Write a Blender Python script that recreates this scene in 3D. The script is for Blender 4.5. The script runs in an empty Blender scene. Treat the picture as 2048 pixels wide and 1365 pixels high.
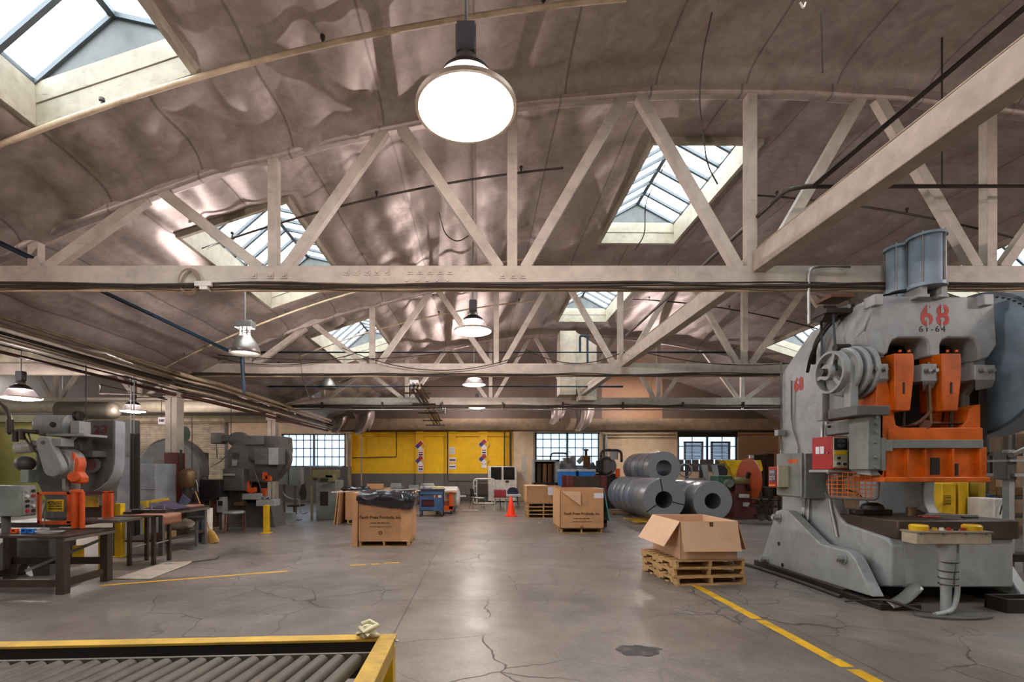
import bpy, bmesh, math, random
from mathutils import Vector, Matrix, noise
random.seed(7)
PI = math.pi
SC = bpy.context.scene
COL = SC.collection
F, CX, CY, H = 975.0, 958.0, 938.0, 1.65      # lens in pixels, principal point, eye height


def P(px, py, Y):
    return Vector(((px - CX) * Y / F, Y, H + (CY - py) * Y / F))


def XX(px, Y):
    return (px - CX) * Y / F


def ZZ(py, Y):
    return H + (CY - py) * Y / F


def hx(s):
    s = s.lstrip('#')
    r = [int(s[i:i + 2], 16) / 255 for i in (0, 2, 4)]
    return tuple((v / 12.92 if v <= .04045 else ((v + .055) / 1.055) ** 2.4) for v in r) + (1,)


# ------------------------------------------------------------------ materials
MATS = {}


class NT:
    def __init__(s, name):
        m = bpy.data.materials.new(name)
        m.use_nodes = True
        s.m = m
        s.t = m.node_tree
        s.n = s.t.nodes
        s.l = s.t.links
        s.bsdf = s.n['Principled BSDF']

    def new(s, typ, **kw):
        n = s.n.new(typ)
        for k, v in kw.items():
            if k.startswith('i_'):
                n.inputs[k[2:].replace('_', ' ')].default_value = v
            else:
                setattr(n, k, v)
        return n

    def link(s, a, b):
        s.l.new(a, b)

    def noise(s, co, scale, detail=4, rough=.55, dist=0):
        n = s.new('ShaderNodeTexNoise', i_Scale=scale, i_Detail=detail, i_Roughness=rough, i_Distortion=dist)
        s.link(co, n.inputs['Vector'])
        return n.outputs['Fac']

    def ramp(s, fac, stops):
        r = s.new('ShaderNodeValToRGB')
        e = r.color_ramp.elements
        while len(e) < len(stops):
            e.new(.5)
        for q, (p, c) in zip(e, stops):
            q.position = p
            q.color = c if len(c) == 4 else tuple(c) + (1,)
        s.link(fac, r.inputs['Fac'])
        return r.outputs['Color']

    def mix(s, fac, a, b, blend='MIX'):
        n = s.new('ShaderNodeMix', data_type='RGBA', blend_type=blend)
        for inp, v in ((n.inputs['Factor'], fac), (n.inputs['A'], a), (n.inputs['B'], b)):
            pass
        f, A, B = n.inputs[0], n.inputs[6], n.inputs[7]
        for i, v in ((f, fac), (A, a), (B, b)):
            if isinstance(v, (int, float, tuple)):
                i.default_value = v
            else:
                s.link(v, i)
        return n.outputs[2]

    def math(s, op, a, b=None, c=None):
        n = s.new('ShaderNodeMath', operation=op)
        for i, v in enumerate((a, b, c)):
            if v is None:
                continue
            if isinstance(v, (int, float)):
                n.inputs[i].default_value = v
            else:
                s.link(v, n.inputs[i])
        return n.outputs[0]


def dim(c, k):
    return tuple(v * k for v in c[:3]) + (1,)


def mat(name, col, rough=.6, metal=0.0, var=.22, scale=4.0, bump=0.0, bscale=40, stain=None, stain_amt=.5,
        stain_scale=2.5, stretch=None, spec=.5, space='Object'):
    """painted / plain surface with uneven tone, optional stains and grain"""
    if name in MATS:
        return MATS[name]
    g = NT(name)
    col = hx(col) if isinstance(col, str) else col
    tc = g.new('ShaderNodeTexCoord').outputs[space]
    if stretch:
        mp = g.new('ShaderNodeMapping')
        mp.inputs['Scale'].default_value = stretch
        g.link(tc, mp.inputs['Vector'])
        tc = mp.outputs['Vector']
    f = g.noise(tc, scale)
    c = g.ramp(f, [(.3, dim(col, 1 - var)), (.7, dim(col, 1 + var))])
    if stain:
        f2 = g.noise(tc, stain_scale, 6, .65, .4)
        k = g.ramp(f2, [(.5, (0, 0, 0)), (.68, (stain_amt,) * 3)])
        c = g.mix(k, c, hx(stain))
    g.link(c, g.bsdf.inputs['Base Color'])
    r = g.ramp(f, [(.3, (max(0, rough - .08),) * 3), (.7, (min(1, rough + .1),) * 3)])
    g.link(r, g.bsdf.inputs['Roughness'])
    g.bsdf.inputs['Metallic'].default_value = metal
    g.bsdf.inputs['Specular IOR Level'].default_value = spec
    if bump:
        b = g.new('ShaderNodeBump', i_Strength=bump, i_Distance=.02)
        g.link(g.noise(tc, bscale, 3), b.inputs['Height'])
        g.link(b.outputs['Normal'], g.bsdf.inputs['Normal'])
    MATS[name] = g.m
    return g.m


def emis(name, col, st):
    g = NT(name)
    g.bsdf.inputs['Base Color'].default_value = hx(col)
    g.bsdf.inputs['Emission Color'].default_value = hx(col)
    g.bsdf.inputs['Emission Strength'].default_value = st
    MATS[name] = g.m
    return g.m


# ------------------------------------------------------------------ mesh building
class MB:
    def __init__(s):
        s.v, s.f = [], []

    def add(s, vs, fs):
        o = len(s.v)
        s.v += [Vector(v) for v in vs]
        s.f += [tuple(i + o for i in f) for f in fs]
        return s

    def box(s, c, d, rot=None):
        c = Vector(c)
        h = Vector(d) / 2
        vs = []
        for x in (-1, 1):
            for y in (-1, 1):
                for z in (-1, 1):
                    p = Vector((x * h.x, y * h.y, z * h.z))
                    if rot is not None:
                        p = rot @ p
                    vs.append(c + p)
        return s.add(vs, [(0, 1, 3, 2), (4, 6, 7, 5), (0, 4, 5, 1), (2, 3, 7, 6), (0, 2, 6, 4), (1, 5, 7, 3)])

    def bx(s, x0, x1, y0, y1, z0, z1):
        return s.box(((x0 + x1) / 2, (y0 + y1) / 2, (z0 + z1) / 2), (abs(x1 - x0), abs(y1 - y0), abs(z1 - z0)))

    def pb(s, px0, px1, py0, py1, Y0, Y1):
        """box whose front face, at depth Y0, was measured on the photo"""
        return s.bx(XX(px0, Y0), XX(px1, Y0), Y0, Y1, ZZ(py1, Y0), ZZ(py0, Y0))

    def pf(s, px0, px1, py0, Y0, Y1):
        """like pb, but standing on the floor"""
        return s.bx(XX(px0, Y0), XX(px1, Y0), Y0, Y1, 0, ZZ(py0, Y0))

    def bar(s, a, b, w, h, up=(0, 0, 1)):
        """rectangular bar from a to b; w across, h along 'up'"""
        a, b = Vector(a), Vector(b)
        d = (b - a).normalized()
        u = Vector(up)
        x = d.cross(u)
        if x.length < 1e-4:
            x = d.cross(Vector((1, 0, 0)))
        x.normalize()
        u = x.cross(d).normalized()
        vs = []
        for p in (a, b):
            for i, j in ((-1, -1), (1, -1), (1, 1), (-1, 1)):
                vs.append(p + x * (i * w / 2) + u * (j * h / 2))
        return s.add(vs, [(3, 2, 1, 0), (4, 5, 6, 7), (0, 1, 5, 4), (1, 2, 6, 5), (2, 3, 7, 6), (3, 0, 4, 7)])

    def frame(s, d):
        d = d.normalized()
        x = d.cross(Vector((0, 0, 1)))
        if x.length < 1e-3:
            x = d.cross(Vector((0, 1, 0)))
        x.normalize()
        return x, x.cross(d).normalized()

    def cyl(s, a, b, r, r2=None, n=16, cap=True):
        a, b = Vector(a), Vector(b)
        r2 = r if r2 is None else r2
        x, y = s.frame(b - a)
        vs = []
        for p, q in ((a, r), (b, r2)):
            for i in range(n):
                t = 2 * PI * i / n
                vs.append(p + (x * math.cos(t) + y * math.sin(t)) * q)
        fs = [(i, (i + 1) % n, n + (i + 1) % n, n + i) for i in range(n)]
        if cap:
            fs += [tuple(range(n))[::-1], tuple(range(n, 2 * n))]
        return s.add(vs, fs)

    def tube(s, pts, r, n=8, closed=False):
        pts = [Vector(p) for p in pts]
        m = len(pts)
        vs, fs = [], []
        x = None
        for i, p in enumerate(pts):
            d = (pts[(i + 1) % m] if (closed or i < m - 1) else p) - (pts[i - 1] if (closed or i > 0) else p)
            d.normalize()
            if x is None:
                x, y = s.frame(d)
            else:
                x = (x - d * x.dot(d))
                if x.length < 1e-4:
                    x, y = s.frame(d)
                x.normalize()
                y = d.cross(x)
            for k in range(n):
                t = 2 * PI * k / n
                vs.append(p + (x * math.cos(t) + y * math.sin(t)) * r)
        for i in range(m if closed else m - 1):
            j = (i + 1) % m
            for k in range(n):
                l = (k + 1) % n
                fs.append((i * n + k, i * n + l, j * n + l, j * n + k))
        if not closed:
            fs += [tuple(range(n))[::-1], tuple(range((m - 1) * n, m * n))]
        return s.add(vs, fs)

    def lathe(s, prof, o, axis=(0, 0, 1), n=32, a0=0, a1=2 * PI):
        """profile [(radius, height)] turned about axis through o"""
        o, ax = Vector(o), Vector(axis).normalized()
        x, y = s.frame(ax)
        full = abs(a1 - a0 - 2 * PI) < 1e-5
        k = n if full else n + 1
        vs, fs = [], []
        for r, h in prof:
            for i in range(k):
                t = a0 + (a1 - a0) * i / n
                vs.append(o + ax * h + (x * math.cos(t) + y * math.sin(t)) * max(r, 1e-4))
        for j in range(len(prof) - 1):
            for i in range(n):
                i2 = (i + 1) % k
                fs.append((j * k + i, j * k + i2, (j + 1) * k + i2, (j + 1) * k + i))
        return s.add(vs, fs)

    def prism(s, poly, plane, d0, d1):
        """polygon in 'xz','yz' or 'xy' pushed from d0 to d1 along the third axis"""
        def at(p, d):
            a, b = p
            return {'xz': (a, d, b), 'yz': (d, a, b), 'xy': (a, b, d)}[plane]
        n = len(poly)
        vs = [at(p, d0) for p in poly] + [at(p, d1) for p in poly]
        fs = [tuple(range(n)), tuple(range(2 * n - 1, n - 1, -1))]
        fs += [(i, n + i, n + (i + 1) % n, (i + 1) % n) for i in range(n)]
        return s.add(vs, fs)

    def sph(s, c, r, sc=(1, 1, 1), nu=16, nv=10):
        c = Vector(c)
        vs, fs = [], []
        for j in range(nv + 1):
            t = PI * j / nv
            for i in range(nu):
                u = 2 * PI * i / nu
                vs.append(c + Vector((math.sin(t) * math.cos(u) * sc[0], math.sin(t) * math.sin(u) * sc[1], math.cos(t) * sc[2])) * r)
        for j in range(nv):
            for i in range(nu):
                fs.append((j * nu + i, (j + 1) * nu + i, (j + 1) * nu + (i + 1) % nu, j * nu + (i + 1) % nu))
        return s.add(vs, fs)

    def grid(s, fn, nu, nv):
        vs = [fn(i / nu, j / nv) for j in range(nv + 1) for i in range(nu + 1)]
        k = nu + 1
        return s.add(vs, [(j * k + i, j * k + i + 1, (j + 1) * k + i + 1, (j + 1) * k + i) for j in range(nv) for i in range(nu)])

    def xform(s, M):
        s.v = [M @ v for v in s.v]
        return s

    def jitter(s, amp, sc=4):
        s.v = [v + noise.noise_vector(v * sc) * amp for v in s.v]
        return s

    def build(s, name, m, parent=None, bevel=0, smooth=38, solid=0, fixn=True, sub=0):
        me = bpy.data.meshes.new(name)
        vs = s.v
        if parent is not None and parent.name in INV:
            M = INV[parent.name]
            vs = [M @ v for v in vs]
        me.from_pydata([tuple(v) for v in vs], [], s.f)
        if fixn:
            bm = bmesh.new()
            bm.from_mesh(me)
            bmesh.ops.remove_doubles(bm, verts=bm.verts, dist=1e-5)
            bmesh.ops.recalc_face_normals(bm, faces=bm.faces)
            bm.to_mesh(me)
            bm.free()
        if smooth:
            me.polygons.foreach_set('use_smooth', [True] * len(me.polygons))
            me.set_sharp_from_angle(angle=math.radians(smooth))
        me.materials.append(m)
        o = bpy.data.objects.new(name, me)
        COL.objects.link(o)
        if parent is not None:
            o.parent = parent
            if parent.name in INV:
                INV[o.name] = INV[parent.name]
        if solid:
            q = o.modifiers.new('t', 'SOLIDIFY')
            q.thickness = solid
            q.offset = 0
        if bevel:
            q = o.modifiers.new('b', 'BEVEL')
            q.width = bevel
            q.segments = 2
            q.limit_method = 'ANGLE'
            q.angle_limit = math.radians(40)
        if sub:
            q = o.modifiers.new('s', 'SUBSURF')
            q.levels = q.render_levels = sub
        return o


INV = {}


def tag(o, label, cat, group=None, kind=None):
    if label:
        o['label'] = label
    if cat:
        o['category'] = cat
    if group:
        o['group'] = group
    if kind:
        o['kind'] = kind
    return o


def thing(name, label, cat, loc=(0, 0, 0), rz=0, group=None, world=True):
    """Empty at a thing's base; parts are given in room coordinates (world) or in the thing's own"""
    o = bpy.data.objects.new(name, None)
    o.empty_display_size = .1
    COL.objects.link(o)
    M = Matrix.Translation(Vector(loc)) @ Matrix.Rotation(rz, 4, 'Z')
    o.location = loc
    o.rotation_euler = (0, 0, rz)
    if world:
        INV[o.name] = M.inverted()
    return tag(o, label, cat, group)


def solo(mb, name, m, label, cat, loc=None, group=None, kind=None, **kw):
    """a thing that is one mesh, its origin at its base"""
    if loc is None:
        n = len(mb.v)
        loc = Vector((sum(v.x for v in mb.v) / n, sum(v.y for v in mb.v) / n, min(v.z for v in mb.v)))
    loc = Vector(loc)
    mb.v = [v - loc for v in mb.v]
    o = mb.build(name, m, None, **kw)
    o.location = loc
    return tag(o, label, cat, group, kind)


def struct(mb, name, m, parent=None, **kw):
    o = mb.build(name, m, parent, **kw)
    if parent is None:
        o['kind'] = 'structure'
    return o


KIDS = {}


def copy_tree(o, loc=None, rz=None, label=None, group=None, parent=None):
    c = o.copy()
    COL.objects.link(c)
    if parent is not None:
        c.parent = parent
    if loc is not None:
        c.location = loc
    if rz is not None:
        c.rotation_euler = (0, 0, rz)
    if label:
        c['label'] = label
    if group:
        c['group'] = group
    for ch in list(o.children):
        copy_tree(ch, parent=c)
    return c


def part_label(o, label):
    o['label'] = label
    return o


def text_mesh(txt, size, depth=.001, sx=1.0, bold=0.0, spacing=1.0):
    cu = bpy.data.curves.new('lettering', 'FONT')
    cu.body = txt
    cu.size = size
    cu.extrude = depth
    cu.offset = bold
    cu.space_character = spacing
    cu.align_x = 'CENTER'
    cu.align_y = 'CENTER'
    cu.resolution_u = 3
    t = bpy.data.objects.new('lettering', cu)
    COL.objects.link(t)
    bpy.context.view_layer.update()
    me = bpy.data.meshes.new_from_object(t.evaluated_get(bpy.context.evaluated_depsgraph_get()))
    mb = MB()
    mb.add([(v.co.x * sx, v.co.y, v.co.z) for v in me.vertices], [tuple(p.vertices) for p in me.polygons])
    bpy.data.objects.remove(t)
    bpy.data.curves.remove(cu)
    bpy.data.meshes.remove(me)
    return mb


def lettering(txt, size, center, facing, m, parent, name='lettering', **kw):
    """facing: '-y' reads from the front, '-x' from the left side, '+x' from the right side"""
    mb = text_mesh(txt, size, **kw)
    R = {'-y': Matrix.Rotation(PI / 2, 4, 'X'),
         '-x': Matrix.Rotation(-PI / 2, 4, 'Z') @ Matrix.Rotation(PI / 2, 4, 'X'),
         '+x': Matrix.Rotation(PI / 2, 4, 'Z') @ Matrix.Rotation(PI / 2, 4, 'X')}[facing]
    mb.xform(Matrix.Translation(Vector(center)) @ R)
    return mb.build(name, m, parent, smooth=0, fixn=False)


def arcpts(c, r, a0, a1, n, plane='xz'):
    out = []
    for i in range(n + 1):
        t = a0 + (a1 - a0) * i / n
        a, b = r * math.cos(t), r * math.sin(t)
        out.append({'xz': (c[0] + a, c[1], c[2] + b), 'yz': (c[0], c[1] + a, c[2] + b), 'xy': (c[0] + a, c[1] + b, c[2])}[plane])
    return out


def bend(pts, r=.06, n=5):
    """round the corners of a pipe run"""
    pts = [Vector(p) for p in pts]
    out = [pts[0]]
    for i in range(1, len(pts) - 1):
        a, b, c = pts[i - 1], pts[i], pts[i + 1]
        u, v = (a - b), (c - b)
        q = min(r, u.length * .45, v.length * .45)
        s, e = b + u.normalized() * q, b + v.normalized() * q
        for k in range(n + 1):
            t = k / n
            out.append(s * (1 - t) ** 2 + b * 2 * t * (1 - t) + e * t * t)
    out.append(pts[-1])
    return out


def sagging(a, b, sag, n=14):
    a, b = Vector(a), Vector(b)
    return [a.lerp(b, t / n) - Vector((0, 0, sag * 4 * (t / n) * (1 - t / n))) for t in range(n + 1)]
# ------------------------------------------------------------------ materials of the place
def make_foil():
    g = NT('foil')
    co = g.new('ShaderNodeTexCoord').outputs['Object']
    n1 = g.noise(co, .7, 3)
    n2 = g.noise(co, 9, 5, .6, .6)
    c = g.ramp(n1, [(.3, hx('#a3978e')), (.7, hx('#bdb1a8'))])
    c = g.mix(.35, c, g.ramp(n2, [(.35, hx('#8e827a')), (.65, hx('#c4b9b1'))]))
    # taped seams between the strips of insulation
    sp = g.new('ShaderNodeSeparateXYZ')
    g.link(co, sp.inputs[0])
    s = g.math('ABSOLUTE', g.math('SUBTRACT', g.math('FRACT', g.math('DIVIDE', g.math('ADD', sp.outputs[0], 57.4), 1.22)), .5))
    seam = g.ramp(s, [(.484, (0, 0, 0)), (.494, (1, 1, 1))])
    c = g.mix(g.math('MULTIPLY', seam, .45), c, hx('#4b423c'))
    g.link(c, g.bsdf.inputs['Base Color'])
    g.bsdf.inputs['Metallic'].default_value = .65
    g.link(g.ramp(n2, [(.3, (.46,) * 3), (.7, (.58,) * 3)]), g.bsdf.inputs['Roughness'])
    mp = g.new('ShaderNodeMapping')
    mp.inputs['Scale'].default_value = (1.6, .8, 1)
    mp.inputs['Rotation'].default_value = (0, 0, .25)
    g.link(co, mp.inputs['Vector'])
    w1 = g.noise(mp.outputs['Vector'], 1.2, 2, .45, .3)
    b = g.new('ShaderNodeBump', i_Strength=.4, i_Distance=.12)
    g.link(w1, b.inputs['Height'])
    b2 = g.new('ShaderNodeBump', i_Strength=.07, i_Distance=.02)
    g.link(g.noise(co, 6, 3, .5), b2.inputs['Height'])
    g.link(b.outputs['Normal'], b2.inputs['Normal'])
    g.link(b2.outputs['Normal'], g.bsdf.inputs['Normal'])
    return g.m


def make_floor():
    g = NT('concrete')
    co = g.new('ShaderNodeTexCoord').outputs['Object']
    n1 = g.noise(co, .35, 5, .6, .3)
    n2 = g.noise(co, 2.4, 6, .65, .5)
    n3 = g.noise(co, 30, 3, .6)
    c = g.ramp(n1, [(.34, hx('#4f443c')), (.5, hx('#74685e')), (.66, hx('#93877c'))])
    c = g.mix(.5, c, g.ramp(n2, [(.36, hx('#4c433d')), (.68, hx('#8f8379'))]))
    c = g.mix(.25, c, g.ramp(n3, [(.3, hx('#574f4a')), (.7, hx('#a0968e'))]))
    # long fine cracks in clusters
    mp = g.new('ShaderNodeMapping')
    g.link(co, mp.inputs['Vector'])
    dn = g.new('ShaderNodeTexNoise', i_Scale=3.0, i_Detail=5)
    g.link(co, dn.inputs['Vector'])
    mv = g.new('ShaderNodeMix', data_type='VECTOR')
    mv.inputs[0].default_value = .18
    g.link(co, mv.inputs[4])
    g.link(dn.outputs['Color'], mv.inputs[5])
    vo = g.new('ShaderNodeTexVoronoi', feature='DISTANCE_TO_EDGE', i_Scale=1.5)
    g.link(mv.outputs[1], vo.inputs['Vector'])
    crack = g.ramp(vo.outputs['Distance'], [(.0, (1, 1, 1)), (.014, (0, 0, 0))])
    vo2 = g.new('ShaderNodeTexVoronoi', feature='DISTANCE_TO_EDGE', i_Scale=4.6)
    g.link(mv.outputs[1], vo2.inputs['Vector'])
    fine = g.ramp(vo2.outputs['Distance'], [(.0, (.8, .8, .8)), (.016, (0, 0, 0))])
    zone2 = g.ramp(g.noise(co, .55, 2), [(.54, (0, 0, 0)), (.6, (1, 1, 1))])
    crack = g.math('MAXIMUM', crack, g.math('MULTIPLY', fine, zone2))
    zone = g.ramp(g.noise(co, .42, 2), [(.44, (0, 0, 0)), (.56, (1, 1, 1))])
    k = g.math('MULTIPLY', crack, zone)
    c = g.mix(g.math('MULTIPLY', k, .9), c, hx('#211c19'))
    # saw-cut joints
    sp = g.new('ShaderNodeSeparateXYZ')
    g.link(co, sp.inputs[0])
    jx = g.math('ABSOLUTE', g.math('SUBTRACT', g.math('MODULO', g.math('ADD', sp.outputs[0], 60.3), 4.1), 2.05))
    jy = g.math('ABSOLUTE', g.math('SUBTRACT', g.math('MODULO', g.math('ADD', sp.outputs[1], 60.6), 4.6), 2.3))
    jn = g.math('MINIMUM', jx, jy)
    joint = g.math('MULTIPLY', g.math('LESS_THAN', jn, .011), .6)
    c = g.mix(joint, c, hx('#322d2a'))
    # oil stains
    st = g.ramp(g.noise(co, .9, 4, .6), [(.55, (0, 0, 0)), (.8, (.45,) * 3)])
    c = g.mix(st, c, hx('#3b3531'))
    g.link(c, g.bsdf.inputs['Base Color'])
    g.link(g.ramp(g.noise(co, .8, 4, .55, .3), [(.3, (.29,) * 3), (.7, (.47,) * 3)]), g.bsdf.inputs['Roughness'])
    g.bsdf.inputs['Specular IOR Level'].default_value = .6
    b = g.new('ShaderNodeBump', i_Strength=.05, i_Distance=.02)
    g.link(n2, b.inputs['Height'])
    b2 = g.new('ShaderNodeBump', i_Strength=.5, i_Distance=.01, invert=True)
    g.link(k, b2.inputs['Height'])
    g.link(b.outputs['Normal'], b2.inputs['Normal'])
    g.link(b2.outputs['Normal'], g.bsdf.inputs['Normal'])
    return g.m


def make_backwall():
    """painted block wall: colour zones along the wall, one with lamp light painted in"""
    g = NT('painted_block')
    co = g.new('ShaderNodeTexCoord').outputs['Object']
    sp = g.new('ShaderNodeSeparateXYZ')
    g.link(co, sp.inputs[0])
    X, Z = sp.outputs[0], sp.outputs[2]

    def band(v, a, b):
        return g.math('MULTIPLY', g.math('GREATER_THAN', v, a), g.math('LESS_THAN', v, b))
    c = g.ramp(g.noise(co, 1.2, 4), [(.3, hx('#e2c49e')), (.7, hx('#f2d9b4'))])
    c = g.mix(g.math('GREATER_THAN', X, 13.3), c, hx('#a88560'))
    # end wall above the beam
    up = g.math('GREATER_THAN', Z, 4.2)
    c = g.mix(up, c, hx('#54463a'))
    c = g.mix(g.math('MULTIPLY', up, band(X, 6.3, 9.4)), c, hx('#8f6d4f'))  # tan stretch behind the lamp, its light painted into the colour
    # yellow over grey
    c = g.mix(g.math('MULTIPLY', band(X, -6.5, 1.72), band(Z, 1.4, 4.2)), c, hx('#ffc800'))
    c = g.mix(g.math('MULTIPLY', g.math('LESS_THAN', X, 1.0), g.math('LESS_THAN', Z, 1.4)), c, hx('#6f6b66'))
    c = g.mix(g.math('MULTIPLY', band(X, -10.5, -6.5), g.math('LESS_THAN', Z, 1.75)), c, hx('#68635f'))
    c = g.mix(g.math('MULTIPLY', g.math('LESS_THAN', X, -19.5), g.math('LESS_THAN', Z, 4.2)), c, hx('#b6b56c'))
    d = g.ramp(g.noise(co, 3, 5, .65), [(.35, (.86,) * 3), (.65, (1, 1, 1))])
    c = g.mix(1.0, c, d, 'MULTIPLY')
    g.link(c, g.bsdf.inputs['Base Color'])
    g.bsdf.inputs['Roughness'].default_value = .62
    br = g.new('ShaderNodeTexBrick', i_Scale=1.0, i_Mortar_Size=.008)
    br.inputs['Brick Width'].default_value = .41
    br.inputs['Row Height'].default_value = .205
    mp = g.new('ShaderNodeMapping')
    mp.inputs['Rotation'].default_value = (PI / 2, 0, 0)
    g.link(co, mp.inputs['Vector'])
    g.link(mp.outputs['Vector'], br.inputs['Vector'])
    b = g.new('ShaderNodeBump', i_Strength=.4, i_Distance=.01, invert=True)
    g.link(br.outputs['Fac'], b.inputs['Height'])
    g.link(b.outputs['Normal'], g.bsdf.inputs['Normal'])
    return g.m


def make_glass(name, tint, clear, rough=.3):
    """dirty window glass: mostly lets the sky through, partly scatters it"""
    g = NT(name)
    out = g.n['Material Output']
    tr = g.new('ShaderNodeBsdfTransparent')
    tr.inputs['Color'].default_value = hx(tint)
    tl = g.new('ShaderNodeBsdfTranslucent')
    tl.inputs['Color'].default_value = hx(tint)
    gl = g.new('ShaderNodeBsdfGlossy', i_Roughness=rough)
    m1 = g.new('ShaderNodeMixShader', i_Fac=1 - clear)
    g.link(tr.outputs[0], m1.inputs[1])
    g.link(tl.outputs[0], m1.inputs[2])
    m2 = g.new('ShaderNodeMixShader', i_Fac=.05)
    g.link(m1.outputs[0], m2.inputs[1])
    g.link(gl.outputs[0], m2.inputs[2])
    g.link(m2.outputs[0], out.inputs['Surface'])
    MATS[name] = g.m
    return g.m


def make_paintwood(name, a, b, crack='#4b4236', amt=.6):
    g = NT(name)
    co = g.new('ShaderNodeTexCoord').outputs['Object']
    n1 = g.noise(co, 1.3, 4)
    c = g.ramp(n1, [(.3, hx(a)), (.7, hx(b))])
    mp = g.new('ShaderNodeMapping')
    mp.inputs['Scale'].default_value = (1.2, 4, 9)
    g.link(co, mp.inputs['Vector'])
    k = g.ramp(g.noise(mp.outputs['Vector'], 4.5, 5, .7, 1.2), [(.6, (0, 0, 0)), (.7, (amt,) * 3)])
    c = g.mix(k, c, hx(crack))
    c = g.mix(.3, c, g.ramp(g.noise(co, 7, 4), [(.3, hx(dimhex(a))), (.7, hx(b))]))
    g.link(c, g.bsdf.inputs['Base Color'])
    g.bsdf.inputs['Roughness'].default_value = .62
    bp = g.new('ShaderNodeBump', i_Strength=.25, i_Distance=.01)
    g.link(k, bp.inputs['Height'])
    g.link(bp.outputs['Normal'], g.bsdf.inputs['Normal'])
    MATS[name] = g.m
    return g.m


def dimhex(h, k=.75):
    h = h.lstrip('#')
    return '#' + ''.join('%02x' % int(int(h[i:i + 2], 16) * k) for i in (0, 2, 4))


def make_acrylic():
    g = NT('acrylic')
    out = g.n['Material Output']
    tr = g.new('ShaderNodeBsdfTransparent')
    tr.inputs['Color'].default_value = (.8, .76, .76, 1)
    gl = g.new('ShaderNodeBsdfGlossy', i_Roughness=.25)
    gl.inputs['Color'].default_value = (.5, .47, .46, 1)
    m = g.new('ShaderNodeMixShader', i_Fac=.25)
    g.link(tr.outputs[0], m.inputs[1])
    g.link(gl.outputs[0], m.inputs[2])
    g.link(m.outputs[0], out.inputs['Surface'])
    return g.m


FOIL = make_foil()
CONC = make_floor()
BLOCK = make_backwall()
PAINT = make_paintwood('cream_paint', '#a3988a', '#c6bcab')
PEEL = make_paintwood('peeling_white', '#8f8673', '#b3aa94', '#3a352b', .85)
SKYGLASS = make_glass('skylight_glass', '#dfe6ea', .9)
WINGLASS = make_glass('window_glass', '#99a3ad', .4)
ACRYL = make_acrylic()
LENS = emis('lamp_lens', '#fff4ee', 34.0)
LENSBIG = LENS
BEIGE = mat('beige_pipe', '#c4b193', .5, stain='#6f5e48')
DARKPIPE = mat('dark_pipe', '#4a403a', .45, .4)
REDPIPE = mat('oxide_pipe', '#4f2a20', .5)
BLUEPIPE = mat('blue_pipe', '#27445c', .4)
GALV = mat('galvanised', '#a9aaa8', .38, .75)
CABLE = mat('cable', '#3d342c', .6)
TANCABLE = mat('tan_cable', '#8d7a62', .6)
STEELBAR = mat('glazing_steel', '#51575b', .5, .3)
PLASTER = mat('pale_board', '#c6bfa5', .75, stain='#9a9077', stain_amt=.35)
SLAT = mat('shutter_slat', '#cfc4ad', .5, stain='#8c8068', stain_amt=.4)
WINFRAME = mat('window_steel', '#3c4045', .5)
GREYM = mat('machine_grey', '#9a9c9a', .42, stain='#5c5b55', stain_amt=.4, scale=2.5)
GREYD = mat('dark_machine_grey', '#5a5854', .45, stain='#35322d', stain_amt=.6)
GREYB = mat('blue_grey', '#7f8d97', .4, stain='#5d686f', stain_amt=.35)
GREYGREEN = mat('grey_green', '#7c8079', .45, stain='#54564f')
ORANGE = mat('machine_orange', '#d2600c', .38, stain='#6a3008', stain_amt=.55)
ORANGEB = mat('safety_orange', '#d8561c', .4, stain='#7a2c0c', stain_amt=.4)
BLACK = mat('black_parts_and_shade', '#181512', .5)  # also colours the black plates that stand in for shade
BLACKR = mat('black_rubber', '#201d1b', .6)
DARKSTEEL = mat('dark_steel', '#3b342f', .42, .5, stain='#241e1a')
BROWNSTEEL = mat('brown_steel', '#4a3c34', .45, .4, stain='#2b221c')
BRIGHTSTEEL = mat('bright_steel', '#9a9793', .37, .9)
RUST = mat('rust', '#6e4630', .7, .2, stain='#3f2a1e')
YELLOW = mat('safety_yellow', '#d9ac12', .42, stain='#7a5f12', stain_amt=.5)
FLOORYEL = mat('floor_yellow', '#d8a516', .5, stain='#8c7340', stain_amt=.8, stain_scale=5)
CARD = mat('cardboard', '#c69569', .8, var=.08, stain='#8e5f38', stain_amt=.3)
CARDL = mat('pale_cardboard', '#d6ad8a', .8, var=.08)
CARDD = mat('cardboard_ink', '#6c4522', .8)
PINE = mat('pallet_wood', '#b9935f', .75, var=.3, stretch=(2, 9, 9), stain='#7c5a34')
PINED = mat('old_pallet_wood', '#8f6f48', .78, var=.3, stretch=(2, 9, 9), stain='#5a4229')
COIL = mat('coil_steel', '#a0a3a6', .36, .75, var=.06, stretch=(1, 14, 1))
COILFACE = mat('coil_edge', '#9a9da0', .48, .5, var=.06, scale=30)
RED = mat('red_enamel', '#a5211f', .4)
WHITE = mat('white_enamel', '#cfcac0', .4)
PAPER = mat('paper', '#e3e0e2', .8, var=.05)
INK = mat('ink', '#2a2624', .7)
REDPAINT = mat('stencil_red', '#b8413a', .6, var=.1)
DARKRED = mat('stencil_dark_red', '#6e2a22', .6)
PLASTIC = mat('black_plastic', '#1d1c20', .22, var=.3, spec=.7)
BLUE = mat('blue_paint', '#3e5f88', .45, stain='#26384f')
BRIGHTBLUE = mat('bright_blue', '#1673c4', .45)
TEAL = mat('teal_plastic', '#5fb0b8', .4)
CONE = mat('cone_orange', '#ff3d0a', .45, var=.05)
COPPER = mat('copper_sheet', '#a07058', .45, .3)
BRASS = mat('brassy', '#7d6244', .4, .6)
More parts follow.
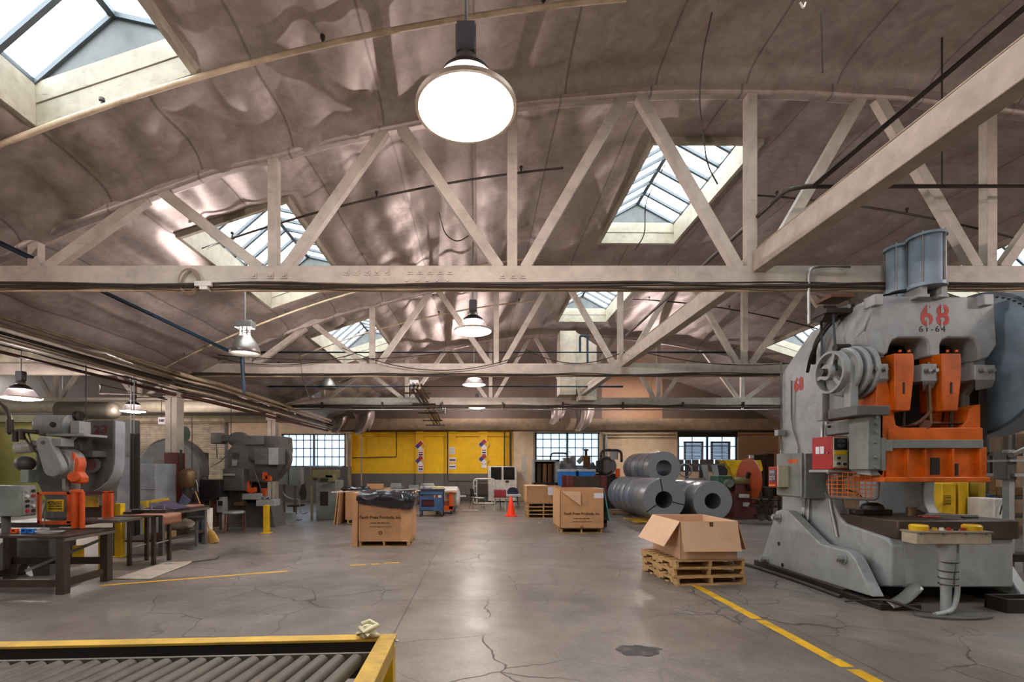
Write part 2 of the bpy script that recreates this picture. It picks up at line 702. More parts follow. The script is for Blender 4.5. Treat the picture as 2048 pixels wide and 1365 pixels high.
STRAW = mat('straw', '#b98f45', .8, stretch=(9, 9, 1), var=.35)
NAVY = mat('navy_cloth', '#2e3245', .85)
PURPLE = mat('purple_cloth', '#3c3245', .9)
GLOVE = mat('glove_cloth', '#cfc7a5', .85)
DARKRED2 = mat('dark_red_paint', '#5a201b', .5, stain='#3a1512')
OLIVE = mat('olive_paint', '#77704a', .5, stain='#4c4833')
MACHGREEN = mat('machine_green', '#3d5e4b', .5, stain='#27382d')
DISC = mat('disc_orange', '#a9471f', .5, stain='#6d2c12', stain_amt=.4)
LOUVER = mat('louver_grey', '#6f747c', .5)
DARKGLASS = mat('dark_glass', '#14181a', .12, var=.1)
CLOTHGREY = mat('canvas_mat', '#a29482', .85)
# ------------------------------------------------------------------ the hall
XL, XR, XC = -7.95, 15.15, 3.6          # column row, far eaves, crown of the main roof
YB, YF = 25.0, -10.0                     # end wall, wall behind
R_ROOF, Z_TOP = 24.0, 7.05
TRUSS_Y = (6.64, 12.74, 18.84)
TRUSS_ALL = (.54,) + TRUSS_Y
CH0, CH1 = 4.09, 4.39                    # bottom chord


def zr(x):
    return Z_TOP - (R_ROOF - math.sqrt(R_ROOF ** 2 - (x - XC) ** 2))


def zr2(x):                               # the next bay is the mirror image
    return zr(2 * XL - x)


SKX = ((-4.86, -3.16), (2.86, 4.56), (10.3, 12.0))
SKY_ = ((-4.2, -.75), (1.9, 5.35), (7.98, 11.42), (14.08, 17.52))


def holes(x, y):
    return any(a < x < b for a, b in SKX) and any(a < y < b for a, b in SKY_)


def build_room():
    f = MB().bx(-25, 15.6, YF - .3, YB + .3, -.2, 0)
    struct(f, 'floor', CONC, smooth=0)
    # end wall with its openings
    wins = [(-10.13, -6.82, 1.73, 3.44), (2.87, 6.2, 1.75, 3.5), (10.18, 13.26, 1.5, 3.57)]
    door = (-17.5, -13.0, 0, 3.95)
    w = MB()
    xs = [-25.2]
    for a, b, c, d in [door] + wins:
        w.bx(xs[-1], a, YB, YB + .25, 0, 7.6)
        w.bx(a, b, YB, YB + .25, d, 7.6)
        if c > 0:
            w.bx(a, b, YB, YB + .25, 0, c)
        xs.append(b)
    w.bx(xs[-1], 15.6, YB, YB + .25, 0, 7.6)
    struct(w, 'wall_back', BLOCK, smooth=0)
    struct(MB().bx(-25.25, -25, YF, YB, 0, 5.5), 'wall_left', mat('side_wall', '#a8a378', .7), smooth=0)
    struct(MB().bx(15.35, 15.6, YF, YB, 0, 5.5), 'wall_right', mat('right_wall', '#a58a6c', .7), smooth=0)
    struct(MB().bx(-25.2, 15.6, YF - .25, YF, 0, 7.6), 'wall_front', mat('front_wall', '#b0a087', .7), smooth=0)
    # concrete beam over the windows, pilasters in the yellow stretch
    struct(MB().bx(XL + .2, 15.3, YB - .32, YB, 3.6, 4.2), 'trim_1', mat('bond_beam', '#857259', .7, stain='#6c583f'), bevel=.02)
    struct(MB().bx(-24.9, XL - .2, YB - .3, YB, 4.0, 4.35), 'trim_2', mat('bond_beam2', '#8d8467', .7), bevel=.02)
    n = 3
    for a, b in ((832, 847), (897, 912), (960, 975), (693, 705), (1026, 1066), (1203, 1209)):
        struct(MB().bx(XX(a, YB), XX(b, YB), YB - .14, YB, 0, 3.6), 'trim_%d' % n, BLOCK, bevel=.01)
        n += 1
    struct(MB().bx(XX(705, YB), XX(1025, YB), YB - .1, YB, 3.3, 3.42), 'trim_%d' % n, BLOCK, bevel=.01)
    # steel sash windows
    for i, (a, b, c, d) in enumerate(wins):
        fr = MB()
        nb = (9, 8, 4)[i]
        t = .045
        for x in (a + t, b - t, (a + b) / 2):
            fr.bx(x - t, x + t, YB + .02, YB + .14, c, d)
        for z in (c + .03, d - .03):
            fr.bx(a, b, YB + .02, YB + .14, z - .03, z + .03)
        for k in range(1, nb):
            x = a + (b - a) * k / nb
            fr.bx(x - .014, x + .014, YB + .04, YB + .1, c, d)
        for k in ((1, 2, 3) if i < 2 else (2.5,)):
            z = c + (d - c) * k / 4 + (.1 if i < 2 else 0)
            fr.bx(a, b, YB + .04, YB + .1, z - .018, z + .018)
        wo = struct(fr, 'window_%d' % (i + 1), WINFRAME, smooth=0)
        MB().bx(a, b, YB + .06, YB + .07, c, d).build('window_pane', WINGLASS, wo, smooth=0)
        if i == 2:
            for x0, x1 in ((a + .42, a + 1.22), (b - 1.28, b - .48)):
                lv = MB()
                for k in range(14):
                    z = c + .66 + k * .062
                    lv.box(((x0 + x1) / 2, YB + .0, z), (x1 - x0, .05, .03), Matrix.Rotation(.6, 3, 'X'))
                for x in (x0 - .05, x1 + .05):
                    lv.bx(x - .05, x + .05, YB - .03, YB + .03, c + .6, d - .55)
                lv.bx(x0 - .1, x1 + .1, YB - .03, YB + .03, d - .6, d - .52)
                lv.build('louver', LOUVER, wo, smooth=0)
            bl = MB().bx(a, b, YB - .02, YB + .03, d - .3, d - .06)
            bl.build('roller_blind', DARKSTEEL, wo, smooth=0)
            pk = MB()
            for k in range(8):
                pk.bx(a + (b - a) * k / 8, a + (b - a) * (k + .78) / 8, YB - .03, YB + .02, c, c + .62)
            pk.build('lower_panel', mat('board_brown', '#5a5048', .7), wo, smooth=0)
        else:
            MB().bx(a - .1, b + .1, YB - .1, YB + .05, c - .1, c).build('window_sill', BLOCK, wo, bevel=.01)
    # roller shutter
    a, b, c, d = door
    pr = []
    nsl = 42
    for k in range(nsl):
        z = d * k / nsl
        pr += [(YB + .1, z), (YB + .06, z + .02), (YB + .05, z + d / nsl * .5), (YB + .07, z + d / nsl * .85)]
    pr += [(YB + .1, d), (YB + .14, d), (YB + .14, 0)]
    ds = struct(MB().prism(pr, 'yz', a, b), 'door_1', SLAT, smooth=25)
    fr = MB()
    fr.bx(a - .12, a + .02, YB - .06, YB + .1, 0, d + .1)
    fr.bx(b - .02, b + .12, YB - .06, YB + .1, 0, d + .1)
    fr.build('door_guide', GREYD, ds)
    MB().cyl((a - .1, YB - .12, d + .18), (b + .1, YB - .12, d + .18), .2, n=20).build('door_barrel', BEIGE, ds)


def roof_sheet(name, x0, x1, y0, y1, fz, trusses, with_holes, fine=True):
    xs, ys = [], []
    sp = .61
    nx = int((x1 - x0) / (sp / 6))
    xs = [x0 + (x1 - x0) * i / nx for i in range(nx + 1)]
    if with_holes:
        xs = sorted(set([x for x in xs if all(abs(x - e) > .03 for q in SKX for e in q)] + [e for q in SKX for e in q]))
    dy = .12 if fine else .3
    ny = int((y1 - y0) / dy)
    ys = [y0 + (y1 - y0) * i / ny for i in range(ny + 1)]
    if with_holes:
        ys = sorted(set([y for y in ys if all(abs(y - e) > .04 for q in SKY_ for e in q)] + [e for q in SKY_ for e in q]))
    vs = []
    for y in ys:
        near = min(abs(y - t) for t in trusses)
        for x in xs:
            s = ((x - XC) / sp) % 1
            left = max(0, min(1, (1.5 - x) / 3.5))
            amp = .032 + .045 * left
            edge = min([min(abs(x - e) for q in SKX for e in q)]) if with_holes else 1
            sag = amp * (math.sin(PI * s) ** .6)
            p = Vector((x * .9, y * .33, 1.3))
            wr = noise.noise(p) * .06 + noise.noise(Vector((x * 2.3 + y * .6, y * .9 - x * .5, 4))) * (.022 + .03 * left)
            wr += abs(noise.noise(Vector((x * 1.1 + y * .8, y * .35 - x * .3, 9)))) * .1 * (.5 + .5 * left)
            dip = .17 * math.exp(-(near / .13) ** 2) + .07 * math.exp(-(near / .5) ** 2)
            k = 1.0
            if with_holes:
                ex = min(abs(x - e) for q in SKX for e in q)
                ey = min(abs(y - e) for q in SKY_ for e in q)
                inx = any(a - .02 < x < b + .02 for a, b in SKX)
                iny = any(a - .02 < y < b + .02 for a, b in SKY_)
                d = max(0 if inx else ex, 0 if iny else ey)
                k = min(1, d / .25)
            vs.append((x, y, fz(x) - (sag + wr) * k - dip))
    n = len(xs)
    fs = []
    for j in range(len(ys) - 1):
        for i in range(n - 1):
            if with_holes and holes((xs[i] + xs[i + 1]) / 2, (ys[j] + ys[j + 1]) / 2):
                continue
            fs.append((j * n + i, (j + 1) * n + i, (j + 1) * n + i + 1, j * n + i + 1))
    o = struct(MB().add(vs, fs), name, FOIL, smooth=180, fixn=False)
    return o


def skylight(x0, x1, y0, y1, label):
    t = thing('skylight', label, 'skylight', ((x0 + x1) / 2, (y0 + y1) / 2, zr((x0 + x1) / 2)), group='roof skylights')
    za, zb = zr(x0), zr(x1)
    up = .38
    th = .07

    def side(x, z, nrm):
        MB().bx(x - (th if nrm < 0 else 0), x + (th if nrm > 0 else 0), y0 - th, y1 + th, z - .1, z + up).build('curb_board', PEEL, t, bevel=.006)
    side(x0, za, -1)
    side(x1, zb, 1)
    for y, s in ((y0, -1), (y1, 1)):
        ya, yb = (y - th, y) if s < 0 else (y, y + th)
        for k in range(2):
            h0, h1 = -.1 + k * (up + .1) / 2 + (.006 if k else 0), -.1 + (k + 1) * (up + .1) / 2
            MB().prism([(x0, za + h0), (x1, zb + h0), (x1, zb + h1), (x0, za + h1)], 'xz', ya - .01 * k * s, yb).build('curb_board', PEEL, t, bevel=.004)
    zm = (za + zb) / 2 + up + .48
    xm = (x0 + x1) / 2
    e0, e1 = (x0 - .03, za + up), (x1 + .03, zb + up)
    for ya, yb in ((y0 - .05, y0 - .01), (y1 + .01, y1 + .05)):
        MB().prism([e0, e1, (xm, zm)], 'xz', ya, yb).build('gable_board', mat('gable_grey', '#5d5e5c', .6, stain='#403f3b'), t)
    for (ex, ez) in (e0, e1):
        a, b = Vector((ex, y0, ez)), Vector((xm, y0, zm))
        c, d = Vector((xm, y1, zm)), Vector((ex, y1, ez))
        MB().add([a, b, c, d], [(0, 1, 2, 3)]).build('glass_pane', SKYGLASS, t, smooth=0)
        br = MB()
        n = 8
        for k in range(n + 1):
            y = y0 + (y1 - y0) * k / n
            br.bar((ex, y, ez - .02), (xm, y, zm - .02), .055, .06)
        br.bar((ex, y0, ez), (ex, y1, ez), .06, .06)
        br.build('glazing_bar', STEELBAR, t, smooth=0)
    MB().bar((xm, y0, zm - .01), (xm, y1, zm - .01), .08, .09).build('ridge_bar', STEELBAR, t, smooth=0)
    # sky portal in the opening
    L = bpy.data.lights.new('sky_portal', 'AREA')
    L.shape = 'RECTANGLE'
    L.size, L.size_y = x1 - x0 + .1, y1 - y0 + .1
    L.cycles.is_portal = True
    lo = bpy.data.objects.new('sky_portal', L)
    COL.objects.link(lo)
    lo.location = (xm, (y0 + y1) / 2, zm + .1)
    return t


def truss(Y, label, x_off=0.0, mirror=False, panel=None, clipx=None, bolts=()):
    t = thing('roof_truss', label, 'roof truss', (XC, Y, CH0), group='roof trusses')
    f = (lambda x: 2 * XL - x) if mirror else (lambda x: x)
    z = zr
    w = .14
    xe0, xe1 = XL - .05, XR

    def ok(x):
        return clipx is None or x > clipx
    for a, b in ((xe0, XC - .9), (XC - .9, xe1)):
        MB().bx(f(a), f(b), Y - w / 2, Y + w / 2, CH0 + .01, CH1).build('bottom_chord', PAINT, t, bevel=.006)
    pl = []
    n = 70
    xs = [-7.0 + (14.2 + 7.0) * i / n for i in range(n + 1)]
    poly = [(f(x), z(x) - .15) for x in xs] + [(f(x), z(x) - .33 - .03 * noise.noise(Vector((x * 1.3, Y, 0)))) for x in xs[::-1]]
    if mirror:
        poly = poly[::-1]
    MB().prism(poly, 'xz', Y - .08, Y + .08).build('top_chord', FOIL, t, smooth=50, bevel=.04)
    nodes = [3.69 + 3.24 * k for k in range(-3, 4)]
    for xn in nodes:
        zt = z(xn) - .3
        if zt - CH1 > .3 and ok(f(xn)):
            MB().bx(f(xn) - .068, f(xn) + .068, Y - .06, Y + .06, CH1 - .02, zt).build('post', PAINT, t, bevel=.005)
        for s in (-1, 1):
            xt = xn + s * 1.62 - s * .11
            zt2 = z(xt) - .3
            if xt < -7 or xt > 14.2 or zt2 - CH1 < .25 or not ok(f(xt)):
                continue
            MB().bar((f(xn + s * .17), Y, CH1 - .02), (f(xt), Y, zt2), .11, .14, up=(1, 0, 0)).build('diagonal', PAINT, t, bevel=.005)
    if panel:
        MB().prism([(f(xe0), CH1)] + [(f(x), z(x) - .45) for x in xs] + [(f(xe1), CH1)], 'xz', Y + .02, Y + .06).build('draft_panel', PLASTER, t)
    for bx_, bz in bolts:
        MB().cyl((bx_, Y - w / 2 - .03, bz), (bx_, Y - w / 2 + .01, bz), .022, n=6).bx(bx_ - .04, bx_ + .04, Y - w / 2 - .012, Y - w / 2 + .01, bz - .04, bz + .04).build('splice_bolt', PAINT, t)
    return t


def lens_lamp(loc, ztop, label, st_light=1.0, r=.375):
    """round factory lamp on a stem; loc is the middle of the lens"""
    x, y, z = loc
    t = thing('high_bay_lamp', label, 'lamp', (x, y, z), group='round factory lamps', world=False)
    MB().lathe([(0, -.055), (r * .45, -.045), (r * .8, -.02), (r * .97, 0)], (0, 0, 0), n=40).build('lens', LENS, t)
    MB().lathe([(0, .02), (.12, .02), (r * .93, .012), (r * .93, .006), (0, .006)], (0, 0, 0), n=40).build('lens_glow_blocker', mat('lens_glow_blocker', '#151313', .8), t)  # added disc, keeps the lens from glowing up into the bell
    MB().lathe([(r * .97, -.012), (r + .012, -.012), (r + .012, .02), (r * .95, .02)], (0, 0, 0), n=40).build('lens_rim', mat('rim', '#c9b7a0', .4, .3), t)
    MB().lathe([(r * .86, .02), (r * .78, .08), (r * .66, .16), (r * .56, .21)], (0, 0, 0), n=36).build('bell_shade', ACRYL, t)
    MB().lathe([(r * .57, .2), (r * .5, .25), (.1, .31)], (0, 0, 0), n=36).build('reflector_cap', mat('reflector_cap', '#1c1a19', .6), t, solid=.004)
    MB().lathe([(.0, .31), (.1, .31), (.1, .36), (.07, .4), (0, .4)], (0, 0, 0), n=20).build('neck', BRIGHTSTEEL, t)
    b = MB().bx(-.068, .068, -.068, .068, .4, .62)
    for k in range(5):
        b.bx(-.078, .078, -.06 + k * .03 - .004, -.06 + k * .03 + .004, .42, .6)
    b.build('ballast_box', mat('ballast', '#4d4a50', .5), t, bevel=.004)
    MB().cyl((0, 0, .6), (0, 0, ztop - z), .016, n=10).build('stem', GALV, t)
    L = bpy.data.lights.new('bulb', 'POINT')
    L.energy = 190 * st_light
    L.color = (1.0, .87, .86)
    L.shadow_soft_size = .04
    lo = bpy.data.objects.new('bulb', L)
    COL.objects.link(lo)
    lo.parent = t
    lo.location = (0, 0, .09)
    return t


def bell_lamp(loc, ztop, label, r=.3, lit=True):
    x, y, z = loc
    t = thing('bell_lamp', label, 'lamp', (x, y, z), group='metal bell lamps', world=False)
    MB().lathe([(r, 0), (r * .93, .1), (r * .72, .24), (r * .45, .34), (.1, .38)], (0, 0, 0), n=36).build('bell_shade', mat('bell_metal', '#9b948c', .35, .6), t, solid=.006)
    nk = MB()
    for k in range(8):
        a = 2 * PI * k / 8
        nk.bx(.1 * math.cos(a) - .012, .1 * math.cos(a) + .012, .1 * math.sin(a) - .012, .1 * math.sin(a) + .012, .37, .52)
    nk.lathe([(.115, .43), (.115, .445), (.09, .445), (.09, .43), (.115, .43)], (0, 0, 0), n=24)
    nk.build('lamp_neck', BRIGHTSTEEL, t)
    MB().bx(-.17, .17, -.1, .1, .52, .66).build('ballast_box', GALV, t, bevel=.008)
    MB().cyl((0, 0, .66), (0, 0, ztop - z), .016, n=10).build('stem', GALV, t)
    if lit:
        MB().sph((0, 0, .16), .07, (1, 1, 1.5)).build('bulb', emis('bulb_glow', '#fff6ee', 30) if 'bulb_glow' not in MATS else MATS['bulb_glow'], t)
        L = bpy.data.lights.new('vented_glow', 'POINT')     # the lamp burns through the vents of its neck
        L.energy = 130
        L.color = (1.0, .87, .88)
        L.shadow_soft_size = .05
        lo = bpy.data.objects.new('vented_glow', L)
        COL.objects.link(lo)
        lo.parent = t
        lo.location = (0, 0, .455)
    return t


def pipe(pts, r, m, name, label, cat, group=None, n=10, rb=.08):
    return solo(MB().tube(bend(pts, rb) if len(pts) > 2 else pts, r, n), name, m, label, cat, loc=pts[0], group=group, smooth=60)


build_room()
roof_sheet('ceiling', XL, XR + .5, YF, YB + .1, zr, TRUSS_ALL, True)
roof_sheet('ceiling_bay', -25.1, XL, YF, YB + .1, zr2, TRUSS_ALL, False, fine=False)

sk_names = {
    (0, 1): 'big nearest skylight, cut by the upper left corner, peeling white curb', (0, 2): 'sloping skylight behind the nearest truss, left of the lamp row',
    (0, 3): 'small sloping skylight behind the second truss, on the left slope', (1, 2): 'ridge skylight with gabled glass near the crown, behind the nearest truss',
    (1, 3): 'small ridge skylight near the crown, behind the second truss', (2, 2): 'skylight on the right slope above the big grey press',
    (2, 3): 'far skylight on the right slope, beside the number 68 frame', (1, 1): 'ridge skylight overhead, outside the top of the photo',
    (2, 1): 'skylight over the right aisle, outside the photo', (0, 0): 'skylight on the slope behind the viewer', (1, 0): 'ridge skylight behind the viewer',
    (2, 0): 'skylight on the far slope behind the viewer'}
for i, (a, b) in enumerate(SKX):
    for j, (c, d) in enumerate(SKY_):
        skylight(a, b, c, d, sk_names[(i, j)])

bl = []
for px in (693, 713, 735, 755, 773):
    bl.append((px, 545))
for px in (820, 840, 861, 881, 900):
    bl.append((px, 544))
for px in (814, 835, 855, 874, 895):
    bl.append((px, 562))
for px in (1004, 1027, 1045, 508, 541, 568):
    bl.append((px, 552))
truss(TRUSS_Y[0], 'nearest cream timber roof truss, spanning the hall above the near machines',
      bolts=[(XX(a, 6.57), ZZ(b, 6.57)) for a, b in bl])
truss(TRUSS_Y[1], 'second cream timber roof truss, landing on the red-footed column',
      bolts=[(XX(a, 12.67), ZZ(b, 12.67)) for a, b in ((795, 737), (806, 737), (817, 737), (830, 737), (842, 737), (855, 737), (800, 746), (812, 746), (826, 746), (880, 737), (892, 746))])
truss(TRUSS_Y[2], 'farthest cream timber roof truss, in front of the yellow end wall')
truss(TRUSS_Y[1], 'side bay truss closed with pale boards, beyond the column row', mirror=True, panel=True)
truss(TRUSS_Y[2], 'open white truss in the side bay, over press number 23', mirror=True)

# longitudinal tie beams along the middle
yt = (.54,) + TRUSS_Y
for k, lab in ((0, 'big cream beam crossing the upper right corner toward the nearest truss'), (1, 'cream beam running between the nearest and second trusses'),
               (2, 'cream beam running between the second and farthest trusses')):
    solo(MB().bx(3.69, 3.87, yt[k] + .08, yt[k + 1] - .075, 4.30, 4.58), 'tie_beam', PAINT, lab, 'beam', group='lengthwise tie beams', bevel=.008)
# girder on the column row
solo(MB().bx(XL - .12, XL + .12, -2, YB - .4, 3.78, 3.98), 'girder', PAINT, 'long cream girder running over the column row', 'beam', bevel=.01)

# columns
for Y, lab in ((TRUSS_Y[1], 'cream column with a dark red foot, beside the benches'), (TRUSS_Y[2], 'far cream column behind the grey press with the round flywheel')):
    t = thing('column', lab, 'column', (XL, Y, 0), group='timber columns')
    for dx in (-.14, .02):
        MB().bx(XL + dx - .02, XL + dx + .13, Y - .15, Y + .15, 2.06 if Y < 15 else 0, 3.78).build('post', PAINT, t, bevel=.012)
    MB().bx(XL - .2, XL + .2, Y - .19, Y + .19, 3.5, 3.78).build('cap', PAINT, t, bevel=.01)
    if Y < 15:
        MB().bx(XL - .18, XL + .17, Y - .17, Y + .17, 0, 2.06).build('red_casing', DARKRED2, t, bevel=.01)
        for px in (352, 362):
            pass

# lamps
lens_lamp((-.1, 3.75, 4.42), zr(-.1) - .05, 'big round lamp hanging nearest, brightest in the upper middle', 1.0)
lens_lamp((XX(946, 9.85), 9.85, ZZ(663, 9.85)), zr(-.1) - .05, 'second round lamp of the middle row, below the nearest truss')
lens_lamp((XX(948, 15.95), 15.95, ZZ(770, 15.95)), zr(-.1) - .05, 'third round lamp of the middle row, below the second truss')
lens_lamp((XX(954, 22), 22, ZZ(816, 22)), zr(-.1) - .05, 'farthest round lamp of the middle row, before the yellow wall', 2)
lens_lamp((XX(1303, 22), 22, ZZ(812, 22)), zr(7.7) - .05, 'round lamp glowing on the tan end wall above the coils', 2)
lens_lamp((XX(42, 11.2), 11.2, ZZ(797, 11.2)), zr2(-10.5) - .05, 'round lamp over the motor of press number 23, at the picture edge')
lens_lamp((XX(266, 16), 16, ZZ(823, 16)), zr2(-11.4) - .05, 'round lamp in the side bay beside the cream column')
lens_lamp((9.6, 4.0, 4.35), zr(9.6) - .05, 'unseen round lamp added to light the right aisle')  # added lamp, unseen, brightens the right side
lens_lamp((-6.6, 2.0, 3.9), zr(-6.6) - .05, 'unseen round lamp added to light the left aisle')  # added lamp, unseen, brightens the left side
lens_lamp((3.6, -3.5, 4.4), zr(3.6) - .05, 'unseen round lamp added for light behind the viewer')  # added lamp, unseen, fills in light from behind
lens_lamp((-13.5, 6.5, 3.6), zr2(-13.5) - .05, 'unseen round lamp added for light deep in the side bay')  # added lamp, unseen, brightens the side bay
lens_lamp((-17.5, 20.5, 3.7), zr2(-17.5) - .05, 'round lamp added for light before the roller shutter')  # added lamp, gives the far side bay its light
bell_lamp((XX(490, 9.75), 9.75, ZZ(709, 9.75)), zr(-4.7) - .05, 'grey metal bell lamp hanging under the left slope')
bell_lamp((XX(655, 17), 17, ZZ(778, 17)), zr(-5.3) - .05, 'small far bell lamp among the pipes before the window', r=.3, lit=False)
bell_lamp((XX(618, 20), 20, ZZ(800, 20)), zr(-7) - .05, 'farthest bell lamp among the pipes, above the end window', r=.3, lit=False)

# ------------------------------------------------------------------ pipes and wiring overhead
def roofpipe(x0, x1, Y, drop, r, m, label, n=14):
    pts = [(x0 + (x1 - x0) * i / n, Y, zr(x0 + (x1 - x0) * i / n) - drop) for i in range(n + 1)]
    mb = MB().tube(pts, r, 10)
    k = 0
    xx = x0 + .5
    t = thing('sprinkler_pipe', label, 'pipe', pts[0], group='sprinkler branches')
    mb.build('pipe_run', m, t, smooth=60)
    while xx < x1:
        z = zr(xx) - drop
        MB().cyl((xx, Y, z), (xx, Y, z + .09), .012, n=8).cyl((xx, Y, z + .07), (xx, Y, z + .1), .028, n=10).build('sprinkler_head', DARKPIPE, t)
        xx += 2.4
    return t


roofpipe(-7.0, 1.6, 5.3, .2, .03, BEIGE, 'cream sprinkler pipe passing under the nearest skylight curb')
roofpipe(-4.6, 1.4, 8.1, .3, .018, DARKPIPE, 'thin dark sprinkler pipe behind the nearest truss, left slope')
roofpipe(-7.5, 1.5, 11.6, .28, .022, BEIGE, 'cream sprinkler pipe before the second truss, above the bell lamp')
roofpipe(5.0, 14.0, 9.0, .3, .018, DARKPIPE, 'thin dark sprinkler pipe across the right slope')
roofpipe(4.6, 14.0, 14.6, .3, .02, DARKPIPE, 'dark sprinkler pipe on the right slope behind the second truss')
roofpipe(-6.5, 2.0, 14.6, .3, .02, BEIGE, 'cream sprinkler pipe on the left slope behind the second truss')

pipe([(4.07, .6, 5.09), (4.07, 5.9, 5.09)], .032, DARKPIPE, 'fire_main', 'dark pipe above the big cream beam, upper right corner', 'pipe', 'dark fire mains')
pipe([(13.5, 5.95, 5.1), (4.0, 5.95, 5.1), (3.76, 5.95, 5.06), (3.76, 12.5, 5.06)], .028, DARKPIPE, 'fire_main', 'dark pipe crossing right of the post, then turning down the hall', 'pipe', 'dark fire mains')
for x in (5.65, 8.8):
    pipe([(x, 5.95, 5.1), (x, 5.95, zr(x) - .05)], .01, DARKPIPE, 'hanger_rod', 'thin rod holding the cross pipe%s' % ('' if x < 6 else ' near the picture edge'), 'rod', 'pipe hangers')
pipe([(-6.05, 3.0, 4.5), (-6.05, 12.45, 4.5), (-6.05, 12.55, 3.6)], .045, BLUEPIPE, 'air_pipe', 'blue air pipe running down the left slope', 'pipe', 'blue air pipes')
pipe([(-6.0, 13.4, 4.85), (7.0, 13.4, 4.85)], .03, BLUEPIPE, 'air_pipe', 'thin blue pipe crossing behind the second truss', 'pipe', 'blue air pipes')
pipe([(-7.4, 16.6, 4.45), (4.9, 16.6, 4.45)], .035, BLUEPIPE, 'air_pipe', 'blue pipe crossing in front of the farthest truss', 'pipe', 'blue air pipes')
pipe([(XX(1160, 13.4), 13.4, 4.85), (XX(1160, 13.4), 13.4, 5.3), (XX(1175, 13.4), 13.4, 5.3), (XX(1175, 13.4), 13.4, 4.4)], .03, BLUEPIPE, 'air_pipe', 'short blue pipe loop standing up by the far duct', 'pipe', 'blue air pipes', rb=.05)
# pipes along the column row
for x, z, r, m, nm, lab in ((-7.5, 4.03, .055, BEIGE, 'steam_pipe', 'thick cream pipe along the column row, topmost of its bundle'),
                            (-7.6, 3.93, .03, BEIGE, 'steam_pipe', 'thin cream pipe just under the thick cream pipe'),
                            (-7.7, 3.84, .045, DARKPIPE, 'steam_pipe', 'dark pipe in the middle of the column row bundle'),
                            (-7.75, 3.74, .03, BEIGE, 'steam_pipe', 'narrow cream pipe below the dark pipe'),
                            (-7.8, 3.67, .025, DARKPIPE, 'steam_pipe', 'thin dark pipe above the oxide red pipe'),
                            (-7.9, 3.58, .05, REDPIPE, 'steam_pipe', 'oxide red pipe, lowest of the column row bundle')):
    pipe([(x, 2.0, z), (x, 12.3, z), (x + .08, 12.6, z - .02), (x + .35, 13.4, z - .05), (x + .35, 24.3, z - .05)], r, m, nm, lab, 'pipe', 'pipes along the column row', rb=.3)
pipe([(-9.2, 13.0, 3.55), (-8.35, 13.0, 3.55)], .02, DARKPIPE, 'rail', 'short dark rail on the column head', 'pipe')
t = thing('jib_arm', 'thin dark jib arm left of the column', 'jib', (XX(200, 12.4), 12.4, ZZ(790, 12.4)))
MB().tube([P(200, 770, 12.4), P(200, 788, 12.4), P(330, 790, 12.4)], .02).tube([P(200, 770, 12.4), P(335, 800, 12.6)], .02).build('arm', DARKSTEEL, t)
# ventilation duct in the side bay
duct = MB().cyl(P(120, 822, 16.5), P(222, 822, 16.5), .3, n=24).sph(P(222, 822, 16.5), .3, (1, 1, 1))
solo(duct, 'ventilation_duct', mat('duct_grey', '#5b584c', .45, .4), 'round grey duct ending above press number 23', 'duct')
solo(MB().cyl((-24, 18.5, 4.0), (-8.3, 18.5, 4.0), .22, n=20), 'ventilation_duct', mat('duct_white', '#b9b39c', .5), 'long white duct along the open side bay truss', 'duct')
# cables draped along the trusses
for Y, nm, sags in ((6.52, 'nearest', 6), (12.62, 'second', 5), (18.72, 'farthest', 4)):
    for k in range(sags):
        mb = MB()
        pts = []
        x = -8.0
        while x < 15:
            pts.append((x, Y - .012 * (k % 3), CH0 - .01 + .05 * noise.noise(Vector((x * .8, k * 3.1, Y))) + .012 * k - .02))
            x += .5
        mb.tube(pts, .012 + .004 * (k % 2), 6)
        solo(mb, 'cable', CABLE if k % 3 else TANCABLE, 'cables strung along the lower edge of the %s truss' % nm, 'cable', loc=pts[0], group='cables on the %s truss' % nm, smooth=60)
    solo(MB().cyl((-8, Y + .05, CH0 - .035), (15, Y + .05, CH0 - .035), .022, n=8), 'conduit', BEIGE, 'cream conduit clipped under the %s truss' % nm, 'conduit', group='truss conduits')
rg = MB()
for k in range(4):
    rg.tube([Vector((XX(376, 6.5) + math.cos(a) * (.12 + .01 * k), 6.5 + .01 * k, ZZ(562, 6.5) + math.sin(a) * (.15 + .01 * k))) for a in [2 * PI * i / 24 for i in range(24)]], .006, 6, closed=True)
solo(rg, 'cable_coil', TANCABLE, 'small ring of spare cable hung on the nearest truss', 'cable')
solo(MB().pb(388, 422, 562, 572, 6.45, 6.55).pb(398, 414, 572, 579, 6.45, 6.55), 'junction_box', WHITE, 'pale junction box below the cable ring on the nearest truss', 'box', bevel=.005)
# hanging wires on the right slope
for pts, lab in (([P(1424, 25, 5.2), P(1405, 110, 5.4), P(1398, 200, 5.6), P(1414, 330, 6.0), P(1435, 368, 6.2)], 'dark cord with a hook hanging before the ridge skylight'),
                 ([P(1643, 22, 5.2), P(1645, 145, 5.2)], 'thin pull chain hanging from the right slope'),
                 ([P(1330, 330, 7.6), P(1290, 405, 7.7), P(1290, 470, 7.8), P(1270, 500, 7.8)], 'wire dropping from the ridge skylight frame'),
                 ([P(878, 425, 8.2), P(890, 470, 8.2), P(915, 486, 8.2), P(940, 470, 8.2)], 'looped wire hanging by the second lamp stem'),
                 ([P(1600, 5, 4.8), P(1607, 18, 4.8), P(1611, 5, 4.8)], 'small pale hook at the top of the photo')):
    solo(MB().tube(bend(pts, .15), .009, 6), 'wire', CABLE if 'pale' not in lab else WHITE, lab, 'wire', loc=pts[-1], smooth=60)
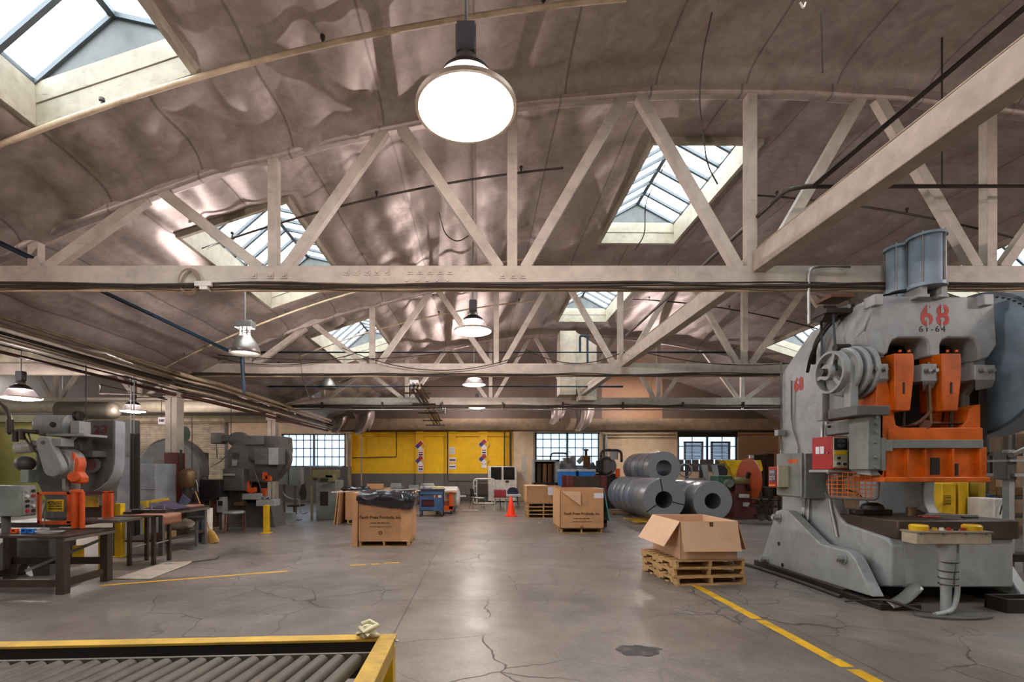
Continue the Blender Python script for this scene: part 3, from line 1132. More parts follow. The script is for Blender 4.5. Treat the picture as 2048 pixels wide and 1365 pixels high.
for x0, x1, s in ((-7.5, -3.2, .35), (-3.5, 1.2, .5), (1.2, 3.6, .3), (3.9, 9.5, .35), (-7.8, -1.0, .2)):
    pts = sagging((x0, 12.5, 4.65 + s * .2), (x1, 12.5, 4.6), s)
    solo(MB().tube(pts, .012, 6), 'wire', CABLE, 'wires sagging in front of the second truss', 'wire', loc=pts[0], group='wires on the second truss', smooth=60)
for z, r, m, lab in ((4.0, .03, DARKPIPE, 'dark pipe clamped along the front of the farthest truss'), (3.9, .022, GALV, 'grey conduit just below the farthest truss')):
    t = thing('clamped_pipe', lab, 'pipe', (3, 18.6, z))
    MB().cyl((-7.6, 18.6, z), (14.5, 18.6, z), r, n=10).build('pipe_run', m, t, smooth=60)
    if r > .025:
        for k in range(9):
            MB().bx(-6 + 2.3 * k - .025, -6 + 2.3 * k + .025, 18.56, 18.72, z - .06, z + .2).build('pipe_clamp', DARKPIPE, t)
for k in range(3):
    for j, (dx, r, m) in enumerate(((-.06, .016, TANCABLE), (-.015, .013, CABLE), (.03, .018, TANCABLE), (.065, .012, CABLE))):
        a, b = yt[k] + .12, yt[k + 1] - .12
        pts = [(3.78 + dx + .012 * noise.noise(Vector((y_, j * 3, k))), y_, 4.6 + .018 * abs(noise.noise(Vector((y_ * 1.3, j * 2, k))))) for y_ in [a + (b - a) * i / 16 for i in range(17)]]
        solo(MB().tube(pts, r, 6), 'cable', m, ('cables lying along the top of the nearest lengthwise beam', 'cables lying along the top of the middle lengthwise beam', 'cables lying along the top of the far lengthwise beam')[k], 'cable', loc=pts[0], group='cables on the lengthwise beam %s' % ('nearest', 'middle', 'far')[k], smooth=60)
# pipe rack coming toward the viewer near the middle
t = thing('pipe_rack', 'bundle of cream and grey pipes hung before the yellow wall', 'pipe rack', (XX(860, 20), 19.0, ZZ(830, 20)))
for k, (dx, dz) in enumerate(((-.2, 0), (-.07, .02), (.06, 0), (.18, .03), (-.12, -.13), (.02, -.12), (.15, -.13))):
    MB().tube([(-2.15 + dx, 16.4, 4.5 + dz), (-2.05 + dx, 23.6, 3.95 + dz)], .045, 8).build('pipe', (BEIGE, GALV, TANCABLE)[k % 3], t)
for y in (16.8, 18.6, 20.4, 22.2, 23.5):
    z = 4.5 - .55 * (y - 16.4) / 7.2
    MB().bx(-2.55, -1.65, y - .03, y + .03, z - .24, z - .19).build('hanger', DARKSTEEL, t)
solo(MB().pb(876, 890, 806, 826, 19.6, 19.9), 'electrical_box', GREYM, 'grey box hung beside the middle pipe bundle', 'box', bevel=.01)
solo(MB().pb(819, 836, 760, 769, 17.2, 17.4), 'electrical_box', WHITE, 'small pale box above the middle pipe bundle', 'box', bevel=.01)
# duct column near the far skylight
solo(MB().pb(1120, 1152, 662, 790, 17.6, 18.3).prism([(XX(1120, 17.6), ZZ(662, 17.6)), (XX(1152, 17.6), ZZ(662, 17.6)), (XX(1195, 17.6), ZZ(690, 17.6)), (XX(1195, 17.6), ZZ(800, 17.6)), (XX(1160, 17.6), ZZ(800, 17.6))], 'xz', 17.7, 18.2),
     'ventilation_duct', mat('duct_cream', '#b5aa95', .6), 'tall cream duct dropping from the roof beside the far ridge skylight', 'duct', bevel=.01)
# wall pipes on the end wall
pipe([(-7, YB - .42, 3.55), (15, YB - .42, 3.55)], .035, DARKPIPE, 'wall_pipe', 'dark pipe along the end wall beam', 'pipe', 'end wall pipes')
pipe([(XX(1205, 24.7), 24.7, 3.35), (XX(1350, 24.7), 24.7, 3.35)], .045, BEIGE, 'wall_pipe', 'cream pipe across the tan stretch of wall', 'pipe', 'end wall pipes')
for px, lab in ((1200, 'pale'), (1208, 'dark'), (1213, 'grey')):
    pipe([(XX(px, 24.7), 24.7, .1), (XX(px, 24.7), 24.7, 3.4)], .05, (BEIGE if lab == 'pale' else DARKPIPE if lab == 'dark' else GALV), 'wall_pipe', lab + ' upright pipe beside the middle window', 'pipe', 'end wall pipes')
pipe([(XX(699, 24.6), 24.6, .1), (XX(698, 24.6), 24.6, 3.4)], .13, BEIGE, 'wall_pipe', 'thick cream upright pipe between the left window and the yellow wall', 'pipe', 'end wall pipes')
pipe([(XX(723, 24.7), 24.7, .1), (XX(723, 24.7), 24.7, 3.4)], .035, BEIGE, 'wall_pipe', 'thin upright pipe at the start of the yellow wall', 'pipe', 'end wall pipes')
pipe([(XX(1009, 24.7), 24.7, .4), (XX(1009, 24.7), 24.7, 3.5)], .035, DARKPIPE, 'wall_pipe', 'dark upright pipe above the white cabinet', 'pipe', 'end wall pipes')
pipe([(XX(1021, 24.7), 24.7, .4), (XX(1021, 24.7), 24.7, 3.5)], .06, DARKPIPE, 'wall_pipe', 'thick dark upright pipe ending the yellow wall', 'pipe', 'end wall pipes')
pipe([(XX(793, 24.7), 24.7, 3.5), (XX(793, 24.7), 24.7, 2.25), (XX(705, 24.7), 24.7, 2.2)], .025, DARKPIPE, 'wall_pipe', 'thin dark conduit bending across the yellow wall', 'pipe', 'end wall pipes')
pipe([(XX(895, 24.7), 24.7, 1.1), (XX(895, 24.7), 24.7, 3.5)], .035, DARKPIPE, 'wall_pipe', 'dark upright pipe beside the notice pilaster', 'pipe', 'end wall pipes')
# foil scraps hanging from the roof edge
for px, py, w, h in ((725, 846, 38, 40), (1112, 828, 30, 36), (1165, 838, 36, 44), (676, 850, 30, 28)):
    mb = MB().grid(lambda u, v: P(px - w / 2 + w * u + 6 * math.sin(v * 3 + u), py - h / 2 + h * v + 4 * math.sin(u * 5), 23.6 + .25 * math.sin(u * 7 + v * 2)), 10, 10)
    solo(mb, 'foil_scrap', FOIL, {725: 'torn foil drooping over the yellow wall', 1112: 'torn pale foil flap left of the far duct', 1165: 'larger torn foil flap right of the far duct', 676: 'torn foil drooping over the left end window'}[px], 'foil scrap', smooth=180, solid=.004)
# ------------------------------------------------------------------ the big grey press, number 68
def big_press():
    XLf, XRf = 5.0, 6.45
    t = thing('stamping_press', 'huge grey mechanical press with red stencilled 68 and an orange ram', 'press', (5.7, 7.0, 0))
    g = GREYM
    # side frames, one plate each side
    prof = [(8.05, .12), (8.05, 3.22), (7.35, 3.72), (6.45, 3.78), (6.2, 3.6), (6.2, 2.75), (6.32, 2.6), (6.32, 1.72), (6.55, 1.6), (6.88, 1.5),
            (6.9, 1.28), (6.88, 1.14), (6.8, 1.0), (6.66, .9), (5.98, .8), (5.9, .72), (5.9, .22), (6.3, .12)]
    for x0, x1, nm in ((XLf, XLf + .16, 'side_frame'), (XRf - .18, XRf, 'side_frame')):
        MB().prism(prof if x0 < 6 else [(max(a, 6.02), b) for a, b in prof], 'yz', x0, x1).build(nm, g, t, bevel=.025)
    # crown casting with its two arches
    Y = 6.1
    q = [(1752, 592), (1990, 594), (1992, 650), (1995, 690), (1978, 716), (1958, 722), (1957, 695), (1951, 682), (1940, 676), (1895, 676), (1885, 681), (1881, 690),
         (1881, 713), (1857, 713), (1857, 690), (1853, 681), (1844, 676), (1797, 676), (1786, 681), (1780, 692), (1777, 705), (1768, 712), (1738, 700), (1728, 660)]
    # the front edge of the crown leans back to the side frame on the left
    poly = [(XX(a, Y), ZZ(b, Y)) for a, b in q]
    MB().prism(poly, 'xz', Y, Y + .34).build('crown', g, t, bevel=.022)
    MB().bx(XLf + .1, XRf - .1, 6.44, 7.4, 3.3, 3.74).build('crown_block', g, t, bevel=.02)
    MB().bx(XLf + .1, XRf - .1, 7.0, 7.3, 1.6, 3.4).build('web_plate', GREYD, t)
    for a, b in ((1750, 1767), (1968, 1988)):
        MB().pb(a, b, 588, 610, 6.02, 6.2).build('corner_lug', g, t, bevel=.008)
    # cheek slab on the sloping left of the crown
    MB().add([P(1728, 662, 6.1), P(1752, 594, 6.1), P(1752, 594, 6.44), (XLf - .03, 7.1, 3.72), (XLf - .03, 7.0, 2.95), P(1690, 700, 6.5)],
             [(0, 1, 2, 3, 4, 5)]).build('cheek', g, t, solid=.03)
    # bearing caps with bolts
    for (a, b, c, d, nb) in ((1736, 1777, 728, 758, 2), (1845, 1874, 728, 762, 2), (1950, 1991, 730, 760, 2)):
        cap = MB().pb(a, b, c, d, 6.0, 6.3)
        cap.add([P(a, d, 6.0), P(b, d, 6.0), P(b - 8, d + 16, 6.1), P(a, d + 22, 6.12), P(a, d, 6.3), P(b, d, 6.3)], [(0, 1, 2, 3), (0, 3, 4), (1, 5, 2), (2, 5, 4, 3)])
        o = cap.build('bearing_cap', g, t, bevel=.008)
        for k in range(nb):
            px = a + (b - a) * (k + .6) / (nb + .1)
            c0 = P(px, (c + d) / 2 - 3, 6.0)
            MB().cyl(c0, c0 + Vector((0, -.05, 0)), .024, n=6).cyl(c0, c0 + Vector((0, -.012, 0)), .034, n=14).build('bolt', BRIGHTSTEEL, t)
    # black box put in as the shade behind the lower jaw
    MB().pb(1740, 1950, 690, 765, 6.55, 6.9).build('jaw_shade_box', BLACK, t)
    MB().cyl((XLf + .2, 6.62, 2.98), (XRf - .2, 6.62, 2.98), .16, n=24).build('crankshaft', DARKSTEEL, t)
    # ram
    Yr = 6.02
    r = MB()
    r.pb(1772, 1974, 895, 964, Yr + .05, 6.5)
    r.pb(1768, 1981, 955, 965, Yr - .03, 6.5)
    r.pb(1776, 1966, 856, 882, Yr + .02, 6.5)
    o = r.build('ram', ORANGE, t, bevel=.008)
    MB().pb(1770, 1967, 880, 897, Yr - .01, Yr + .2).build('ram_band', GREYGREEN, t, bevel=.005)
    for a in (1815, 1850, 1905, 1960):
        MB().pb(a, a + 4, 897, 955, Yr + .0, Yr + .08).build('ram_rib', ORANGE, t, bevel=.003)
    for a, b, c, d in ((1811, 1817, 928, 952), (1911, 1917, 928, 952), (1862, 1880, 916, 950)):
        MB().pb(a, b, c, d, Yr + .043, Yr + .06).build('slot', BLACK, t)
    # uprights of the ram either side
    for s, pl in ((-1, [(1757, 745), (1776, 745), (1796, 850), (1812, 858), (1776, 882), (1772, 964), (1757, 940)]),
                  (1, [(1966, 808), (1966, 880), (1925, 858), (1940, 840), (1944, 818)])):
        MB().prism([(XX(a, Yr), ZZ(b, Yr)) for a, b in pl], 'xz', Yr + .03, Yr + .35).build('ram_upright', ORANGE, t, bevel=.006)
    # pitmans
    for a, b in ((1789, 1829), (1884, 1924)):
        MB().prism([(XX(a, 5.98), ZZ(707, 5.98)), (XX(b - 2, 5.98), ZZ(707, 5.98)), (XX(b, 5.98), ZZ(722, 5.98)), (XX(b, 5.98), ZZ(748, 5.98)), (XX(b - 8, 5.98), ZZ(822, 5.98)), (XX(a + 2, 5.98), ZZ(822, 5.98))], 'xz', 5.98, 6.3).build('pitman', ORANGE, t, bevel=.012)
        m = (a + b) / 2
        MB().pb(m - 2, m + 1, 765, 788, 5.972, 5.99).build('slot', BLACK, t)
        for k in (-9, 9):
            c0 = P(m + k, 705, 6.1)
            MB().cyl(c0, c0 + Vector((0, 0, .03)), .016, n=8).build('pitman_bolt', ORANGE, t)
        MB().cyl(P(m - 2, 822, 6.1), P(m - 2, 858, 6.1), .02, n=10).build('adjust_screw', DARKSTEEL, t)
        MB().pb(a - 50 if a < 1800 else a - 24, a, 725, 855, 6.42, 6.5).build('back_rib', ORANGE, t)
    MB().pb(1776, 1960, 760, 858, 6.5, 6.56).build('ram_recess_shade', BLACK, t)  # black plate painted in as the shade between the pitmans
    k = MB()
    k.tube(bend([P(1800, 856, 6.1), P(1835, 848, 6.08), P(1858, 828, 6.05), P(1862, 815, 6.05)], .05), .022)
    k.tube([P(1860, 848, 6.1), P(1955, 848, 6.1)], .035)
    k.cyl(P(1850, 850, 6.05), P(1850, 850, 6.2), .06)
    k.build('ram_linkage', RUST, t, smooth=60)
    MB().bar(P(1855, 725, 6.05), P(1860, 850, 6.05), .035, .03).build('center_rod', BRASS, t)
    # gib housing on the near side
    MB().pb(1737, 1762, 824, 940, 5.98, 6.3).build('gib', GREYGREEN, t, bevel=.008)
    MB().pb(1762, 1772, 876, 942, 5.99, 6.2).pb(1772, 1786, 880, 903, 5.99, 6.1).build('gib_key', GREYGREEN, t, bevel=.006)
    for py in (834, 848, 864, 885, 915, 935):
        c0 = P(1751, py, 5.98)
        MB().cyl(c0, c0 + Vector((0, -.035, 0)), .02, n=6).build('bolt', GREYGREEN, t)
    sp = MB()
    sp.prism([(6.95, 2.28), (6.2, 2.33), (6.2, 2.14), (6.95, 2.12)], 'yz', 4.93, XLf + .02)
    sp.build('side_cover', GREYGREEN, t, bevel=.01)
    MB().prism([(6.9, 2.08), (6.15, 2.13), (6.15, 1.58), (6.8, 1.58)], 'yz', 4.92, XLf + .02).build('side_cover', GREYGREEN, t, bevel=.01)
    MB().prism([(6.28, 2.34), (6.05, 2.36), (6.05, 1.56), (6.28, 1.58)], 'yz', 4.86, XLf + .02).build('side_cover', GREYM, t, bevel=.012)
    for y, z in ((6.85, 2.24), (6.4, 2.26), (6.32, 2.18), (6.25, 1.75)):
        MB().cyl((4.90, y, z), (4.96, y, z), .018, n=8).build('bolt', DARKSTEEL, t)
    # bed
    bed = MB().prism([(5.06, 6.9), (5.06, 5.98), (5.14, 5.9), (6.47, 5.9), (6.47, 6.9)], 'xy', .21, .8)
    bed.build('bed', g, t, bevel=.02)
    MB().bx(5.04, 6.5, 5.86, 6.86, .8, 1.03).build('bolster', BROWNSTEEL, t, bevel=.02)
    MB().prism([(6.5, .9), (6.5, 5.9), (5.9, 5.9), (5.9, .9)][::-1] if False else [(5.25, 6.3), (6.2, 6.3), (6.2, 7.6), (5.25, 7.6)], 'xy', .02, .5).build('bed_core', BLACK, t)
    # foot gussets
    gp = [(8.24, .06), (7.8, .97), (7.7, 1.0), (7.5, 1.0), (6.79, .6), (6.27, .585), (6.16, .5), (5.88, .1)]
    MB().prism(gp, 'yz', 4.75, 4.9).build('foot_gusset', GREYM, t, bevel=.015)
    MB().prism(gp, 'yz', 6.55, 6.7).build('foot_gusset', GREYM, t, bevel=.015)
    for y, z in ((7.72, .88), (8.06, .16), (6.35, .48)):
        MB().cyl((4.66, y, z), (5.02, y, z), .055, n=6).cyl((4.73, y, z), (4.76, y, z), .075, n=18).cyl((4.64, y, z), (4.67, y, z), .035, n=12).build('foot_bolt', GREYM, t)
    for y, z in ((7.72, .46), (7.63, .14)):
        MB().cyl((4.745, y, z), (4.76, y, z), .032, n=14).build('bolt_hole', BLACK, t)
    MB().bx(4.66, 5.14, 5.66, 6.3, 0, .07).build('foot_pad', DARKSTEEL, t, bevel=.006)
    MB().bx(4.68, 5.12, 6.28, 8.3, 0, .1).build('skid', DARKSTEEL, t, bevel=.006)
    MB().bx(6.4, 6.86, 5.8, 8.3, 0, .1).build('skid', DARKSTEEL, t, bevel=.006)
    # flywheel guard
    fw = MB().lathe([(0, 0), (.86, 0), (.95, .03), (.96, .34), (.9, .36), (0, .36)], (6.66, 6.62, 3.03), (1, 0, 0), n=64)
    fo = fw.build('flywheel_guard', GREYB, t, smooth=30)
    MB().lathe([(.93, -.012), (.965, -.012), (.965, .0)], (6.66, 6.62, 3.03), (1, 0, 0), n=64).build('guard_rim', mat('guard_rim', '#4f5960', .4), t)
    for k in range(22):
        a = PI * (.02 + k * .028) + PI / 2 * .6
        c0 = Vector((6.65, 6.62 + .9 * math.cos(a), 3.03 + .9 * math.sin(a)))
        MB().cyl(c0 + Vector((-.008, 0, 0)), c0 + Vector((.02, 0, 0)), .009, n=8).build('rivet', DARKSTEEL, fo)
    MB().cyl((6.3, 6.62, 3.03), (6.7, 6.62, 3.03), .2, n=24).build('flywheel_hub', GREYD, t)
    MB().pb(1958, 1975, 756, 940, 6.2, 6.5).build('right_gib', DARKSTEEL, t, bevel=.01)
    # surge cylinders on top
    for (x, y, r, z0, z1) in ((5.6, 6.1, .175, 3.9, 4.56), (5.53, 6.41, .145, 3.8, 4.56)):
        c = MB().cyl((x, y, z0 + .04), (x, y, z1 - .03), r, n=36)
        o = c.build('air_cylinder', GREYB, t, smooth=30)
        for za, zb in ((z0, z0 + .045), (z1 - .035, z1)):
            MB().cyl((x, y, za), (x, y, zb), r + .025, n=36).build('cylinder_flange', GREYB, o, bevel=.004)
        for a in (-2.5, -1.2, -.4, .6, 2.2):
            MB().cyl((x + (r + .012) * math.cos(a), y + (r + .012) * math.sin(a), z0), (x + (r + .012) * math.cos(a), y + (r + .012) * math.sin(a), z1 + .02), .009, n=8).build('tie_rod', BRIGHTSTEEL, o)
    MB().pb(1843, 1855, 570, 594, 6.0, 6.25).pb(1883, 1895, 570, 594, 6.0, 6.25).pb(1838, 1860, 588, 594, 5.98, 6.25).pb(1880, 1898, 588, 594, 5.98, 6.25).build('cylinder_foot', GREYM, t, bevel=.004)
    MB().tube(bend([P(1765, 592, 6.2), P(1800, 582, 6.2), P(1840, 578, 6.15), P(1852, 585, 6.12)], .1), .018).tube([P(1762, 592, 6.25), P(1846, 580, 6.2)], .012).build('hose', BLACKR, t, smooth=60)
    # brake wheel on the side
    cy, cz = 6.28, 2.89
    sh = MB().cyl((4.5, cy, cz), (5.05, cy, cz), .07, n=20)
    sh.build('brake_shaft', GREYM, t)
    wh = MB().lathe([(.24, 0), (.27, 0), (.27, .09), (.24, .09), (.24, 0)], (4.5, cy, cz), (1, 0, 0), n=40)
    for k in range(3):
        a = PI / 2 + 2 * PI * k / 3 + .3
        wh.bar((4.545, cy, cz), (4.545, cy + .25 * math.cos(a), cz + .25 * math.sin(a)), .05, .06, up=(1, 0, 0))
    wh.cyl((4.46, cy, cz), (4.6, cy, cz), .1, n=24)
    wh.build('brake_wheel', GREYM, t, smooth=30)
    MB().cyl((4.4, cy, cz), (4.47, cy, cz), .05, n=20).build('shaft_nut', DARKSTEEL, t)
    for x, r in ((4.66, .31), (4.76, .33), (4.86, .34)):
        MB().lathe([(.0, 0), (r - .02, 0), (r, .015), (r, .045), (r - .02, .06), (0, .06)], (x, cy, cz), (1, 0, 0), n=44).build('brake_disc', GREYM, t, smooth=30)
    for y0 in (cy - .16, cy + .34):
        MB().bx(4.62, 4.72, y0 - .06, y0 + .06, 2.3, 2.95).build('brake_bracket', GREYM, t, bevel=.01)
    MB().cyl((4.62, cy + .05, cz + .33), (4.8, cy + .05, cz + .33), .05, n=16).build('brake_pin', DARKSTEEL, t)
    MB().cyl((4.75, cy - .1, 2.36), (4.75, cy + .3, 2.36), .075, n=20).build('brake_cylinder', RUST, t)
    MB().bx(4.6, 5.0, cy - .35, cy + .15, 2.3, 2.42).build('brake_shelf', GREYD, t, bevel=.01)
    bel = MB()
    bel.tube([(4.52, 6.42, 2.9), (4.72, 6.72, 3.75)], .014).tube([(4.52, 6.16, 2.9), (4.72, 6.5, 3.75)], .014)
    bel.build('drive_chain', BLACKR, t)
    MB().cyl((4.62, 6.62, 3.75), (4.8, 6.62, 3.75), .11, n=20).bx(4.6, 5.0, 6.45, 6.8, 3.72, 3.78).build('chain_sprocket', DARKSTEEL, t)
    # red clutch control box, grey cabinet with a red keypad
    b = MB().bx(4.65, 4.86, 6.42, 6.81, 1.64, 2.08).build('control_box', RED, t, bevel=.008)
    MB().bx(4.66, 4.85, 6.408, 6.425, 1.66, 2.07).build('dial_panel', mat('panel_cream', '#b9b094', .5), b, bevel=.003)
    MB().bx(4.67, 4.835, 6.40, 6.41, 1.9, 2.05).build('dial_plate', BLACK, b)
    MB().cyl((4.752, 6.402, 1.985), (4.752, 6.39, 1.985), .058, n=28).build('dial', mat('dial_grey', '#55585e', .3, .3), b)
    MB().bx(4.70, 4.805, 6.385, 6.392, 1.978, 1.992).build('dial_slot', BLACK, b)
    MB().bx(4.67, 4.835, 6.40, 6.41, 1.835, 1.885).build('warning_strip', YELLOW, b)
    MB().bx(4.675, 4.755, 6.40, 6.41, 1.68, 1.75).bx(4.76, 4.83, 6.40, 6.41, 1.68, 1.74).build('switch_plate', WHITE, b, bevel=.002)
    for x, z in ((4.715, 1.715), (4.795, 1.71), (4.72, 1.79)):
        MB().cyl((x, 6.402, z), (x, 6.38, z), .02, n=14).build('switch', DARKSTEEL, b)
    for y in (6.60, 6.69):
        MB().bx(4.643, 4.652, y - .035, y + .035, 1.85, 1.95).build('label_plate', PAPER, b)
    MB().cyl((4.65, 6.49, 1.86), (4.635, 6.49, 1.86), .012, n=12).build('lock', BRIGHTSTEEL, b)
    MB().bx(4.62, 5.02, 6.45, 6.83, 1.6, 1.635).build('box_shelf', GREYM, t, bevel=.004)
    c = MB().bx(4.7, 5.0, 7.02, 7.65, 1.22, 1.87).build('electrical_cabinet', GREYGREEN, t, bevel=.01)
    MB().bx(4.675, 4.7, 7.06, 7.66, 1.24, 1.88).build('cabinet_door', GREYGREEN, c, bevel=.006)
    MB().bx(4.665, 4.68, 7.055, 7.07, 1.3, 1.8).build('hinge', GREYM, c)
    MB().bx(4.67, 4.676, 7.16, 7.36, 1.735, 1.79).build('orange_label', ORANGEB, c)
    kp = MB().bx(4.52, 4.68, 7.38, 7.62, 1.36, 1.68).build('keypad_housing', RED, c, bevel=.012)
    MB().bx(4.515, 4.675, 7.355, 7.385, 1.37, 1.7).build('keypad_cover', mat('panel_cream', '#b9b094'), c, bevel=.004)
    MB().bx(4.512, 4.522, 7.42, 7.59, 1.45, 1.64).build('keypad_face', mat('keypad', '#5c5558', .3), kp)
    MB().bx(4.508, 4.514, 7.45, 7.56, 1.58, 1.62).build('screen', mat('lcd', '#8e9299', .3), kp)
    for i in range(3):
        for j in range(2):
            MB().cyl((4.513, 7.45 + i * .05, 1.49 + j * .035), (4.505, 7.45 + i * .05, 1.49 + j * .035), .011, n=10).build('key', WHITE, kp)
    MB().bx(4.51, 4.522, 7.43, 7.58, 1.385, 1.405).build('brand_strip', FLOORYEL, kp)
    # small box high on the rear edge, conduits down the side
    MB().pb(1556, 1572, 860, 872, 7.9, 8.0).build('conduit_box', GREYM, t, bevel=.006)
    cd = [([(4.97, 7.75, 3.05), (4.97, 7.75, 2.3), (4.97, 7.6, 2.0), (4.97, 7.6, 1.87)], .014),
          ([(4.96, 7.05, 3.5), (4.96, 7.05, 2.4), (4.9, 6.95, 2.2), (4.86, 6.95, 1.7)], .022),
          ([(4.96, 6.95, 3.6), (4.96, 6.95, 2.2), (4.96, 6.9, 1.2), (4.98, 6.78, .7)], .02),
          ([(4.97, 7.45, 1.22), (4.95, 7.45, .9)], .02), ([(4.97, 7.35, 1.22), (4.95, 7.35, .85)], .02),
          ([(4.97, 8.02, 3.4), (4.97, 8.02, 1.9), (4.9, 7.95, 1.8)], .014)]
    for pts, r in cd:
        MB().tube(bend(pts, .12), r).build('conduit', GALV if r > .015 else GREYM, t, smooth=60)
    MB().tube(bend([(4.94, 7.2, 3.2), (4.85, 7.05, 3.45), (4.88, 6.75, 3.75), (5.0, 6.5, 3.85)], .3), .03).tube(bend([(4.92, 7.3, 3.1), (4.78, 7.0, 3.35), (4.85, 6.7, 3.68), (5.0, 6.45, 3.78)], .3), .022).build('hose', BLACKR, t, smooth=60)
    MB().tube(bend([(4.95, 7.0, 2.9), (4.88, 7.0, 3.6), (4.85, 6.75, 3.8), (4.9, 6.45, 3.8)], .25), .03).build('hose', GALV, t, smooth=60)
    MB().pb(1663, 1708, 588, 594, 6.5, 6.8).build('hose_bracket', RUST, t)
    # swung mesh guard at the throat
    gd = MB()
    A, B = Vector((4.72, 6.62, 1.6)), Vector((5.0, 6.12, 1.6))
    dz = .32
    for k in range(10):
        p = A.lerp(B, k / 9)
        gd.cyl(p, p - Vector((0, 0, dz)), .0065, n=6)
    for k in range(7):
        gd.cyl(A - Vector((0, 0, dz * k / 6)), B - Vector((0, 0, dz * k / 6)), .0065, n=6)
    gd.build('mesh_guard', ORANGE, t)
    MB().tube(bend([A - Vector((0, 0, .02)), A - Vector((0, 0, dz + .02)), B - Vector((0, 0, dz + .02)), B + Vector((.0, -.02, -.05)), B + Vector((-.03, 0, .15))], .06), .02).build('guard_frame', GREYD, t, smooth=60)
    # markings
    lettering('68', .36, (XX(1869, 6.1), 6.097, ZZ(633, 6.1)), '-y', REDPAINT, t, sx=.92, bold=.008, spacing=1.22)
    cuts = MB()
    for dx in (-.088, .088):
        cuts.bx(XX(1869, 6.1) + dx - .012, XX(1869, 6.1) + dx + .012, 6.092, 6.099, ZZ(657, 6.1), ZZ(639, 6.1))
        cuts.bx(XX(1869, 6.1) + dx - .012, XX(1869, 6.1) + dx + .012, 6.092, 6.099, ZZ(627, 6.1), ZZ(609, 6.1))
    cuts.build('stencil_gap', g, t)
    lettering('61-64', .11, (XX(1864, 6.1), 6.098, ZZ(659, 6.1)), '-y', INK, t, sx=1.1, spacing=1.25)
    lettering('68', .27, (XLf - .004, 7.62, 2.96), '-x', REDPAINT, t, sx=.72, bold=.012, spacing=1.15)
    return t


big_press()
# conduit looping from the truss down to the press
pipe([(5.3, 6.45, 4.36), (4.72, 6.45, 4.36), (4.72, 6.95, 4.36), (4.95, 7.05, 3.5)][:0] + [P(1700, 534, 6.5), P(1617, 534, 6.5), P(1618, 648, 6.55)], .02, GALV, 'conduit', 'galvanised conduit looping from the truss down to the big press', 'conduit', rb=.12)

# button station on its pedestal
t = thing('button_station', 'two-hand button station on a grey pedestal before the big press', 'control station', (5.28, 5.5, 0))
bxo = MB().bx(4.85, 5.68, 5.4, 5.6, .81, .935).build('control_box', mat('station_cream', '#a79b84', .5, stain='#7d4a38'), t, bevel=.008)
MB().bx(4.84, 5.69, 5.39, 5.61, .935, .955).build('box_lid', mat('station_lid', '#8a7a68', .45), bxo, bevel=.003)
for x in (4.96, 5.56):
    MB().lathe([(0, 0), (.085, 0), (.09, .05), (.075, .065), (0, .065)], (x, 5.5, .955), n=24).build('palm_button', YELLOW, bxo)
for k, (x, mm) in enumerate(((5.12, YELLOW), (5.2, WHITE), (5.28, RED), (5.36, DARKSTEEL), (5.44, RED))):
    MB().cyl((x, 5.48, .955), (x, 5.48, .985), .022, n=14).build('push_button', mm, bxo)
for x in (4.9, 5.15, 5.4, 5.62):
    MB().bx(x - .012, x + .012, 5.385, 5.4, .915, .945).build('clip', BRIGHTSTEEL, bxo)
MB().lathe([(.09, .81), (.075, .6), (.05, .3), (.05, .03)], (5.27, 5.5, 0), n=20).build('pedestal_pole', GREYM, t)
MB().tube(bend([(5.36, 5.48, .8), (5.35, 5.46, .5), (5.36, 5.46, .25), (5.3, 5.45, .06), (5.05, 5.4, .03)], .15), .028).build('conduit', GREYM, t, smooth=60)
for z in (.6, .5, .42, .35):
    MB().tube(arcpts((5.285, 5.49, z), .085, 0, 2 * PI, 20, 'xy'), .006).build('cable_tie', BLACK, t)
MB().prism([(5.3 + .42 * math.cos(a), 5.45 + .16 * math.sin(a)) for a in [PI * i / 20 * 2 for i in range(20)]], 'xy', 0, .028).build('base_plate', GREYD, t, bevel=.004)
solo(MB().grid(lambda u, v: Vector((4.78 + .42 * u, 5.62 + .2 * v + .08 * u, .04 + .2 * u * u + .05 * math.sin(v * 3))), 12, 6), 'scrap_chute', mat('chute', '#8b8d84', .4, .5), 'curved scrap pan on the floor between foot pad and pedestal', 'scrap pan', smooth=180, solid=.01)
pipe([(4.5, 6.0, .02), (4.8, 5.7, .12), (5.0, 5.55, .03), (5.2, 5.4, .03)], .015, CABLE, 'cable', 'cable lying from the press foot to the pedestal', 'cable', rb=.2)
pipe([(4.4, 8.6, .02), (4.55, 8.2, .03), (4.62, 7.0, .025), (4.6, 6.2, .02)], .025, CABLE, 'cable', 'black cable along the press skid', 'cable', rb=.4)
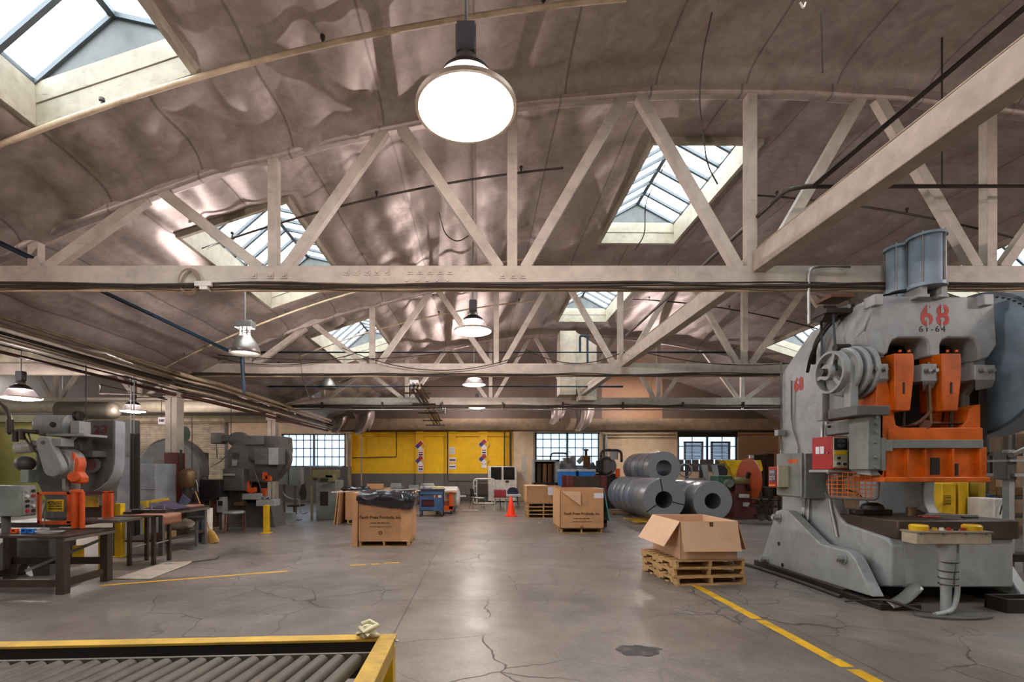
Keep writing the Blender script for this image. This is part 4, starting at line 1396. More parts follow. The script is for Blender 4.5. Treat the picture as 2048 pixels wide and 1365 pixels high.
# clutter on the bolster
t = thing('magnet_base', 'black clamp with a lever lying on the dark bolster', 'clamp', (5.3, 6.6, 1.03))
MB().bx(5.12, 5.52, 6.5, 6.75, 1.03, 1.1).lathe([(.14, 1.1), (.12, 1.16), (.06, 1.19), (0, 1.19)], (5.32, 6.6, 0), n=20).build('clamp_body', BLACK, t, bevel=.01)
MB().tube([(5.0, 6.5, 1.08), (5.2, 6.55, 1.1)], .014).build('lever', RUST, t)
MB().tube(bend([(5.3, 6.62, 1.18), (5.15, 6.64, 1.32), (5.05, 6.7, 1.36)], .05), .01).build('wire_arm', DARKSTEEL, t)
solo(MB().bx(5.75, 6.45, 6.3, 6.38, 1.03, 1.05), 'steel_strip', BRIGHTSTEEL, 'bright steel strip lying across the bolster', 'strip')
solo(MB().grid(lambda u, v: Vector((5.62 + .2 * u, 6.12 + .13 * v, 1.035 + .04 * abs(noise.noise(Vector((u * 4, v * 4, 1)))))), 10, 8), 'rag', mat('red_rag', '#a5443a', .9), 'crumpled red and white rag on the bolster', 'rag', smooth=180, solid=.004)
t = thing('punch_tool', 'dark punch standing tilted on the bolster behind the rag', 'tool', (5.75, 6.5, 1.03))
MB().cyl((5.72, 6.45, 1.03), (5.72, 6.45, 1.14), .06, n=16).build('base', BRASS, t)
MB().bar((5.72, 6.45, 1.12), (5.84, 6.4, 1.05), .04, .05).build('handle', DARKSTEEL, t)
solo(MB().bx(6.05, 6.2, 6.05, 6.12, 1.03, 1.05), 'wrench', DARKSTEEL, 'small dark wrench near the bolster edge', 'wrench')
# things behind the press, seen through and past its throat
Yb = 9.5
t = thing('yellow_cabinet', 'yellow machine cabinet seen under the orange ram', 'machine', (XX(1915, Yb), Yb, 0))
MB().pf(1884, 1912, 968, Yb, Yb + .6).build('body', YELLOW, t, bevel=.01)
MB().pf(1917, 1938, 965, Yb + .02, Yb + .6).build('door', YELLOW, t, bevel=.01)
MB().pf(1938, 1958, 955, Yb + .2, Yb + .7).build('dark_door', BLACK, t, bevel=.01)
MB().pb(1958, 1972, 962, 1020, Yb + .02, Yb + .6).build('side_panel', mat('ochre', '#a88a2a', .5), t, bevel=.01)
for k in range(7):
    MB().pb(1888, 1902, 992 + k * 3, 993 + k * 3, Yb - .005, Yb + .01).build('vent_slot', BLACK, t)
solo(MB().pf(1974, 1990, 990, 9.75, 10.2), 'blue_drum', mat('deep_blue', '#1f3a58', .45), 'dark blue drum right of the yellow cabinet', 'drum', bevel=.02)
t = thing('welder', 'white boxy power unit behind the press, past the bed', 'power unit', (XX(2005, 9), 9, 0))
MB().pf(1988, 2018, 998, 9, 9.5).build('housing', WHITE, t, bevel=.015)
MB().pb(2012, 2017, 1026, 1032, 8.99, 9.02).build('port', BLACK, t)
MB().tube(bend([P(2010, 1000, 8.95), P(2004, 1012, 8.9), P(2000, 1030, 8.95)], .05), .01).build('cord', BLACKR, t)
for k, (a, b, c, d, yy) in enumerate(((1974, 2003, 872, 905, 12.5), (2005, 2030, 872, 905, 12.5), (2032, 2075, 868, 905, 12.5), (1975, 1992, 950, 992, 12.3), (1995, 2060, 976, 992, 12.3))):
    solo(MB().pb(a, b, c, d, yy, yy + .5), 'crate', mat('crate_wood', '#8f7d69', .8) if k < 3 else PINED, ['pale crate stacked behind the flywheel', 'crate beside the topmost pale crate', 'crate cut by the picture edge behind the flywheel', 'lower crate behind the dark gib', 'long low crate behind the white power unit'][k], 'crate', group='crates behind the press', bevel=.008)
rk = thing('storage_rack', 'grey steel rack holding the crates behind the press', 'rack', (XX(2010, 12.3), 12.3, 0))
for a in (1972, 2024, 2080):
    for yy in (12.2, 13.4):
        MB().bx(XX(a, 12.2) - .04, XX(a, 12.2) + .04, yy - .04, yy + .04, 0, 2.9).build('upright', GREYD, rk)
for z in (.5, .96, 2.06):
    MB().bx(XX(1972, 12.2), XX(2080, 12.2), 12.16, 13.44, z - .08, z).build('shelf', GREYD, rk)
st = thing('feed_stand', 'grey feeder stand with a pointed arm at the picture edge', 'feeder', (XX(2030, 7.6), 7.6, 0))
MB().pb(2018, 2030, 900, 1210, 7.4, 7.5).build('post', GREYM, st, bevel=.006)
MB().pb(2014, 2034, 905, 960, 7.35, 7.55).build('head', GREYD, st, bevel=.008)
MB().bar(P(2020, 912, 7.3), P(2080, 885, 7.3), .05, .05).cyl(P(2022, 910, 7.26), P(2022, 910, 7.3), .035).build('arm', BRIGHTSTEEL, st)
MB().pb(2020, 2075, 920, 924, 7.3, 7.8).pb(2030, 2075, 948, 954, 7.3, 7.8).pb(2060, 2070, 900, 1200, 7.6, 7.7).build('rail', GREYM, st)
MB().pb(2030, 2075, 1110, 1125, 7.3, 7.8).build('tray', DARKSTEEL, st)
bt = thing('steel_trough', 'open dark steel trough on the floor beyond the bed corner', 'trough', (XX(2040, 5.6), 5.6, 0))
tr = MB()
x0, x1, y0, y1, zt = XX(2014, 5.55), XX(2130, 5.55), 5.55, 5.8, .16
tr.bx(x0, x1, y0, y1, 0, .02).bx(x0, x0 + .03, y0, y1, 0, zt).bx(x1 - .03, x1, y0, y1, 0, zt).bx(x0, x1, y0, y0 + .03, 0, zt).bx(x0, x1, y1 - .03, y1, 0, zt)
tr.build('trough_body', DARKSTEEL, bt, bevel=.004)
# ------------------------------------------------------------------ things standing on the floor
def pallet_proto(name, label, m, w=1.04, d=1.1, h=.117, group=None):
    t = thing(name, label, 'pallet', group=group, world=False)
    th = .017
    for x in (-w / 2 + .022, 0, w / 2 - .022):
        z0, z1, zn = th, h - th, th + .042
        pl = [(-d / 2, z0), (-d / 2 + .18, z0), (-d / 2 + .2, zn), (-d / 2 + .38, zn), (-d / 2 + .4, z0), (d / 2 - .4, z0), (d / 2 - .38, zn), (d / 2 - .2, zn), (d / 2 - .18, z0), (d / 2, z0), (d / 2, z1), (-d / 2, z1)]
        MB().prism(pl, 'yz', x - .02, x + .02).build('stringer', m, t, smooth=0)
    for k in range(7):
        y = -d / 2 + .05 + (d - .1) * k / 6
        MB().box((random.uniform(-.006, .006), y, h - th / 2), (w, .1 if k in (0, 6) else .085, th), Matrix.Rotation(random.uniform(-.012, .012), 3, 'Z')).build('deck_board', m, t, smooth=0)
    for k in range(5):
        y = -d / 2 + .05 + (d - .1) * k / 4
        MB().box((0, y, th / 2), (w, .095, th)).build('bottom_board', m, t, smooth=0)
    return t


PAL = pallet_proto('wooden_pallet', 'pale pallet on the floor, lowest under the open box', PINE, group='pallets')
a1 = math.radians(6.1)
cx_, cy_ = 2.78 + .52 * math.cos(a1) - .55 * math.sin(a1), 6.85 + .52 * math.sin(a1) + .55 * math.cos(a1)
PAL.location = (cx_, cy_, 0)
PAL.rotation_euler = (0, 0, a1)
copy_tree(PAL, (cx_ - .01, cy_ + .01, .118), a1 - .03, 'middle pallet of the three under the open box', 'pallets')
copy_tree(PAL, (cx_ - .02, cy_ + .0, .236), a1 + .012, 'topmost of the three pallets, right under the open box', 'pallets')


def wallbox(mb, x0, x1, y0, y1, z0, z1, th=.008):
    mb.bx(x0, x1, y0, y1, z0, z0 + th)
    mb.bx(x0, x0 + th, y0, y1, z0, z1).bx(x1 - th, x1, y0, y1, z0, z1).bx(x0, x1, y0, y0 + th, z0, z1).bx(x0, x1, y1 - th, y1, z0, z1)
    return mb


t = thing('cardboard_box', 'open flapped cardboard box on a three-pallet stack', 'box', (cx_ + .02, cy_, .354), math.radians(1.5), world=False)
W, D, Hb = .82, 1.02, .545
wallbox(MB(), -W / 2, W / 2, -D / 2, D / 2, 0, Hb).build('box_body', CARDL, t, smooth=0)


def flap(hinge_a, hinge_b, out, L, drop, taper=.0):
    a, b = Vector(hinge_a), Vector(hinge_b)
    o = Vector(out)
    d = (b - a).normalized()
    e = o * math.sqrt(max(0, L * L - drop * drop)) + Vector((0, 0, -drop))
    n = e.cross(d).normalized() * .008
    c, f = b + e + d * taper, a + e - d * taper
    vs = [a, b, c, f] + [v + n for v in (a, b, c, f)]
    return MB().add(vs, [(0, 1, 2, 3), (7, 6, 5, 4), (0, 4, 5, 1), (1, 5, 6, 2), (2, 6, 7, 3), (3, 7, 4, 0)])


for ha, hb_, o, dr in (((-W / 2, -D / 2, Hb), (W / 2, -D / 2, Hb), (0, -1, 0), .415), ((-W / 2, D / 2, Hb), (-W / 2, -D / 2, Hb), (-1, 0, 0), .36),
                       ((W / 2, -D / 2, Hb), (W / 2, D / 2, Hb), (1, 0, 0), .41), ((W / 2, D / 2, Hb), (-W / 2, D / 2, Hb), (0, 1, 0), .3)):
    flap(ha, hb_, o, .43, dr).build('flap', CARDL, t, smooth=0)
MB().bx(.0, .05, -D / 2 - .028, -D / 2 - .004, Hb - .1, Hb - .01).build('tape', CARDD, t)
MB().bx(.15, .21, .05, .11, .0, .02).build('clip', GALV, t)


def press_print(t, x, y, z, w, m):
    s = w / 5.3 * .52
    lettering('Fauth Press Products, inc.', s, (x, y, z), '-y', m, t, bold=.004)
    mb = MB().bx(x - w * .27, x + w * .27, y - .001, y + .001, z - s * 2.35 - .008, z - s * 2.35 + .008)
    for q in range(9):
        mb.bx(x - w * .24 + w * .053 * q, x - w * .24 + w * .053 * q + w * (.03 + .015 * (q % 2)), y - .001, y + .001, z - s * 1.4 - .012, z - s * 1.4 + .012)
    mb.build('faded_print', m, t)
    MB().lathe([(.03, 0), (.045, 0)], (x, y, z - s * 3.9), (0, 1, 0), n=20).bx(x - .034, x + .034, y - .001, y + .001, z - s * 3.9 - .008, z - s * 3.9 + .008).build('printed_seal', m, t)


# front left: octagonal gaylord with a black liner
GP = pallet_proto('wooden_pallet', 'pallet under the black-bagged cardboard bin', PINE, w=1.05, d=1.1, h=.125, group='pallets')
GP.location = (-2.01, 10.85, 0)
t = thing('cardboard_bin', 'printed cardboard bin with a black plastic liner over its rim', 'box', (-2.01, 10.85, .125))
x0, x1, y0, y1, zt = -2.54, -1.47, 10.3, 11.4, 1.12
oc = [(x0, y0), (x1 - .18, y0), (x1, y0 + .22), (x1, y1), (x0, y1)]
b = MB()
n = len(oc)
vs = [(p[0], p[1], .125) for p in oc] + [(p[0], p[1], zt) for p in oc]
b.add(vs, [tuple(range(n))] + [(i, (i + 1) % n, n + (i + 1) % n, n + i) for i in range(n)])
b.build('bin_wall', CARD, t, smooth=0, solid=.012)
press_print(t, -2.08, y0 - .009, .62, .86, CARDD)


def liner(name, label, oc, ztop, drop, inner, seed, grp=None, parent=None):
    """bag folded over a rim: a ring hanging outside and a slack sheet inside"""
    n = len(oc)
    per = []
    for i in range(n):
        a, c = Vector(oc[i]), Vector(oc[(i + 1) % n])
        for k in range(14):
            per.append(a.lerp(c, k / 14))
    m = len(per)
    ctr = sum(per, Vector((0, 0))) / m
    vs, fs = [], []
    rows = 14
    for j in range(rows + 1):
        v = j / rows
        for i, p in enumerate(per):
            d = (p - ctr).normalized()
            nz = noise.noise(Vector((p.x * 4, p.y * 4, v * 2 + seed)))
            n2 = abs(noise.noise(Vector((p.x * 9 + v * 2, p.y * 9, v * 5 + seed))))
            if v < .5:
                q = v / .5
                z = ztop + .02 - (drop * (.8 + .45 * noise.noise(Vector((p.x * 1.7, p.y * 1.7, seed))))) * (1 - q)
                off = .035 + .05 * nz * (1 - q) + .07 * n2 + .05 * math.sin(PI * q)
                r = p + d * off
            else:
                q = (v - .5) / .5
                r = p.lerp(ctr, q * .96) + d * .02 * (1 - q)
                z = ztop + .03 + .05 * nz + .06 * n2 - inner * q * (2 - q)
            vs.append((r.x, r.y, z))
    for j in range(rows):
        for i in range(m):
            fs.append((j * m + i, j * m + (i + 1) % m, (j + 1) * m + (i + 1) % m, (j + 1) * m + i))
    fs.append(tuple(range(rows * m, rows * m + m)))
    return MB().add(vs, fs)


ln = liner('', '', oc, zt, .36, .02, 3.0)
solo(ln, 'plastic_liner', PLASTIC, 'black plastic liner draped over the printed front bin', 'plastic bag', loc=(-2.0, 10.85, 1.1), smooth=60, solid=.003, sub=1)
solo(MB().box((-2.61, 10.8, .57), (.11, 1.1, 1.14), Matrix.Rotation(.02, 3, 'Y')), 'cardboard_sheet', CARD, 'folded cardboard standing on edge against the front bin', 'cardboard', bevel=.004)
solo(MB().bar((-3.25, 10.75, 1.13), (-1.35, 10.75, 1.2), .05, .018), 'white_strip', WHITE, 'long white strip lying across the bagged bins', 'strip')
# second bin behind it
GP2 = copy_tree(GP, (-3.42, 15.15, 0), 0, 'pallet under the rear bagged bin', 'pallets')
t = thing('cardboard_bin', 'plain cardboard bin behind the printed one, brown bag on top', 'box', (-3.42, 15.15, .125))
oc2 = [(-4.0, 14.6), (-2.85, 14.6), (-2.85, 15.7), (-4.0, 15.7)]
b = MB()
vs = [(p[0], p[1], .125) for p in oc2] + [(p[0], p[1], 1.05) for p in oc2]
b.add(vs, [(0, 1, 2, 3)] + [(i, (i + 1) % 4, 4 + (i + 1) % 4, 4 + i) for i in range(4)])
b.build('bin_wall', CARD, t, smooth=0, solid=.012)
MB().bx(-3.35, -2.86, 14.57, 14.6, 1.04, 1.2).build('raised_flap', CARD, t, smooth=0)
solo(liner('', '', [(-4.05, 14.6), (-3.3, 14.6), (-3.3, 15.7), (-4.05, 15.7)], 1.06, .1, .1, 8.0), 'plastic_liner', PLASTIC, 'crumpled dark liner on the rear cardboard bin', 'plastic bag', loc=(-3.6, 15.1, 1.05), smooth=60, solid=.003)
for k in range(2):
    solo(MB().box((-4.14 - .07 * k, 14.9, .5), (.035, 1.1, 1.0), Matrix.Rotation(-.1 - .03 * k, 3, 'Y') if False else Matrix.Rotation(.1 + .02 * k, 3, 'Y')), 'cardboard_sheet', CARD,
         ('flat cardboard leaning on the rear bin, innermost sheet', 'outermost flat cardboard sheet leaning on the rear bin')[k], 'cardboard', group='leaning cardboard sheets')

# right printed box
GP3 = copy_tree(GP, (2.62, 13.0, 0), 0, 'dark low pallet under the box with a folded corner', 'pallets')
t = thing('cardboard_bin', 'tall printed box with a folded front corner and a torn label', 'box', (2.62, 13.0, .125))
Yf = 12.42
x0, x1, y1, zt = XX(1120, Yf), XX(1208, Yf), 13.6, 1.13
b = MB()
b.bx(x0, x0 + .012, Yf, y1, .125, zt).bx(x1 - .012, x1, Yf, y1, .125, zt).bx(x0, x1, y1 - .012, y1, .125, zt).bx(x0, x1, Yf, y1, .125, .137)
zc = zt - .42
xm = XX(1161, Yf)
b.prism([(x0, .125), (x1, .125), (x1, zt), (xm, zt), (xm, zc), (x0, zt - .05)], 'xz', Yf, Yf + .012)
b.build('bin_wall', CARD, t, smooth=0)
MB().prism([(x0 + .01, zt - .045), (xm, zc), (xm - .01, zt - .07)], 'xz', Yf - .05, Yf - .04).build('folded_corner', CARDL, t, smooth=0)
MB().bx(XX(1188, Yf), XX(1207, Yf), Yf - .006, Yf - .002, ZZ(997, Yf), ZZ(987, Yf)).build('torn_label', PAPER, t)
press_print(t, (x0 + x1) / 2, Yf - .002, .5, .9, CARDD)
solo(MB().grid(lambda u, v: Vector((3.24 + .16 * v + .05 * math.sin(u * 9), 12.7 + 1.1 * u, 1.13 - .86 * v)), 14, 8), 'teal_cover', TEAL, 'teal plastic cover hanging beside the folded-corner box', 'cover', smooth=180, solid=.02)
t = thing('steel_crate', 'dark red steel crate behind the folded-corner box', 'crate', (3.0, 14.3, 0))
Yc = 13.8
for a, b_ in ((1135, 1147), (1203, 1214)):
    for yy in (Yc, Yc + .9):
        MB().bx(XX(a, Yc), XX(b_, Yc), yy, yy + .1, 0, ZZ(952, Yc)).build('post', DARKRED2, t, bevel=.006)
MB().pb(1147, 1203, 953, 975, Yc + .05, Yc + .09).pb(1147, 1203, 955, 975, Yc + .9, Yc + .95).build('side_panel', BROWNSTEEL, t)
MB().bx(XX(1135, Yc), XX(1214, Yc), Yc, Yc + 1, .1, .2).build('crate_floor', BROWNSTEEL, t)
for zz in (.4, .7, 1.0):
    MB().bx(XX(1135, Yc), XX(1214, Yc), Yc + .04, Yc + .08, zz, zz + .06).build('side_bar', BROWNSTEEL, t)
solo(MB().prism([(XX(1182, 14.1), 1.1), (XX(1205, 14.1), 1.1), (XX(1202, 14.1), 1.36)], 'xz', 14.1, 14.13), 'cardboard_scrap', CARDL, 'triangular cardboard scrap poking from the red crate', 'cardboard')
# left stack with shallow box
for k in range(4):
    copy_tree(GP, (2.15, 16.8, .125 * k), .0 + .01 * (k % 2), ('lowest pallet of the four under the shallow box', 'second pallet from the floor under the shallow box', 'third pallet from the floor under the shallow box', 'top pallet of the four under the shallow box')[k], 'pallets')
t = thing('cardboard_box', 'shallow cardboard box with a paper sheet, on four pallets', 'box', (2.15, 16.8, .5))
wallbox(MB(), 1.6, 2.72, 16.25, 17.35, .5, 1.06).build('box_body', CARD, t, smooth=0)
MB().bx(1.58, 2.3, 16.22, 17.3, 1.06, 1.085).build('box_lid', CARDL, t)
MB().pb(1096, 1110, 975, 991, 16.22, 16.24).build('paper_sheet', PAPER, t)

# steel coils
def coil(x, y0, y1, z, r, ri, label, straps=False):
    t = thing('steel_coil', label, 'steel coil', (x, (y0 + y1) / 2, z - r), group='steel coils')
    g = .006
    MB().lathe([(ri, g), (r - .012, g), (r, .03), (r, y1 - y0 - .03), (r - .012, y1 - y0 - g), (ri, y1 - y0 - g), (ri, g)], (x, y0, z), (0, 1, 0), n=72).build('strip_roll', COIL, t, smooth=30)
    MB().lathe([(ri + .004, 0), (r - .015, 0), (r - .015, .01), (ri + .004, .01), (ri + .004, 0)], (x, y0 - .002, z), (0, 1, 0), n=72).build('roll_edge', COILFACE, t, smooth=30)
    if y1 - y0 > .9:
        for f_ in (.3, .7):
            MB().lathe([(r + .001, 0), (r + .004, .0), (r + .004, .03), (r + .001, .03)], (x, y0 + (y1 - y0) * f_, z), (0, 1, 0), n=72).build('hoop_strap', BLACKR if not straps else GALV, t, smooth=30)
    if straps:
        for a in (100, 215, 345):
            a = math.radians(a)
            MB().bar((x + ri * math.cos(a), y0 - .006, z + ri * math.sin(a)), (x + r * math.cos(a), y0 - .006, z + r * math.sin(a)), .032, .004, up=(0, 1, 0)).build('eye_strap', BLACKR, t)
    return t


zl, rl = .72, .64
xl, xr_ = 5.54, 7.0
rows = [(14.6, 16.1), (16.12, 16.75), (16.77, 17.3), (17.32, 17.8), (17.82, 18.6)]
labs = ['strapped coil, front of the lower left row', 'narrow coil second in the lower left row', 'narrow coil third in the lower left row', 'narrow coil fourth in the lower left row', 'rearmost coil of the lower left row']
for k, (a, b_) in enumerate(rows):
    coil(xl, a, b_, zl - (.0 if k == 0 else .02 * (k % 2)), rl - (.0 if k == 0 else .02 * (k % 2)), .255, labs[k], straps=(k == 0))
for k, (a, b_) in enumerate([(14.6, 15.3), (15.32, 16.1), (16.12, 17.3), (17.32, 18.4)]):
    coil(xr_, a, b_, .68, .6, .24, ('front coil of the lower right row, nearest the orange disc', 'second coil of the lower right row', 'third coil of the lower right row', 'rearmost coil of the lower right row')[k])
zt_ = .72 + math.sqrt((.64 + .585) ** 2 - .76 ** 2) - .0
for k, (a, b_) in enumerate([(16.6, 18.05), (18.07, 19.4)]):
    coil(6.3, a, b_, 1.672, .575, .27, ('front coil of the pair on top of the stack', 'rear coil of the pair on top of the stack')[k])
for k, (x, y) in enumerate(((5.2, 15.0), (5.2, 17.9), (6.95, 15.2), (6.95, 17.8))):
    t = thing('timber_skid', ('yellow skid under the strapped coil', 'skid under the rear of the left coil row', 'skid under the front right coil', 'skid under the rear of the right coil row')[k], 'skid', (x, y, 0), group='coil skids')
    for dx in (-.55, .1, .62):
        MB().bx(x + dx - .05 + .2, x + dx + .05 + .2, y - .55, y + .55, 0, .055).build('runner', PINED, t)
    for dy in (-.5, 0, .5):
        MB().bx(x - .6, x + 1.0, y + dy - .06, y + dy + .06, .055, .08).build('cross_board', FLOORYEL if k == 0 else PINED, t)

# cone
t = thing('traffic_cone', 'bright orange traffic cone before the red chair', 'traffic cone', (XX(1022, 16.95), 16.95, 0), world=False)
MB().lathe([(.15, .03), (.145, .06), (.035, .69), (.028, .7), (0, .7)], (0, 0, 0), n=32).build('cone_body', CONE, t, smooth=30)
MB().prism([(-.21, -.15), (-.15, -.21), (.15, -.21), (.21, -.15), (.21, .15), (.15, .21), (-.15, .21), (-.21, .15)], 'xy', 0, .035).build('cone_base', CONE, t, bevel=.006)

# roller conveyor in front
t = thing('roller_conveyor', 'yellow-framed roller conveyor in the near left foreground', 'conveyor', (-1.6, 2.2, 0))
ang = math.radians(3.4)
O = Vector((-.47, 2.81, 0))
du, dv = Vector((-math.cos(ang), -math.sin(ang), 0)), Vector((0.01, -1, 0))
YW = mat('worn_yellow', '#c29a3a', .55, stain='#7d6238', stain_amt=.7, stain_scale=3)


def cp(u, v, z):
    return O + du * u + dv * v + Vector((0, 0, z))


MB().bar(cp(0, .045, .692), cp(3.6, .045, .692), .085, .016).build('back_rail', YW, t, bevel=.003)
MB().bar(cp(.1, .075, .58), cp(3.55, .075, .58), .012, .2).build('rail_gap_shade', BLACK, t)  # added black plate, stands in for the dark gap under the rail
MB().bar(cp(.05, .09, .655), cp(.05, 1.35, .655), .095, .09).build('end_beam', YW, t, bevel=.004)
MB().bar(cp(3.5, .09, .655), cp(3.5, 1.35, .655), .095, .09).build('end_beam', YW, t, bevel=.004)
MB().bar(cp(0, 1.35, .66), cp(3.6, 1.35, .66), .085, .08).build('front_rail', YW, t, bevel=.004)
for u, v in ((.05, .06), (.05, 1.3), (3.5, .06), (3.5, 1.3), (1.75, .03), (1.75, 1.36)):
    MB().bar(cp(u, v, 0), cp(u, v, .64 if u != 1.75 else .5), .085, .085, up=(1, 0, 0)).build('leg', YELLOW, t, bevel=.004)
    MB().bar(cp(u, v, 0), cp(u, v, .008), .16, .16, up=(1, 0, 0)).build('foot', YELLOW, t)
MB().bar(cp(.05, .12, .3), cp(.05, .7, .62), .05, .05).build('brace', YELLOW, t)
MB().bar(cp(.05, .1, .2), cp(.05, 1.3, .2), .05, .05).build('cross_bar', YELLOW, t)
MB().bar(cp(0.1, .26, .655), cp(2.05, .26, .655), .02, .07).bar(cp(2.05, .215, .66), cp(3.5, .215, .66), .09, .06).build('roller_channel', mat('channel_grey', '#6b6459', .5, .3), t)
MB().bar(cp(0.1, 1.24, .655), cp(3.5, 1.24, .655), .02, .07).build('roller_channel', MATS['channel_grey'], t)
RM = mat('roller_steel', '#5a5249', .5, .3, var=.2, stain='#3d352e', stain_amt=.5, stain_scale=6)
sk = Vector((-.15, -1, 0)).normalized()
rp = None
for k in range(34):
    u = .17 + .086 * k + (.015 if k > 21 else 0)
    a = cp(u, .275, .655)
    b_ = a + sk * .95
    mb = MB().cyl(a, b_, .036, n=20)
    ax = (b_ - a).normalized()
    mb.cyl(a - ax * .03, a, .012, n=8).cyl(b_, b_ + ax * .03, .012, n=8)
    mb.build('roller', RM, t, smooth=30)
gl = MB()
for k in range(3):
    gl.sph((0, 0, .03 + .015 * k), .055 - .01 * k, (1.1, .8, .5), 18, 12)
gl.v = [v + noise.noise_vector(v * 22) * .02 for v in gl.v]
gl.tube([(-.05, -.02, .03), (0, -.05, .05), (.04, -.03, .07), (.05, .03, .06), (0, .05, .08), (-.04, .02, .07)], .013, 8).tube([(.02, -.055, .03), (-.03, -.04, .07), (-.05, .02, .05)], .012, 8)
gl.xform(Matrix.Translation(cp(.16, .05, .695)))
solo(gl, 'work_glove', GLOVE, 'crumpled pale work glove on the conveyor corner', 'glove', smooth=60)

# painted lines, floor damage, litter
def line(pts, w, label, grp=None):
    mb = MB()
    for a, b_ in pts:
        a, b_ = Vector(a + (.002,)), Vector(b_ + (.002,))
        d = (b_ - a).normalized()
        n_ = Vector((-d.y, d.x, 0)) * w / 2
        k = max(2, int((b_ - a).length / .12))
        vs = []
        for i in range(k + 1):
            p = a.lerp(b_, i / k)
            j1, j2 = noise.noise(p * 3.1) * w * .12, noise.noise(p * 2.7 + Vector((5, 0, 0))) * w * .12
            vs += [p + n_ * (1 + j1 / w), p - n_ * (1 + j2 / w)]
        mb.add(vs, [(2 * i, 2 * i + 1, 2 * i + 3, 2 * i + 2) for i in range(k)])
    solo(mb, 'floor_line', FLOORYEL, label, 'floor marking', loc=pts[0][0] + (.002,), fixn=True, group=grp)


line([((3.05, 7.0), (3.05, 5.35)), ((3.06, 5.3), (3.06, 4.05)), ((3.07, 4.0), (3.09, 2.2))], .115, 'bright yellow floor line running from the pallets to the lower edge')
line([((-5.34, 6.87), (-3.08, 7.85))], .07, 'thin yellow floor line in front of the left tables')
line([((-2.2, 8.3), (-1.95, 8.38)), ((-1.85, 8.4), (-1.72, 8.45)), ((-1.65, 8.48), (-1.4, 8.55))], .075, 'broken yellow dashes on the open floor before the printed bin')
pt = MB()
c0 = Vector((1.45, 4.42, .003))
pts = []
for k in range(36):
    a = 2 * PI * k / 36
    r = 1 + .35 * noise.noise(Vector((math.cos(a) * 2, math.sin(a) * 2, 2)))
    pts.append(c0 + Vector((.2 * r * math.cos(a), .13 * r * math.sin(a), .0)))
pt.add(pts, [tuple(range(36))])
solo(pt, 'floor_patch', mat('patch_tar', '#35302e', .6, stain='#6c625c', stain_amt=.8, stain_scale=8), 'dark broken patch in the near concrete', 'floor patch', loc=c0, smooth=0)
for k, (px, py, s, lab) in enumerate(((1008, 1046, .05, 'white paper scrap behind the cone'), (1080, 1046, .05, 'white scrap beside the pallet stack'), (790, 1284, .03, 'tiny scrap beside the conveyor end'), (1335, 1110, .03, 'tiny scrap near the open box'), (800, 1040, .12, 'white strip scrap beside the printed bin'))):
    Y = F * H / (py - CY)
    x = XX(px, Y)
    solo(MB().grid(lambda u, v: Vector((x - s + 2 * s * u, Y - s * .5 + s * v + .3 * s * u, .004 + .01 * abs(math.sin(u * 3 + v)))), 4, 3), 'paper_scrap', PAPER, lab, 'scrap', smooth=0)
# ------------------------------------------------------------------ machines and benches along the column row
def rpoly(pts, Y):
    return [(XX(a, Y), ZZ(b, Y)) for a, b in pts]


def capsule(pa, ra, pb_, rb, Y, n=14):
    """hull of two circles measured on the photo at depth Y"""
    a, b = P(pa[0], pa[1], Y), P(pb_[0], pb_[1], Y)
    t = math.atan2(b.z - a.z, b.x - a.x)
    out = []
    for i in range(n + 1):
        q = t + PI / 2 + PI * i / n
        out.append((a.x + ra * math.cos(q), a.z + ra * math.sin(q)))
    for i in range(n + 1):
        q = t - PI / 2 + PI * i / n
        out.append((b.x + rb * math.cos(q), b.z + rb * math.sin(q)))
    return out


# press number 23
t = thing('stamping_press', 'dark grey press stencilled 23 with an orange guard, at the picture edge', 'press', (-6.8, 8.3, 0))
Y = 8.5
gq = [(120, 842), (228, 840), (228, 925), (224, 945), (214, 962), (198, 976), (178, 985), (150, 986), (120, 975)]
g = MB().prism(rpoly(gq, Y), 'xz', Y, Y + .26).build('flywheel_guard', GREYM if False else mat('guard_grey', '#6a6664', .45, stain='#4c4845'), t, bevel=.02)
bq = [(228, 842), (228, 925), (224, 945), (214, 962), (198, 976), (178, 985)]
MB().prism(rpoly(bq, Y) + rpoly([(a + 1.6 - (3 if k == 5 else 0), b + (1.8 if k > 2 else 0)) for k, (a, b) in enumerate(bq)][::-1], Y), 'xz', Y + .012, Y + .25).build('guard_band', mat('band_grey', '#a9acb2', .35, .2), t)
lettering('23', .2, (XX(201, Y), Y - .002, ZZ(861, Y)), '-y', DARKRED, t, sx=1.15, bold=.008, spacing=1.2)
MB().prism(rpoly([(70, 885), (160, 870), (165, 960), (150, 1000), (150, 1055), (75, 1055), (90, 1000), (70, 960)], 8.2), 'xz', 8.2, 9.1).build('press_frame', GREYD, t, bevel=.03)
